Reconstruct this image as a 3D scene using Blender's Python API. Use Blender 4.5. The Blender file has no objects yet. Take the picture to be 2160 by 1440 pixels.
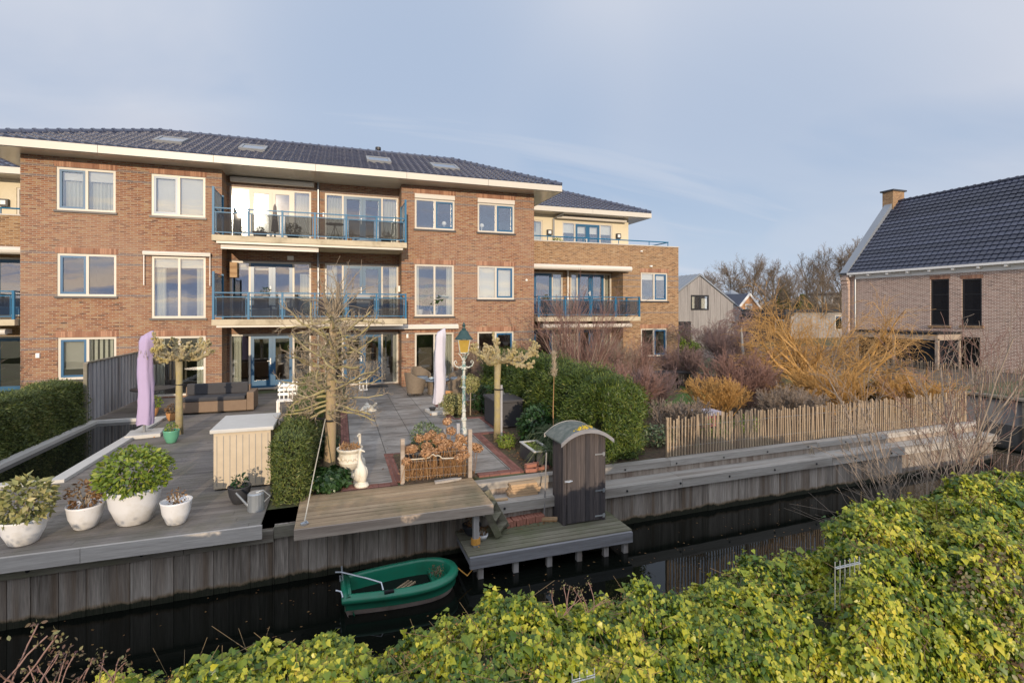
import bpy, math, random
import numpy as np
from mathutils import Vector, Matrix
PI = math.pi
SC = bpy.context.scene
COL = SC.collection
# ------------------------------------------------------------------ camera, world, sun, exposure
CZ, FP, YAW = 3.12, 1064.0, math.radians(18.93)
sY, cY = math.sin(YAW), math.cos(YAW)
cam = bpy.data.cameras.new("camera"); camo = bpy.data.objects.new("camera", cam); COL.objects.link(camo)
cam.sensor_width = 36; cam.lens = 36 * FP / 2160; cam.shift_y = -65 / 2160
cam.clip_start = 0.05; cam.clip_end = 3000
camo.location = (0, 0, CZ); camo.rotation_euler = (PI / 2, 0, -YAW)
SC.camera = camo
SC.view_settings.view_transform = 'Standard'; SC.view_settings.look = 'None'
SC.view_settings.exposure = 0.45; SC.view_settings.gamma = 1.0
SC.view_settings.use_curve_mapping = False
SUN_DIR = Vector((-0.18, -1.10, 0.19)).normalized()
sd = bpy.data.lights.new("sun", 'SUN'); so = bpy.data.objects.new("sun", sd); COL.objects.link(so)
sd.energy = 2.6; sd.angle = math.radians(0.5); sd.color = (1.0, 0.80, 0.58)
so.rotation_euler = SUN_DIR.to_track_quat('Z', 'Y').to_euler()
W = bpy.data.worlds.new("World"); SC.world = W; W.use_nodes = True
def world():
    nt = W.node_tree; N = nt.nodes; L = nt.links; N.clear()
    out = N.new('ShaderNodeOutputWorld'); bg = N.new('ShaderNodeBackground'); L.new(bg.outputs[0], out.inputs[0])
    bg.inputs[1].default_value = 0.1
    sky = N.new('ShaderNodeTexSky'); sky.sky_type = 'NISHITA'; sky.sun_disc = False
    sky.sun_elevation = math.asin(SUN_DIR.z); sky.sun_rotation = math.atan2(SUN_DIR.x, SUN_DIR.y)
    sky.air_density = 1.0; sky.dust_density = 0.6; sky.ozone_density = 1.6
    tc = N.new('ShaderNodeTexCoord'); sep = N.new('ShaderNodeSeparateXYZ'); L.new(tc.outputs['Generated'], sep.inputs[0])
    def mth(op, a, b=None, clamp=False):
        n = N.new('ShaderNodeMath'); n.operation = op; n.use_clamp = clamp
        for i, v in enumerate((a, b)):
            if v is None: continue
            if isinstance(v, (int, float)): n.inputs[i].default_value = v
            else: L.new(v, n.inputs[i])
        return n.outputs[0]
    def mix(f, a, b):
        n = N.new('ShaderNodeMix'); n.data_type = 'RGBA'
        for s, v in ((n.inputs[0], f), (n.inputs[6], a), (n.inputs[7], b)):
            if isinstance(v, (int, float)): s.default_value = v
            elif isinstance(v, tuple): s.default_value = (*v, 1)
            else: L.new(v, s)
        return n.outputs[2]
    def smooth(v, a, b):
        n = N.new('ShaderNodeMapRange'); n.interpolation_type = 'SMOOTHSTEP'; L.new(v, n.inputs[0])
        n.inputs[1].default_value = a; n.inputs[2].default_value = b; return n.outputs[0]
    x, y, z = sep.outputs
    zz = mth('ADD', mth('MAXIMUM', z, 0.0), 0.22)
    cv = N.new('ShaderNodeCombineXYZ'); L.new(mth('DIVIDE', x, zz), cv.inputs[0]); L.new(mth('DIVIDE', y, zz), cv.inputs[1])
    def noise(scale, detail, rough, rotz, sx, off=(0, 0, 0), dist=0.0):
        mp = N.new('ShaderNodeMapping'); mp.inputs['Rotation'].default_value[2] = rotz; mp.inputs['Scale'].default_value = sx
        mp.inputs['Location'].default_value = off
        L.new(cv.outputs[0], mp.inputs[0]); n = N.new('ShaderNodeTexNoise'); L.new(mp.outputs[0], n.inputs[0])
        n.inputs['Scale'].default_value = scale; n.inputs['Detail'].default_value = detail; n.inputs['Roughness'].default_value = rough
        n.inputs['Distortion'].default_value = dist
        return n.outputs[0]
    n1 = noise(0.8, 5, 0.5, 0.35, (0.9, 1.1, 1), (2.3, 0.7, 0), 0.4)
    n2 = noise(1.5, 6, 0.55, 0.15, (0.30, 2.0, 1), (5, 1, 0), 0.3)
    def dot(v):
        n = N.new('ShaderNodeVectorMath'); n.operation = 'DOT_PRODUCT'; L.new(tc.outputs['Generated'], n.inputs[0]); n.inputs[1].default_value = Vector(v).normalized(); return n.outputs['Value']
    sund = dot(SUN_DIR)
    glow = mth('POWER', mth('MAXIMUM', sund, 0.0), 5.0)
    # clear air behind the clouds: Nishita blended with the pale winter blue of the day
    clear = mix(0.85, sky.outputs[0], (3.1, 3.9, 5.3))
    low = smooth(z, 0.26, 0.0)
    clear = mix(mth('MULTIPLY', low, 0.8), clear, (4.2, 4.85, 5.85))
    cloud = mix(smooth(n2, 0.36, 0.68), (4.55, 4.8, 5.5), (5.0, 5.25, 5.85))
    high = smooth(z, 0.20, 0.55)
    cloud = mix(high, cloud, (4.75, 5.05, 5.75))
    warm = mix(smooth(n2, 0.44, 0.58), (2.0, 2.5, 3.9), (6.2, 4.9, 4.0))
    lowc = smooth(z, 0.42, 0.05)
    cloud = mix(mth('MULTIPLY', mth('MULTIPLY', glow, lowc), 1.3, True), cloud, warm)
    hole = mth('MULTIPLY', smooth(dot((0.14, 1.03, 0.40)), 0.91, 1.0), 0.8)
    hole2 = mth('MULTIPLY', smooth(dot((0.72, 0.80, 0.22)), 0.90, 1.0), 0.7)
    cov = mth('ADD', smooth(n1, 0.16, 0.62), mth('MULTIPLY', smooth(z, 0.16, 0.50), 0.55), True)
    cov = mth('SUBTRACT', mth('SUBTRACT', cov, hole), hole2, True)
    cov = mth('MAXIMUM', cov, mth('MULTIPLY', smooth(n2, 0.52, 0.72), 0.45))
    col = mix(mth('MULTIPLY', cov, 0.94), clear, cloud)
    # the half of the sky around the low sun, and the zenith, are brighter than the far half
    gain = mth('ADD', mth('ADD', 1.0, mth('MULTIPLY', smooth(sund, -0.25, 0.55), 0.65)), mth('MULTIPLY', smooth(z, 0.55, 0.95), 0.3))
    vm = N.new('ShaderNodeVectorMath'); vm.operation = 'SCALE'; L.new(col, vm.inputs[0]); L.new(gain, vm.inputs['Scale']); col = vm.outputs[0]
    L.new(col, bg.inputs[0])
world()
# ------------------------------------------------------------------ pixel rays of the 2160x1440 photograph, used to survey positions
def ray(px, py):
    u = (px - 1080) / FP
    return (sY + cY * u, cY - sY * u, (655 - py) / FP)
def G(px, py, z=0.0):
    a = ray(px, py); t = (z - CZ) / a[2]; return Vector((a[0] * t, a[1] * t, z))
def Q(px, py, Y):
    a = ray(px, py); t = Y / a[1]; return Vector((a[0] * t, Y, CZ + a[2] * t))
# ------------------------------------------------------------------ mesh helpers
ORG = {}
class MB:
    def __init__(s): s.v = []; s.f = []
    def add(s, vs, fs):
        n = len(s.v); s.v.extend([tuple(v) for v in vs]); s.f.extend([tuple(i + n for i in f) for f in fs]); return s
    def box(s, x0, x1, y0, y1, z0, z1):
        vs = [(x, y, z) for z in (z0, z1) for y in (y0, y1) for x in (x0, x1)]
        return s.add(vs, [(0, 2, 3, 1), (4, 5, 7, 6), (0, 1, 5, 4), (2, 6, 7, 3), (0, 4, 6, 2), (1, 3, 7, 5)])
    def obox(s, c, h, rot=(0, 0, 0)):
        from mathutils import Euler
        R = Euler(rot).to_matrix(); c = Vector(c)
        vs = [c + R @ Vector((x * h[0], y * h[1], z * h[2])) for z in (-1, 1) for y in (-1, 1) for x in (-1, 1)]
        return s.add(vs, [(0, 2, 3, 1), (4, 5, 7, 6), (0, 1, 5, 4), (2, 6, 7, 3), (0, 4, 6, 2), (1, 3, 7, 5)])
    def beam(s, a, b, w, h):
        a = Vector(a); b = Vector(b); d = (b - a)
        if d.length < 1e-6: return s
        d.normalize(); up = Vector((0, 0, 1)) if abs(d.z) < 0.95 else Vector((0, 1, 0))
        sd = d.cross(up).normalized(); up = sd.cross(d)
        vs = [p + sd * x * w / 2 + up * y * h / 2 for p in (a, b) for y in (-1, 1) for x in (-1, 1)]
        return s.add(vs, [(0, 1, 3, 2), (4, 6, 7, 5), (0, 4, 5, 1), (2, 3, 7, 6), (0, 2, 6, 4), (1, 5, 7, 3)])
    def tube(s, pts, rad, n=6, cap=True):
        pts = [Vector(p) for p in pts]; k = len(pts)
        if isinstance(rad, (int, float)): rad = [rad] * k
        rings = []; ref = None
        for i, p in enumerate(pts):
            d = (pts[min(i + 1, k - 1)] - pts[max(i - 1, 0)])
            if d.length < 1e-9: d = Vector((0, 0, 1))
            d.normalize()
            if ref is None: ref = Vector((1, 0, 0)) if abs(d.x) < 0.8 else Vector((0, 1, 0))
            a = (ref - d * ref.dot(d)).normalized(); b = d.cross(a); ref = a
            rings.append([p + (a * math.cos(2 * PI * j / n) + b * math.sin(2 * PI * j / n)) * rad[i] for j in range(n)])
        vs = [v for r in rings for v in r]; fs = []
        for i in range(k - 1):
            for j in range(n): fs.append((i * n + j, i * n + (j + 1) % n, (i + 1) * n + (j + 1) % n, (i + 1) * n + j))
        if cap: fs.append(tuple(reversed(range(n)))); fs.append(tuple((k - 1) * n + j for j in range(n)))
        return s.add(vs, fs)
    def lathe(s, c, prof, n=20, sx=1, sy=1):
        c = Vector(c); vs = []; fs = []; k = len(prof)
        for r, z in prof:
            for j in range(n): vs.append(c + Vector((math.cos(2 * PI * j / n) * r * sx, math.sin(2 * PI * j / n) * r * sy, z)))
        for i in range(k - 1):
            for j in range(n): fs.append((i * n + j, i * n + (j + 1) % n, (i + 1) * n + (j + 1) % n, (i + 1) * n + j))
        if prof[0][0] > 1e-4: fs.append(tuple(reversed(range(n))))
        if prof[-1][0] > 1e-4: fs.append(tuple((k - 1) * n + j for j in range(n)))
        return s.add(vs, fs)
    def quad(s, a, b, c, d): return s.add([a, b, c, d], [(0, 1, 2, 3)])
    def ell(s, c, r, n=14, m=9, jit=0, rng=None):
        vs = []; fs = []
        for i in range(m + 1):
            t = PI * i / m
            for j in range(n):
                k = 1 + (rng.uniform(-jit, jit) if rng else 0)
                vs.append((c[0] + r[0] * math.sin(t) * math.cos(2 * PI * j / n) * k, c[1] + r[1] * math.sin(t) * math.sin(2 * PI * j / n) * k, c[2] + r[2] * math.cos(t) * k))
        for i in range(m):
            for j in range(n): fs.append((i * n + j, (i + 1) * n + j, (i + 1) * n + (j + 1) % n, i * n + (j + 1) % n))
        return s.add(vs, fs)
    def build(s, name, mat, parent=None, smooth=False, bevel=0):
        return mk(name, s.v, s.f, mat, parent, smooth, bevel)
def mk(name, v, f, mat, parent=None, smooth=False, bevel=0):
    me = bpy.data.meshes.new(name)
    org = Vector((0, 0, 0))
    if parent is not None: org = ORG.get(parent.name, org)
    if isinstance(v, np.ndarray):
        v = v - np.array(org)
        nf, k = f.shape
        me.vertices.add(len(v)); me.vertices.foreach_set('co', v.astype(np.float32).ravel())
        me.loops.add(nf * k); me.loops.foreach_set('vertex_index', f.astype(np.int32).ravel())
        me.polygons.add(nf); me.polygons.foreach_set('loop_start', np.arange(0, nf * k, k, dtype=np.int32))
        me.update(calc_edges=True)
    else:
        me.from_pydata([(a[0] - org.x, a[1] - org.y, a[2] - org.z) for a in v], [], f); me.update()
    me.materials.append(mat)
    if smooth: me.polygons.foreach_set('use_smooth', [True] * len(me.polygons))
    o = bpy.data.objects.new(name, me); COL.objects.link(o)
    if parent is not None: o.parent = parent; ORG[o.name] = org
    if bevel:
        b = o.modifiers.new('bevel', 'BEVEL'); b.width = bevel; b.segments = 2; b.limit_method = 'ANGLE'
    return o
def thing(name, label, cat, loc=(0, 0, 0), group=None, local=False):
    o = bpy.data.objects.new(name, None); COL.objects.link(o); o.location = loc; o.empty_display_size = 0.1
    o['label'] = label; o['category'] = cat
    if group: o['group'] = group
    ORG[o.name] = Vector((0, 0, 0)) if local else Vector(loc)
    return o
def tag(o, label, cat, group=None):
    o['label'] = label; o['category'] = cat
    if group: o['group'] = group
    return o
def struct(o, kind='structure'): o['kind'] = kind; return o
def dup(root, loc=None, rz=None, label=None, group=None, scale=None):
    def cp(o, par):
        c = o.copy(); COL.objects.link(c)
        if par is not None: c.parent = par
        for ch in [k for k in bpy.data.objects if k.parent == o]: cp(ch, c)
        return c
    r = cp(root, None)
    if loc is not None: r.location = loc
    if rz is not None: r.rotation_euler.z = rz
    if scale is not None: r.scale = (scale,) * 3 if isinstance(scale, (int, float)) else scale
    if label: r['label'] = label
    if group: r['group'] = group
    return r
# ------------------------------------------------------------------ materials
MATS = {}
class NT:
    def __init__(s, name):
        s.m = bpy.data.materials.new(name); s.m.use_nodes = True; s.t = s.m.node_tree; s.N = s.t.nodes; s.L = s.t.links
        s.N.clear(); s.out = s.N.new('ShaderNodeOutputMaterial'); s.p = s.N.new('ShaderNodeBsdfPrincipled')
        s.L.new(s.p.outputs[0], s.out.inputs[0])
        tc = s.N.new('ShaderNodeTexCoord'); s.oc = tc.outputs['Object']; s._g = None
    def island(s):
        if s._g is None: s._g = s.N.new('ShaderNodeNewGeometry').outputs['Random Per Island']
        return s._g
    def set(s, sock, v):
        if isinstance(v, (int, float)): sock.default_value = v
        elif isinstance(v, tuple): sock.default_value = (*v, 1) if len(sock.default_value) == 4 else v
        else: s.L.new(v, sock)
    def math(s, op, a, b=0.0, clamp=False):
        n = s.N.new('ShaderNodeMath'); n.operation = op; n.use_clamp = clamp; s.set(n.inputs[0], a); s.set(n.inputs[1], b); return n.outputs[0]
    def mix(s, f, a, b, mode='MIX'):
        n = s.N.new('ShaderNodeMix'); n.data_type = 'RGBA'; n.blend_type = mode; s.set(n.inputs[0], f); s.set(n.inputs[6], a); s.set(n.inputs[7], b); return n.outputs[2]
    def noise(s, scale, detail=3, stretch=None, rough=0.5, vec=None, dist=0):
        v = vec or s.oc
        if stretch or True:
            mp = s.N.new('ShaderNodeMapping'); s.L.new(v, mp.inputs[0]); mp.inputs['Scale'].default_value = stretch or (1, 1, 1); v = mp.outputs[0]
            s.lastmap = mp
        n = s.N.new('ShaderNodeTexNoise'); s.L.new(v, n.inputs[0]); n.inputs['Scale'].default_value = scale
        n.inputs['Detail'].default_value = detail; n.inputs['Roughness'].default_value = rough; n.inputs['Distortion'].default_value = dist
        return n.outputs[0]
    def rng(s, v, a, b, c=0.0, d=1.0, smooth=False):
        n = s.N.new('ShaderNodeMapRange'); s.set(n.inputs[0], v)
        for i, k in enumerate((a, b, c, d)): n.inputs[i + 1].default_value = k
        if smooth: n.interpolation_type = 'SMOOTHSTEP'
        return n.outputs[0]
    def ramp(s, v, stops):
        n = s.N.new('ShaderNodeValToRGB'); s.set(n.inputs[0], v); e = n.color_ramp.elements
        while len(e) < len(stops): e.new(0.5)
        for i, (p, c) in enumerate(stops): e[i].position = p; e[i].color = (*c, 1)
        return n.outputs[0]
    def xyz(s, v=None):
        n = s.N.new('ShaderNodeSeparateXYZ'); s.L.new(v or s.oc, n.inputs[0]); return n.outputs
    def comb(s, x, y, z=0.0):
        n = s.N.new('ShaderNodeCombineXYZ'); s.set(n.inputs[0], x); s.set(n.inputs[1], y); s.set(n.inputs[2], z); return n.outputs[0]
    def bump(s, h, st=0.3, dist=0.02):
        n = s.N.new('ShaderNodeBump'); n.inputs['Strength'].default_value = st; n.inputs['Distance'].default_value = dist; s.L.new(h, n.inputs['Height']); s.L.new(n.outputs[0], s.p.inputs['Normal'])
    def fin(s, col, rough=0.6, metal=0.0, spec=0.5):
        s.set(s.p.inputs['Base Color'], col); s.set(s.p.inputs['Roughness'], rough); s.set(s.p.inputs['Metallic'], metal); s.set(s.p.inputs['Specular IOR Level'], spec); return s.m
def mat(name, base, rough=0.6, metal=0.0, spec=0.5, var=0.18, scale=6, stretch=None, bump=0.0, bs=60, island=0.0, dirt=None, trans=0.0):
    if name in MATS: return MATS[name]
    k = NT(name); n = k.noise(scale, 5, stretch, 0.6)
    col = k.mix(n, tuple(c * (1 - var) for c in base), tuple(min(1, c * (1 + var)) for c in base))
    if island:
        col = k.mix(k.island(), tuple(0 for _ in base), col, 'MIX') if False else k.mix(1.0, col, k.ramp(k.island(), [(0, (1 - island,) * 3), (1, (1 + island, 1 + island * 0.95, 1 + island * 0.85))]), 'MULTIPLY')
    if dirt:
        d = k.rng(k.noise(scale * 0.5, 6, stretch, 0.7), 0.48, 0.72, 0, 0.85)
        col = k.mix(d, col, dirt)
    if bump: k.bump(k.noise(bs, 4, stretch), bump, 0.01)
    if trans:
        t = k.N.new('ShaderNodeBsdfTranslucent'); k.set(t.inputs[0], col); mx = k.N.new('ShaderNodeMixShader'); mx.inputs[0].default_value = trans
        k.L.new(k.p.outputs[0], mx.inputs[1]); k.L.new(t.outputs[0], mx.inputs[2]); k.L.new(mx.outputs[0], k.out.inputs[0])
    MATS[name] = k.fin(col, rough, metal, spec); return MATS[name]
def leafmat(name, stops, rough=0.45, trans=0.25, spec=0.4):
    k = NT(name); big = k.noise(0.9, 3); i = k.math('ADD', k.math('MULTIPLY', k.island(), 0.75), k.math('MULTIPLY', k.rng(big, 0.3, 0.7), 0.25))
    col = k.ramp(i, stops); k.fin(col, rough, 0, spec)
    t = k.N.new('ShaderNodeBsdfTranslucent'); k.set(t.inputs[0], col); mx = k.N.new('ShaderNodeMixShader'); mx.inputs[0].default_value = trans
    k.L.new(k.p.outputs[0], mx.inputs[1]); k.L.new(t.outputs[0], mx.inputs[2]); k.L.new(mx.outputs[0], k.out.inputs[0])
    return k.m
def brickmat(name, ramp, mortar, bands=(), bw=0.21, bh=0.0635, ms=0.011, patch=None, off=(0, 0)):
    k = NT(name); x, y, z = k.xyz(); u = k.math('ADD', x, y)
    vec = k.comb(u, z)
    b = k.N.new('ShaderNodeTexBrick'); k.L.new(vec, b.inputs[0]); b.inputs['Scale'].default_value = 1
    b.inputs['Brick Width'].default_value = bw; b.inputs['Row Height'].default_value = bh; b.inputs['Mortar Size'].default_value = ms
    b.inputs['Mortar Smooth'].default_value = 0.3; b.inputs['Color1'].default_value = (0, 0, 0, 1); b.inputs['Color2'].default_value = (1, 1, 1, 1); b.inputs['Mortar'].default_value = (0.5, 0.5, 0.5, 1)
    b.inputs['Bias'].default_value = 0.0
    n1 = k.noise(1.0, 2, (4.2, 15.7, 1), 0.5, vec); n2 = k.noise(0.35, 5, None, 0.6, vec); n3 = k.noise(2.3, 3, (1, 3, 1), 0.5, vec)
    sc = k.N.new('ShaderNodeSeparateColor'); k.L.new(b.outputs[0], sc.inputs[0])
    t = k.math('ADD', k.math('MULTIPLY', sc.outputs[0], 0.45), k.math('MULTIPLY', k.rng(n1, 0.25, 0.75), 0.55))
    col = k.ramp(t, ramp)
    if patch: col = k.mix(k.rng(n2, 0.42, 0.62, 0, 0.65), col, k.mix(0.75, col, patch))
    col = k.mix(k.rng(n3, 0.3, 0.75, 0, 0.28), col, (0.12, 0.07, 0.05))
    for z0, z1 in bands:
        m = k.math('MULTIPLY', k.math('GREATER_THAN', z, z0), k.math('LESS_THAN', z, z1))
        col = k.mix(k.math('MULTIPLY', m, 0.8), col, k.mix(n1, (0.06, 0.06, 0.075), (0.2, 0.2, 0.22)))
    col = k.mix(b.outputs['Fac'], col, mortar)
    k.bump(k.math('SUBTRACT', 1.0, b.outputs['Fac']), 0.5, 0.006)
    return k.fin(col, 0.85, 0, 0.25)
def plankmat(name, a, b, axis='z', stain=None, moss=None, rough=0.8, grain=1.0, pitch=None, green=None):
    """weathered timber: per-board tone, grain along the board, stains"""
    k = NT(name); st = {'z': (14, 14, 0.7), 'x': (0.7, 14, 14), 'y': (14, 0.7, 14)}[axis]
    isl = k.island(); x, y, z = k.xyz()
    sh = k.math('MULTIPLY', isl, 37.0)
    vec = k.comb(k.math('ADD', x, sh), k.math('ADD', y, sh), k.math('ADD', z, sh))
    g = k.noise(1.6, 8, st, 0.62, vec); g2 = k.noise(0.5, 5, tuple(s_ * 0.8 for s_ in st), 0.6, vec)
    t = k.math('ADD', k.math('MULTIPLY', k.rng(g, 0.34, 0.68), 0.6), k.math('MULTIPLY', isl, 0.4))
    col = k.mix(t, a, b)
    col = k.mix(k.rng(g2, 0.5, 0.64, 0, 0.7), col, stain or tuple(c * 0.4 for c in a))
    if green:
        col = k.mix(k.rng(k.noise(1.1, 6, (1, 1, 1), 0.65), 0.45, 0.68, 0, 0.75), col, green)
    if moss is not None:
        nz = k.noise(3.2, 6, (1, 1, 0.5), 0.7); zz = k.math('ADD', z, k.math('MULTIPLY', k.math('SUBTRACT', nz, 0.5), 0.22))
        col = k.mix(k.rng(zz, moss + 0.15, moss + 0.11), col, (0.26, 0.19, 0.12))
        col = k.mix(k.rng(zz, moss + 0.115, moss + 0.08), col, (0.012, 0.016, 0.007))
    fine = k.noise(6, 4, st, 0.6, vec)
    col = k.mix(k.rng(fine, 0.35, 0.75, 0, 0.5), col, tuple(c * 0.6 for c in a))
    if pitch:
        w = k.math('SINE', k.math('MULTIPLY', y, 2 * PI / pitch)); col = k.mix(k.rng(w, 0.3, 1.0, 0, 0.6), col, tuple(c * 0.3 for c in a))
    k.bump(g, 0.35, 0.006)
    return k.fin(col, rough, 0, 0.3)
M = {}
def mats():
    bandsA = [(7.60, 7.67), (7.96, 8.03), (5.04, 5.11), (4.68, 4.75), (3.60, 3.67), (2.14, 2.21), (1.80, 1.87), (0.74, 0.80)]
    R1 = [(0.10, (0.035, 0.022, 0.018)), (0.25, (0.15, 0.053, 0.027)), (0.42, (0.255, 0.095, 0.042)), (0.58, (0.31, 0.145, 0.068)), (0.76, (0.335, 0.215, 0.108)), (0.92, (0.39, 0.30, 0.195))]
    M['brick'] = brickmat('brick_red', R1, (0.32, 0.25, 0.19), bandsA, patch=(0.35, 0.22, 0.155))
    R2 = [(0.12, (0.04, 0.025, 0.015)), (0.3, (0.17, 0.085, 0.04)), (0.5, (0.30, 0.16, 0.07)), (0.7, (0.38, 0.235, 0.115)), (0.9, (0.42, 0.33, 0.22))]
    M['brick2'] = brickmat('brick_brown', R2, (0.34, 0.26, 0.18), [(4.62, 4.69), (4.85, 4.92), (4.3, 4.36), (3.0, 3.06)], patch=(0.30, 0.19, 0.09))
    R3 = [(0.1, (0.10, 0.065, 0.055)), (0.35, (0.26, 0.145, 0.115)), (0.6, (0.42, 0.255, 0.20)), (0.9, (0.55, 0.41, 0.34))]
    M['brick3'] = brickmat('brick_purple', R3, (0.72, 0.62, 0.53), bw=0.23, bh=0.07, ms=0.013, patch=(0.36, 0.24, 0.19))
    k = NT('brick_soldier'); M['soldier'] = k.fin(k.mix(k.island(), (0.22, 0.10, 0.06), (0.42, 0.235, 0.15)), 0.85)
    M['cream'] = mat('cream_paint', (0.56, 0.525, 0.455), 0.4, var=0.04)
    M['soffit'] = mat('soffit_panel', (0.50, 0.47, 0.42), 0.22, var=0.05, scale=1.2)
    M['render'] = mat('cream_render', (0.64, 0.575, 0.42), 0.8, var=0.05)
    M['blue'] = mat('blue_paint', (0.018, 0.105, 0.22), 0.3, var=0.08)
    M['rail'] = mat('blue_rail_paint', (0.012, 0.125, 0.245), 0.4, spec=0.25, var=0.1)
    M['white'] = mat('white_paint', (0.80, 0.79, 0.76), 0.4, var=0.04)
    M['awning'] = mat('awning_cassette', (0.64, 0.60, 0.54), 0.35, var=0.04)
    M['sill'] = mat('dark_sill', (0.03, 0.03, 0.035), 0.4)
    M['concrete'] = mat('balcony_concrete', (0.52, 0.45, 0.32), 0.85, var=0.2, scale=2.5, dirt=(0.2, 0.16, 0.10), bump=0.2)
    M['grey'] = mat('grey_paint', (0.22, 0.23, 0.24), 0.4); M['dark'] = mat('dark_metal', (0.02, 0.021, 0.024), 0.4)
    M['black'] = mat('black_plastic', (0.012, 0.012, 0.014), 0.5)
    M['pipe'] = mat('zinc_pipe', (0.30, 0.33, 0.36), 0.35, 0.5)
    M['zinc'] = mat('zinc_sheet', (0.25, 0.28, 0.32), 0.5, 0.3, var=0.1, scale=1)
    k = NT('glazed_tile'); n = k.noise(3, 4); t = k.mix(k.math('MULTIPLY', k.island(), 1.0), (0.028, 0.036, 0.072), (0.06, 0.074, 0.125))
    M['tile'] = k.fin(k.mix(k.rng(n, 0.4, 0.8, 0, 0.4), t, (0.10, 0.11, 0.13)), 0.3, 0, 0.8)
    M['tile2'] = mat('slate_tile', (0.036, 0.043, 0.07), 0.42, var=0.35, scale=2, island=0.3)
    # glass: see-through pane with a mirror coat
    def glass(name, refl, rough, tint=(0.95, 0.97, 0.97)):
        k = NT(name); tr = k.N.new('ShaderNodeBsdfTransparent'); tr.inputs[0].default_value = (*tint, 1)
        gl = k.N.new('ShaderNodeBsdfGlossy'); gl.inputs['Roughness'].default_value = rough; gl.inputs[0].default_value = (1, 1, 1, 1)
        n = k.noise(0.9, 2); bp = k.N.new('ShaderNodeBump'); bp.inputs['Strength'].default_value = 0.12; bp.inputs['Distance'].default_value = 0.02
        k.L.new(n, bp.inputs['Height']); k.L.new(bp.outputs[0], gl.inputs['Normal'])
        fr = k.N.new('ShaderNodeFresnel'); fr.inputs[0].default_value = 1.5
        f = k.math('ADD', fr.outputs[0], refl, True)
        mx = k.N.new('ShaderNodeMixShader'); k.L.new(f, mx.inputs[0]); k.L.new(tr.outputs[0], mx.inputs[1]); k.L.new(gl.outputs[0], mx.inputs[2])
        k.L.new(mx.outputs[0], k.out.inputs[0]); return k.m
    M['glass'] = glass('window_glass', 0.13, 0.0); M['glass_gf'] = glass('window_glass_clear', 0.10, 0.0); M['glass_film'] = glass('window_glass_film', 0.16, 0.055)
    k = NT('dark_glass'); M['glass_dark'] = k.fin((0.012, 0.015, 0.02), 0.03, 0, 0.6)
    M['glass_screen'] = glass('screen_glass', 0.0, 0.01, (0.45, 0.48, 0.50))
    k = NT('interior_paint'); M['room'] = k.fin(k.mix(k.noise(1.3, 2), (0.10, 0.085, 0.07), (0.17, 0.15, 0.125)), 0.9); k = NT('dark_interior'); M['room2'] = k.fin(k.mix(k.noise(1.3, 2), (0.015, 0.018, 0.022), (0.05, 0.05, 0.055)), 0.9)
    M['curtain'] = mat('curtain_cloth', (0.72, 0.72, 0.62), 0.9, var=0.06, trans=0.3)
    M['blind'] = mat('blind_cloth', (0.78, 0.77, 0.72), 0.9, var=0.03, trans=0.3)
    M['quay'] = plankmat('quay_planks', (0.10, 0.082, 0.065), (0.58, 0.515, 0.45), 'z', (0.12, 0.07, 0.035), moss=-1.04)
    M['waler'] = plankmat('waler_board', (0.17, 0.15, 0.125), (0.36, 0.33, 0.28), 'x', (0.09, 0.065, 0.045), green=(0.16, 0.16, 0.09))
    M['cap'] = plankmat('cap_board', (0.36, 0.33, 0.30), (0.52, 0.49, 0.45), 'x', (0.24, 0.2, 0.16))
    M['plat'] = plankmat('platform_deck', (0.30, 0.205, 0.12), (0.60, 0.455, 0.30), 'x', (0.15, 0.105, 0.065), green=(0.17, 0.16, 0.09), pitch=0.024)
    M['plat_edge'] = plankmat('platform_edge', (0.30, 0.24, 0.19), (0.50, 0.43, 0.36), 'x', (0.12, 0.08, 0.06))
    M['low'] = plankmat('jetty_deck', (0.13, 0.12, 0.085), (0.27, 0.255, 0.19), 'x', (0.06, 0.05, 0.035), green=(0.10, 0.115, 0.05))
    M['lowe'] = plankmat('jetty_beam', (0.17, 0.17, 0.18), (0.34, 0.34, 0.36), 'x', (0.09, 0.08, 0.07))
    M['post'] = plankmat('jetty_post', (0.30, 0.28, 0.27), (0.52, 0.50, 0.48), 'z', (0.16, 0.12, 0.09), moss=-1.19)
    M['shed'] = plankmat('shed_boards', (0.032, 0.031, 0.036), (0.125, 0.105, 0.10), 'z', (0.028, 0.028, 0.036))
    M['fencewood'] = plankmat('fence_boards', (0.28, 0.28, 0.29), (0.52, 0.52, 0.54), 'z', (0.14, 0.12, 0.11))
    M['pale'] = plankmat('chestnut_pales', (0.27, 0.195, 0.125), (0.52, 0.42, 0.30), 'z', (0.15, 0.1, 0.07))
    M['timber'] = plankmat('new_timber', (0.45, 0.29, 0.16), (0.62, 0.45, 0.28), 'x', (0.25, 0.14, 0.07))
    M['clad'] = plankmat('grey_cladding', (0.27, 0.26, 0.255), (0.39, 0.375, 0.365), 'z', (0.15, 0.14, 0.14))
    M['deck'] = plankmat('terrace_decking', (0.155, 0.14, 0.125), (0.29, 0.262, 0.24), 'x', (0.09, 0.08, 0.08), green=(0.13, 0.125, 0.085))
    k = NT('redbrick'); M['redbrick'] = k.fin(k.mix(k.math('ADD', k.math('MULTIPLY', k.island(), 0.6), k.math('MULTIPLY', k.noise(7, 4), 0.4)), (0.20, 0.07, 0.045), (0.44, 0.20, 0.14)), 0.85)
    # patio slabs
    k = NT('patio_slabs'); b = k.N.new('ShaderNodeTexBrick'); mp = k.N.new('ShaderNodeMapping'); k.L.new(k.oc, mp.inputs[0]); mp.inputs['Location'].default_value = (-0.24 + 7.3, 0.4, 0)
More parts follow.
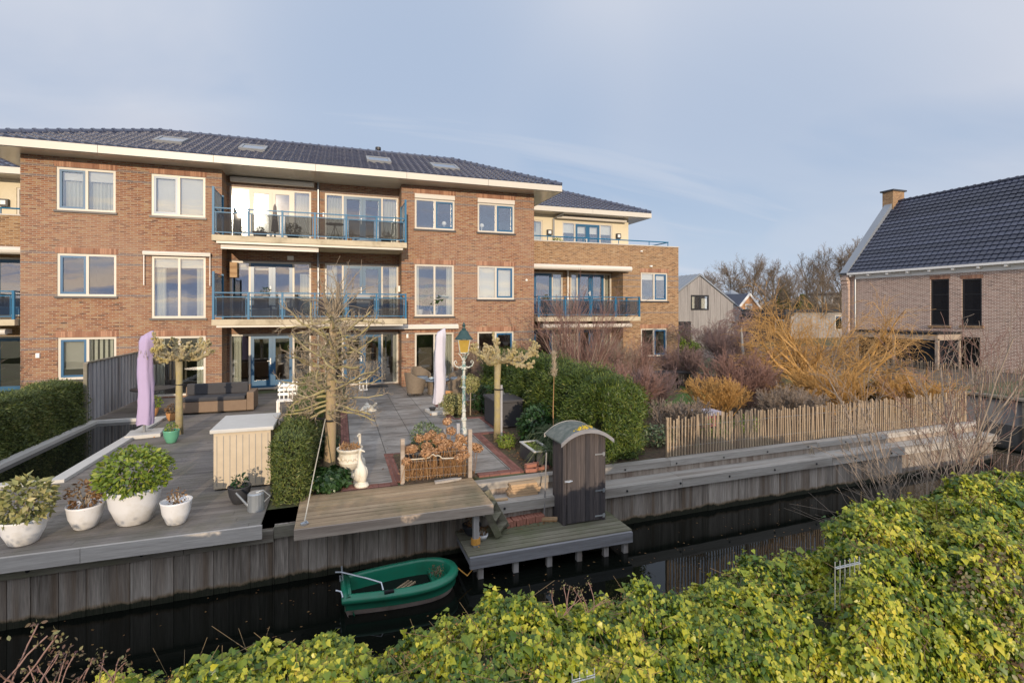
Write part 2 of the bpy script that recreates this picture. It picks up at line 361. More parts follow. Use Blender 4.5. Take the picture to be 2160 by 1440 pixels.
    k.L.new(mp.outputs[0], b.inputs[0]); b.inputs['Scale'].default_value = 1; b.inputs['Brick Width'].default_value = 0.73; b.inputs['Row Height'].default_value = 1.1; b.offset = 0.0
    b.inputs['Mortar Size'].default_value = 0.009; b.inputs['Color1'].default_value = (0.75, 0.75, 0.75, 1); b.inputs['Color2'].default_value = (1, 1, 1, 1); b.inputs['Mortar'].default_value = (0.2, 0.2, 0.2, 1)
    n1 = k.noise(1.1, 8, (0.7, 1.6, 1), 0.68, dist=0.6); n2 = k.noise(5, 6, (0.5, 2.2, 1), 0.7)
    c = k.ramp(k.math('ADD', k.math('MULTIPLY', n1, 0.65), k.math('MULTIPLY', n2, 0.35)), [(0.36, (0.095, 0.088, 0.08)), (0.46, (0.205, 0.193, 0.18)), (0.54, (0.325, 0.312, 0.295)), (0.66, (0.45, 0.432, 0.40))])
    c = k.mix(k.rng(k.noise(0.8, 5, (1, 1, 1), 0.6), 0.5, 0.7, 0, 0.4), c, (0.30, 0.24, 0.19))
    c = k.mix(1.0, c, b.outputs[0], 'MULTIPLY'); k.bump(n2, 0.15, 0.004); M['patio'] = k.fin(c, 0.55, 0, 0.45)
    k = NT('soil'); c = k.mix(k.rng(k.noise(9, 8, None, 0.75), 0.35, 0.65), (0.035, 0.024, 0.016), (0.13, 0.085, 0.05))
    c = k.mix(k.rng(k.noise(2.5, 4), 0.5, 0.7, 0, 0.6), c, (0.07, 0.08, 0.03)); k.bump(k.noise(20, 6), 0.6, 0.03); M['soil'] = k.fin(c, 0.95)
    k = NT('ground_earth'); c = k.mix(k.rng(k.noise(0.6, 8, None, 0.7), 0.35, 0.65), (0.09, 0.075, 0.045), (0.10, 0.13, 0.05)); k.bump(k.noise(6, 6), 0.5, 0.05); M['ground'] = k.fin(c, 0.95)
    k = NT('lawn'); c = k.mix(k.rng(k.noise(14, 8, None, 0.7), 0.35, 0.65), (0.05, 0.10, 0.02), (0.12, 0.20, 0.04)); k.bump(k.noise(60, 4), 0.6, 0.03); M['lawn'] = k.fin(c, 0.95)
    k = NT('canal_water'); n = k.noise(1.3, 3, (1, 1.8, 1)); k.bump(n, 0.05, 0.02); k.p.inputs['IOR'].default_value = 1.33
    M['water'] = k.fin((0.004, 0.005, 0.004), 0.015, 0, 0.5)
    M['boat'] = mat('green_gelcoat', (0.012, 0.165, 0.095), 0.3, var=0.25, scale=5, dirt=(0.022, 0.10, 0.055))
    M['hull'] = mat('hull_stained', (0.46, 0.37, 0.33), 0.6, var=0.25, scale=4, dirt=(0.16, 0.12, 0.09))
    M['steel'] = mat('galvanised_steel', (0.55, 0.58, 0.62), 0.3, 0.7)
    M['rope'] = mat('cream_rope', (0.55, 0.50, 0.40), 0.9); M['orope'] = mat('orange_rope', (0.60, 0.30, 0.06), 0.9)
    M['stone'] = mat('weathered_white_stone', (0.70, 0.66, 0.56), 0.75, var=0.12, scale=9, dirt=(0.42, 0.33, 0.20), bump=0.3)
    M['lilac'] = mat('lilac_cover', (0.58, 0.56, 0.625), 0.85, var=0.06, scale=3)
    M['purple'] = mat('purple_cover', (0.42, 0.34, 0.52), 0.85, var=0.06, scale=3)
    M['slab'] = mat('pale_slab', (0.52, 0.51, 0.48), 0.8, var=0.12)
    k = NT('wicker'); x, y, z = k.xyz(); w1 = k.math('SINE', k.math('MULTIPLY', z, 190)); w2 = k.math('SINE', k.math('MULTIPLY', k.math('ADD', x, y), 150))
    k.bump(k.math('MULTIPLY', w1, w2), 0.6, 0.006); M['wicker'] = k.fin(k.mix(k.rng(k.math('ADD', w1, k.math('MULTIPLY', k.noise(12, 3), 1.2)), -1, 1.6), (0.06, 0.045, 0.032), (0.27, 0.215, 0.155)), 0.7)
    M['cushion'] = mat('blue_grey_cushion', (0.16, 0.20, 0.25), 0.9)
    k = NT('edging_clinker'); M['edgebrick'] = k.fin(k.mix(k.math('ADD', k.math('MULTIPLY', k.island(), 0.6), k.math('MULTIPLY', k.noise(5, 4), 0.4)), (0.115, 0.045, 0.036), (0.28, 0.125, 0.10)), 0.8)
    M['terracotta'] = mat('terracotta', (0.52, 0.26, 0.10), 0.75, var=0.15)
    M['bark'] = mat('pale_bark', (0.36, 0.27, 0.165), 0.85, var=0.3, scale=9, stretch=(3, 3, 0.7), dirt=(0.25, 0.22, 0.08), bump=0.6, bs=25)
    M['bark_moss'] = mat('mossy_bark', (0.36, 0.31, 0.17), 0.85, var=0.35, scale=5, dirt=(0.28, 0.26, 0.05), bump=0.4)
    M['twig'] = mat('grey_brown_twigs', (0.31, 0.25, 0.175), 0.8, var=0.3, scale=3)
    M['bark_far'] = mat('distant_bark', (0.15, 0.12, 0.085), 0.9, var=0.25, scale=0.7)
    M['twig_far'] = mat('distant_twigs', (0.19, 0.145, 0.105), 0.9, var=0.25, scale=0.5)
    M['willow'] = mat('golden_willow_bark', (0.47, 0.275, 0.09), 0.6, var=0.3, scale=2.5)
    M['dogwood'] = mat('red_purple_stems', (0.24, 0.14, 0.115), 0.65, var=0.35, scale=3)
    M['silver'] = mat('silver_brown_stems', (0.27, 0.215, 0.17), 0.7, var=0.35, scale=3)
    M['purp_twig'] = mat('purple_brown_twigs', (0.22, 0.15, 0.14), 0.8, var=0.3, scale=3)
    M['tuf'] = mat('knobbly_plane_bark', (0.34, 0.285, 0.165), 0.85, var=0.4, scale=11, dirt=(0.36, 0.29, 0.06), bump=0.6)
    M['yew'] = leafmat('yew_needles', [(0, (0.03, 0.05, 0.012)), (0.45, (0.085, 0.12, 0.028)), (0.8, (0.165, 0.19, 0.045)), (1, (0.29, 0.25, 0.08))])
    M['yew2'] = leafmat('conifer_sprays', [(0, (0.018, 0.040, 0.008)), (0.4, (0.05, 0.088, 0.015)), (0.75, (0.115, 0.165, 0.024)), (1, (0.24, 0.24, 0.04))])
    M['brownleaf'] = leafmat('dry_leaves', [(0, (0.10, 0.05, 0.025)), (0.5, (0.22, 0.12, 0.05)), (1, (0.36, 0.22, 0.09))])
    M['laurel'] = leafmat('dark_glossy_leaves', [(0, (0.012, 0.035, 0.012)), (0.6, (0.03, 0.075, 0.022)), (1, (0.07, 0.13, 0.04))], 0.3)
    M['lime'] = leafmat('lime_leaves', [(0, (0.08, 0.14, 0.02)), (0.6, (0.20, 0.28, 0.035)), (1, (0.38, 0.38, 0.06))])
    M['varieg'] = leafmat('variegated_leaves', [(0, (0.10, 0.13, 0.04)), (0.5, (0.32, 0.32, 0.12)), (1, (0.52, 0.44, 0.22))])
    M['grassy'] = leafmat('grass_blades', [(0, (0.05, 0.09, 0.04)), (0.5, (0.13, 0.19, 0.09)), (0.85, (0.26, 0.28, 0.15)), (1, (0.38, 0.32, 0.18))])
    M['hyd'] = leafmat('dry_hydrangea', [(0, (0.24, 0.12, 0.06)), (0.5, (0.46, 0.26, 0.13)), (1, (0.66, 0.44, 0.26))], 0.7)
    M['stems'] = leafmat('straw_stems', [(0, (0.16, 0.08, 0.035)), (0.5, (0.36, 0.20, 0.09)), (1, (0.50, 0.33, 0.17))], 0.7, 0.05)
    k = NT('ivy_leaves'); big = k.rng(k.noise(1.7, 4, None, 0.6), 0.34, 0.66); mid = k.rng(k.noise(5.5, 3), 0.3, 0.7)
    t = k.math('ADD', k.math('ADD', k.math('MULTIPLY', k.island(), 0.48), k.math('MULTIPLY', big, 0.34)), k.math('MULTIPLY', mid, 0.14))
    col = k.ramp(t, [(0.12, (0.03, 0.07, 0.012)), (0.30, (0.07, 0.135, 0.016)), (0.47, (0.21, 0.265, 0.022)), (0.65, (0.41, 0.41, 0.035)), (0.82, (0.62, 0.53, 0.07)), (0.93, (0.60, 0.44, 0.07)), (0.97, (0.52, 0.24, 0.05))])
    k.fin(col, 0.36, 0, 0.45); tl = k.N.new('ShaderNodeBsdfTranslucent'); k.set(tl.inputs[0], col); mx = k.N.new('ShaderNodeMixShader'); mx.inputs[0].default_value = 0.22
    k.L.new(k.p.outputs[0], mx.inputs[1]); k.L.new(tl.outputs[0], mx.inputs[2]); k.L.new(mx.outputs[0], k.out.inputs[0]); M['ivy'] = k.m
    M['ivystem'] = mat('ivy_stems', (0.16, 0.115, 0.06), 0.85, var=0.3)
    M['bramble'] = leafmat('bramble_leaves', [(0, (0.10, 0.03, 0.04)), (0.5, (0.16, 0.12, 0.06)), (1, (0.24, 0.26, 0.11))])
mats()
def plane(name, x0, x1, y0, y1, z, m, kind='structure'):
    o = MB().quad((x0, y0, z), (x1, y0, z), (x1, y1, z), (x0, y1, z)).build(name, m); o['kind'] = kind; return o
# ================================================================== setting: ground, water
def ground():
    mb = MB(); yr = lambda x: 8.45 + 0.022 * x + 0.38
    mb.quad((-10.5, yr(-10.5), -.03), (17, yr(17), -.03), (17, 16, -.03), (-10.5, 16, -.03)); mb.quad((17, yr(17), -1.6), (17, 16, -1.6), (17, 16, -.03), (17, yr(17), -.03)); mb.quad((17, 16, -1.6), (23.1, 16, -1.6), (23.1, 16, -.03), (17, 16, -.03))
    for x0, x1, y0, y1 in ((-300, -10.5, 8.4, 16), (-300, 23.1, 16, 35), (23.1, 400, -60, 35), (-300, 400, 35, 900), (-300, 23.1, -60, 4.25)):
        mb.quad((x0, y0, -0.03), (x1, y0, -0.03), (x1, y1, -0.03), (x0, y1, -0.03))
        for a, b in (((x0, y0), (x1, y0)), ((x1, y0), (x1, y1)), ((x1, y1), (x0, y1)), ((x0, y1), (x0, y0))):
            if max(a[0], b[0]) < 60 and max(a[1], b[1]) < 60:
                mb.quad((*a, -1.6), (*b, -1.6), (*b, -0.03), (*a, -0.03))
    struct(mb.build('ground', M['ground']))
    plane('water', -300, 400, -60, 35.0, -1.04, M['water'])
    plane('patio_paving', 0.24, 3.2, 9.4, 17.0, 0.0, M['patio'])
    plane('patio_paving', 0.24, 4.95, 17.0, 21.97, 0.0, M['patio'])
    plane('patio_paving', 3.2, 3.85, 12.5, 14.2, 0.0, M['patio'])
    plane('soil', -0.5, 0.04, 8.95, 21.0, -0.008, M['soil'])
    plane('soil', 1.1, 2.45, 9.1, 11.1, 0.03, M['soil'])
    plane('soil', 3.4, 6.4, 8.95, 17.0, -0.006, M['soil'])
    struct(MB().quad((6.4, 9.0, -.02), (16.95, 9.24, -.02), (16.95, 22, -.02), (6.4, 22, -.02)).build('soil', M['soil']))
    plane('lawn', 8.5, 13.5, 14.0, 21.0, -0.012, M['lawn'])
    plane('terrace_paving', 16.9 + 6.4, 40, 14.0, 34, -0.02, mat('brown_gravel', (.12, .10, .085), .95, var=.4, scale=5))
ground()
def brick_edging():
    r = thing('brick_edging', 'red clinker brick edging running round the grey patio slabs', 'edging', (0.1, 9.3, 0))
    mb = MB(); rng = random.Random(3)
    def run(x0, x1, y0, y1, along):
        mb = MB()
        # bricks on edge laid lengthwise, rows across the width
        n = 3; L = 0.21
        if along == 'y':
            w = (x1 - x0) / n
            for i in range(n):
                y = y0 + (i % 2) * -0.1
                while y < y1:
                    a, b = max(y, y0), min(y + L - 0.008, y1)
                    if b - a > 0.02: mb.box(x0 + i * w + 0.003, x0 + (i + 1) * w - 0.003, a, b, -0.05, 0.006 + rng.uniform(-.003, .003))
                    y += L
        else:
            w = (y1 - y0) / n
            for i in range(n):
                x = x0 + (i % 2) * -0.1
                while x < x1:
                    a, b = max(x, x0), min(x + L - 0.008, x1)
                    if b - a > 0.02: mb.box(a, b, y0 + i * w + 0.003, y0 + (i + 1) * w - 0.003, -0.05, 0.006 + rng.uniform(-.003, .003))
                    x += L
        mb.build('brick_course', M['edgebrick'], r)
    run(0.04, 0.235, 9.4, 16.3, 'y'); run(0.04, 1.0, 9.2, 9.395, 'x'); run(0.92, 1.1, 9.4, 11.1, 'y'); run(0.92, 2.5, 11.1, 11.28, 'x')
    run(3.205, 3.4, 9.4, 12.3, 'y'); run(3.205, 4.05, 12.3, 12.48, 'x'); run(3.855, 4.03, 12.5, 14.2, 'y'); run(3.1, 4.03, 14.2, 14.37, 'x'); run(2.98, 3.16, 14.4, 17.0, 'y')
    run(2.5, 3.4, 9.2, 9.395, 'x'); run(3.2, 5.0, 16.85, 17.0, 'x')
brick_edging()
# ================================================================== building kit
def wallY(mb, x0, x1, z0, z1, Y, ops, dp=0.12):
    xs = sorted({x0, x1, *[v for o in ops for v in o[:2]]}); zs = sorted({z0, z1, *[v for o in ops for v in o[2:]]})
    xs = [v for v in xs if x0 <= v <= x1]; zs = [v for v in zs if z0 <= v <= z1]
    for i in range(len(xs) - 1):
        for j in range(len(zs) - 1):
            cx, cz = (xs[i] + xs[i + 1]) / 2, (zs[j] + zs[j + 1]) / 2
            if any(o[0] < cx < o[1] and o[2] < cz < o[3] for o in ops): continue
            mb.quad((xs[i], Y, zs[j]), (xs[i + 1], Y, zs[j]), (xs[i + 1], Y, zs[j + 1]), (xs[i], Y, zs[j + 1]))
    for a, b, c, d in ops:
        for p, q in (((a, c), (b, c)), ((b, c), (b, d)), ((b, d), (a, d)), ((a, d), (a, c))):
            mb.quad((p[0], Y, p[1]), (q[0], Y, q[1]), (q[0], Y + dp, q[1]), (p[0], Y + dp, p[1]))
def wallX(mb, y0, y1, z0, z1, X, ops=(), dp=0.12):
    t = MB(); wallY(t, y0, y1, z0, z1, X, ops, dp); mb.add([(v[1], v[0], v[2]) for v in t.v], t.f)
def curtain_mb(mb, x0, x1, z0, z1, Y, amp=0.03, pitch=0.11):
    n = max(4, int((x1 - x0) / 0.025)); 
    for i in range(n):
        a = x0 + (x1 - x0) * i / n; b = x0 + (x1 - x0) * (i + 1) / n
        ya = Y + amp * math.sin(a / pitch * 2 * PI); yb = Y + amp * math.sin(b / pitch * 2 * PI)
        mb.quad((a, ya, z0), (b, yb, z0), (b, yb, z1), (a, ya, z1))
def frame_mb(mb, x0, x1, z0, z1, y0, y1, w):
    mb.box(x0, x0 + w, y0, y1, z0, z1); mb.box(x1 - w, x1, y0, y1, z0, z1)
    mb.box(x0 + w, x1 - w, y0, y1, z1 - w, z1); mb.box(x0 + w, x1 - w, y0, y1, z0, z0 + w)
def window(par, x0, x1, z0, z1, Y, blue=0, cols=2, glass='glass', inner=(), roller=False, sill=True, lintel=True, fmat='cream', fw=0.075):
    """one window: fixed frame, opening sash, panes, sill, and what hangs behind the glass"""
    y0, y1 = Y + 0.03, Y + 0.10
    mb = MB(); zt = z1 - (0.2 if roller else 0)
    frame_mb(mb, x0, x1, z0, zt, y0, y1, fw); xs = [x0 + (x1 - x0) * i / cols for i in range(cols + 1)]
    for x in xs[1:-1]: mb.box(x - fw / 2, x + fw / 2, y0, y1, z0 + fw, zt - fw)
    f = mb.build('window', M[fmat], par)
    if roller: MB().box(x0 - 0.01, x1 + 0.01, Y - 0.05, Y + 0.1, zt + 0.002, z1).build('roller_box', M['awning'], f, bevel=0.02)
    for i in range(cols):
        a = xs[i] + (fw if i == 0 else fw / 2); b = xs[i + 1] - (fw if i == cols - 1 else fw / 2)
        if blue == i + 1:
            s = MB(); frame_mb(s, a, b, z0 + fw, zt - fw, y0 + 0.004, y1 + 0.01, 0.07); s.build('sash', M['blue'], f)
            a += 0.07; b -= 0.07; c, d = z0 + fw + 0.07, zt - fw - 0.07
        else: c, d = z0 + fw, zt - fw
        MB().box(a - 0.003, b + 0.003, y0 + 0.035, y0 + 0.041, c - 0.003, d + 0.003).build('pane', M[glass], f)
    if sill: MB().box(x0 - 0.05, x1 + 0.05, Y - 0.06, Y + 0.03, z0 - 0.07, z0 - 0.002).build('sill', M['sill'], f)
    if lintel:
        s = MB(); x = x0 - 0.05
        while x < x1 + 0.05: s.box(x, x + 0.055, Y - 0.004, Y + 0.02, z1 + 0.005, z1 + 0.205); x += 0.066
        s.build('lintel', M['soldier'], f)
    for it in inner:
        kind, a, b, c, d = it; xa = x0 + (x1 - x0) * a; xb = x0 + (x1 - x0) * b; za = z0 + (z1 - z0) * c; zb = z0 + (z1 - z0) * d
        s = MB()
        if kind == 'c': curtain_mb(s, xa, xb, za, zb, Y + 0.26); s.build('curtain', M['curtain'], f)
        elif kind == 'b': s.box(xa, xb, Y + 0.16, Y + 0.165, za, zb); s.build('blind', M['blind'], f)
        elif kind == 'v':
            z = za
            while z < zb: s.obox(((xa + xb) / 2, Y + 0.17, z), ((xb - xa) / 2, 0.018, 0.001), (0.7, 0, 0)); z += 0.035
            s.build('blind', M['blind'], f)
        elif kind == 's':
            x = xa
            while x < xb: s.obox((x, Y + 0.18, (za + zb) / 2), (0.04, 0.002, (zb - za) / 2), (0, 0, 0.35)); x += 0.15
            s.build('blind', M['curtain'], f)
    return f
def doors(par, x0, x1, z0, z1, Y, cuts, glass='glass', leaf='blue', inner=()):
    """sidelight | door | door | sidelight"""
    y0, y1 = Y + 0.02, Y + 0.10; mb = MB(); w = 0.07; xs = [x0] + list(cuts) + [x1]
    frame_mb(mb, x0, x1, z0, z1, y0, y1, w)
    for x in (xs[1], xs[-2]): mb.box(x - w / 2, x + w / 2, y0, y1, z0 + w, z1 - w)
    f = mb.build('window', M['cream'], par)
    for a, b in ((x0 + w, xs[1] - w / 2), (xs[-2] + w / 2, x1 - w)):
        if b - a > 0.1: MB().box(a, b, y0 + 0.03, y0 + 0.036, z0 + w, z1 - w).build('pane', M[glass], f)
    lv = xs[1:-1]
    for i in range(len(lv) - 1):
        a = lv[i] + (w / 2 if i == 0 else 0.002); b = lv[i + 1] - (w / 2 if i == len(lv) - 2 else 0.002)
        s = MB(); frame_mb(s, a, b, z0 + w, z1 - w, y0 - 0.005, y1 + 0.005, 0.12); s.box(a + 0.12, b - 0.12, y0 - 0.004, y1, z0 + w + 0.12, z0 + w + 0.28)
        dr = s.build('door', M[leaf], par)
        MB().box(a + 0.118, b - 0.118, y0 + 0.03, y0 + 0.036, z0 + w + 0.28, z1 - w - 0.118).build('pane', M[glass], dr)
        if i == 0:
            h = MB(); h.box(b - 0.075, b - 0.035, y0 - 0.02, y0 - 0.006, z0 + 0.98, z0 + 1.22); h.box(b - 0.17, b - 0.045, y0 - 0.06, y0 - 0.04, z0 + 1.1, z0 + 1.125); h.box(b - 0.065, b - 0.045, y0 - 0.045, y0 - 0.02, z0 + 1.1, z0 + 1.125)
            h.build('handle', M['white'], dr)
    for kind, a, b, c, d in inner:
        s = MB(); xa = x0 + (x1 - x0) * a; xb = x0 + (x1 - x0) * b
        if kind == 'c': curtain_mb(s, xa, xb, z0 + 0.02, z0 + (z1 - z0) * d, Y + 0.3); s.build('curtain', M['curtain'], f)
        else: s.box(xa, xb, Y + 0.2, Y + 0.205, z0 + (z1 - z0) * c, z0 + (z1 - z0) * d); s.build('blind', M['blind'], f)
def balcony(par, X0, X1, Yf, Yw, zt, n, left=False, right=False, backL=False, tk=0.2):
    s = MB().box(X0 - 0.05, X1 + 0.05, Yf, Yw, zt - tk, zt); b = s.build('balcony', M['concrete'], par, bevel=0.012)
    r = MB(); y = Yf + 0.05; xs = [X0 + (X1 - X0) * i / n for i in range(n + 1)]
    for x in xs: r.box(x - 0.035, x + 0.035, y - 0.035, y + 0.035, zt + 0.002, zt + 0.95)
    r.box(X0, X1, y - 0.02, y + 0.02, zt + 0.90, zt + 0.94); r.box(X0, X1, y - 0.016, y + 0.016, zt + 0.76, zt + 0.79); r.box(X0, X1, y - 0.016, y + 0.016, zt + 0.08, zt + 0.11)
    for i in range(n):
        for x in (xs[i] + 0.08, xs[i + 1] - 0.08): r.box(x - 0.01, x + 0.01, y - 0.012, y + 0.012, zt + 0.11, zt + 0.76)
    for X in (X0, X1):
        r.box(X - 0.02, X + 0.02, y, Yw - 0.02, zt + 0.90, zt + 0.94); r.box(X - 0.016, X + 0.016, y, Yw - 0.02, zt + 0.08, zt + 0.11)
        r.box(X - 0.03, X + 0.03, Yw - 0.08, Yw - 0.02, zt + 0.002, zt + 0.95)
    r.build('railing', M['rail'], b)
    for i in range(n): MB().box(xs[i] + 0.09, xs[i + 1] - 0.09, y - 0.004, y + 0.004, zt + 0.115, zt + 0.755).build('glass_panel', M['glass_screen'], b)
    for X, on in ((X0, left), (X1, right)):
        if on:
            q = MB(); 
            for Y in (y, Yw - 0.1): q.box(X - 0.035, X + 0.035, Y - 0.035, Y + 0.035, zt + 0.951, zt + 1.64)
            q.box(X - 0.015, X + 0.015, y, Yw - 0.1, zt + 1.56, zt + 1.59)
            sc = q.build('privacy_screen', M['rail'], b); MB().box(X - 0.004, X + 0.004, y + 0.04, Yw - 0.14, zt + 0.15, zt + 1.55).build('glass_panel', M['glass_screen'], sc)
    return b
def tile_face(mb, e0, along, inw, width, run, rise, l=True, r=True, pitch=0.30, course=0.34, amp=0.036, rl=None):
    """pantiles laid from the eave up: wavy across, stepped up the slope; hips cut at 45 degrees"""
    e0 = Vector(e0); a = Vector(along); n = Vector(inw); sl = math.hypot(run, rise); nc = max(1, round(sl / course)); ns = 6
    cols = int(width / pitch * ns) + 1
    nrm = (n * -rise + Vector((0, 0, 1)) * run).normalized()
    for c in range(nc):
        s0, s1 = c / nc, (c + 1) / nc; vs = []
        xs = []
        for s in (s0, s1):
            lo = run * s if l else 0; hi = width - (run * s if r else 0); xs.append((lo, hi))
        k0 = len(vs); idx = []
        for j in range(cols + 1):
            x = j * width / cols; ph = (x / pitch) % 1.0
            h = amp * (math.sin(2 * PI * ph) * 0.8 + 0.35 * math.sin(4 * PI * ph + 0.8))
            for t, s, lift in ((0, s0, 0.06), (1, s1, 0.008)):
                xc = min(max(x, xs[t][0]), xs[t][1]); vs.append(e0 + a * xc + n * (run * s) + Vector((0, 0, rise * s)) + nrm * (h + lift))
            xc = min(max(x, xs[0][0]), xs[0][1]); vs.append(e0 + a * xc + n * (run * s0) + Vector((0, 0, rise * s0)) + nrm * (h * 0.8 - 0.012))
        fs = []
        for j in range(cols):
            p, q = j * 3, (j + 1) * 3
            if (vs[p] - vs[q]).length < 1e-4 and (vs[p + 1] - vs[q + 1]).length < 1e-4: continue
            fs.append((p, q, q + 1, p + 1)); fs.append((p + 2, q + 2, q, p))
        mb.add(vs, fs)
def ridge_caps(mb, a, b, r=0.1, step=0.36):
    a, b = Vector(a), Vector(b); L = (b - a).length; n = max(1, round(L / step)); d = (b - a) / n
    for i in range(n):
        p = a + d * i; q = a + d * (i + 1.0)
        mb.tube([p, q], [r * 0.92, r * 0.82], 8); mb.tube([q - d * 0.22, q + d * 0.02], [r * 1.18, r * 1.18], 8)
def fascia(mb, a, b, z0, z1, tk, seg=3.4):
    a = Vector(a); b = Vector(b); L = (b - a).length; n = max(1, round(L / seg)); d = (b - a) / n; u = d.normalized()
    for i in range(n):
        p = a + d * i + u * 0.006; q = a + d * (i + 1) - u * 0.006; c = (p + q) / 2
        mb.obox((c.x, c.y, (z0 + z1) / 2), (abs(q.x - p.x) / 2 + tk / 2 * (abs(u.y) > .5), abs(q.y - p.y) / 2 + tk / 2 * (abs(u.x) > .5), (z1 - z0) / 2))
def room(mb, x0, x1, y0, y1, z0, z1):
    mb.quad((x0, y1, z0), (x1, y1, z0), (x1, y1, z1), (x0, y1, z1)); mb.quad((x0, y0, z0), (x1, y0, z0), (x1, y1, z0), (x0, y1, z0))
    mb.quad((x0, y0, z1), (x1, y0, z1), (x1, y1, z1), (x0, y1, z1))
    for x in (x0, x1): mb.quad((x, y0, z0), (x, y1, z0), (x, y1, z1), (x, y0, z1))
FY, LY = 21.07, 22.0           # main facade, back wall of the loggia
ZS, ZF = 8.32, 8.57            # soffit, top of the fascia
def roofed(par, X0, X1, Y0, Y1, l, r, name='roof', zr=10.42):
    run = (Y1 - Y0) / 2; rise = zr - ZF
    mb = MB(); tile_face(mb, (X0, Y0, ZF), (1, 0, 0), (0, 1, 0), X1 - X0, run, rise, l, r)
    tile_face(mb, (X1, Y1, ZF), (-1, 0, 0), (0, -1, 0), X1 - X0, run, rise, r, l)
    if l: tile_face(mb, (X0, Y1, ZF), (0, -1, 0), (1, 0, 0), Y1 - Y0, run, rise, True, True)
    if r: tile_face(mb, (X1, Y0, ZF), (0, 1, 0), (-1, 0, 0), Y1 - Y0, run, rise, True, True)
    rf = mb.build(name, M['tile'], par, smooth=False)
    rc = MB(); ym = (Y0 + Y1) / 2; xa = X0 + (run if l else 0); xb = X1 - (run if r else 0); zt = zr + 0.05
    ridge_caps(rc, (xa, ym, zt), (xb, ym, zt))
    if l: ridge_caps(rc, (X0, Y0, ZF + 0.07), (xa, ym, zt)); ridge_caps(rc, (X0, Y1, ZF + 0.07), (xa, ym, zt))
    if r: ridge_caps(rc, (X1, Y0, ZF + 0.07), (xb, ym, zt)); ridge_caps(rc, (X1, Y1, ZF + 0.07), (xb, ym, zt))
    rc.build('ridge_tile', M['tile'], rf)
    f = MB(); t = 0.03
    fascia(f, (X0 - 0.02, Y0 - 0.02, 0), (X1 + 0.02, Y0 - 0.02, 0), ZS, ZF, t)
    if r: fascia(f, (X1 + 0.02, Y0 + 0.02, 0), (X1 + 0.02, Y1, 0), ZS, ZF, t)
    if l: fascia(f, (X0 - 0.02, Y0 + 0.02, 0), (X0 - 0.02, Y1, 0), ZS, ZF, t)
    f.build('fascia', M['cream'], par)
    MB().box(X0, X1, Y0, Y1, ZS + 0.004, ZF - 0.01).build('eave_box', M['dark'], par)  # dark filler added behind the fascia so its joints look dark
    return rf
def skylight(rf, px0, px1, py):
    run = 4.0; rise = 10.42 - ZF; k = rise / run
    def hit(px):
        a = ray(px, py); t = (ZF - 20.2 * k + 0.0 - CZ) / (a[2] - a[1] * k); return Vector((a[0] * t, a[1] * t, CZ + a[2] * t))
    p, q = hit(px0), hit(px1); c = (p + q) / 2; w = min(abs(q.x - p.x), 1.15) / 2; an = math.atan(k); nr = Vector((0, -math.sin(an), math.cos(an)))
    up = Vector((0, math.cos(an), math.sin(an))); mb = MB(); h = 0.48
    for dx, du, hx, hu in ((0, h, w, 0.06), (0, -h, w, 0.06), (w - 0.04, 0, 0.05, h), (-w + 0.04, 0, 0.05, h)):
        mb.obox(c + Vector((dx, 0, 0)) + up * du + nr * 0.07, (hx, hu, 0.055), (an, 0, 0))
    s = mb.build('skylight', M['grey'], rf); mb = MB(); mb.obox(c + nr * 0.1, (w - 0.08, h - 0.05, 0.006), (an, 0, 0)); mb.build('pane', M['skypane'], s)
k = NT('skylight_glass'); M['skypane'] = k.fin((0.35, 0.38, 0.42), 0.05, 0.85, 0.5)
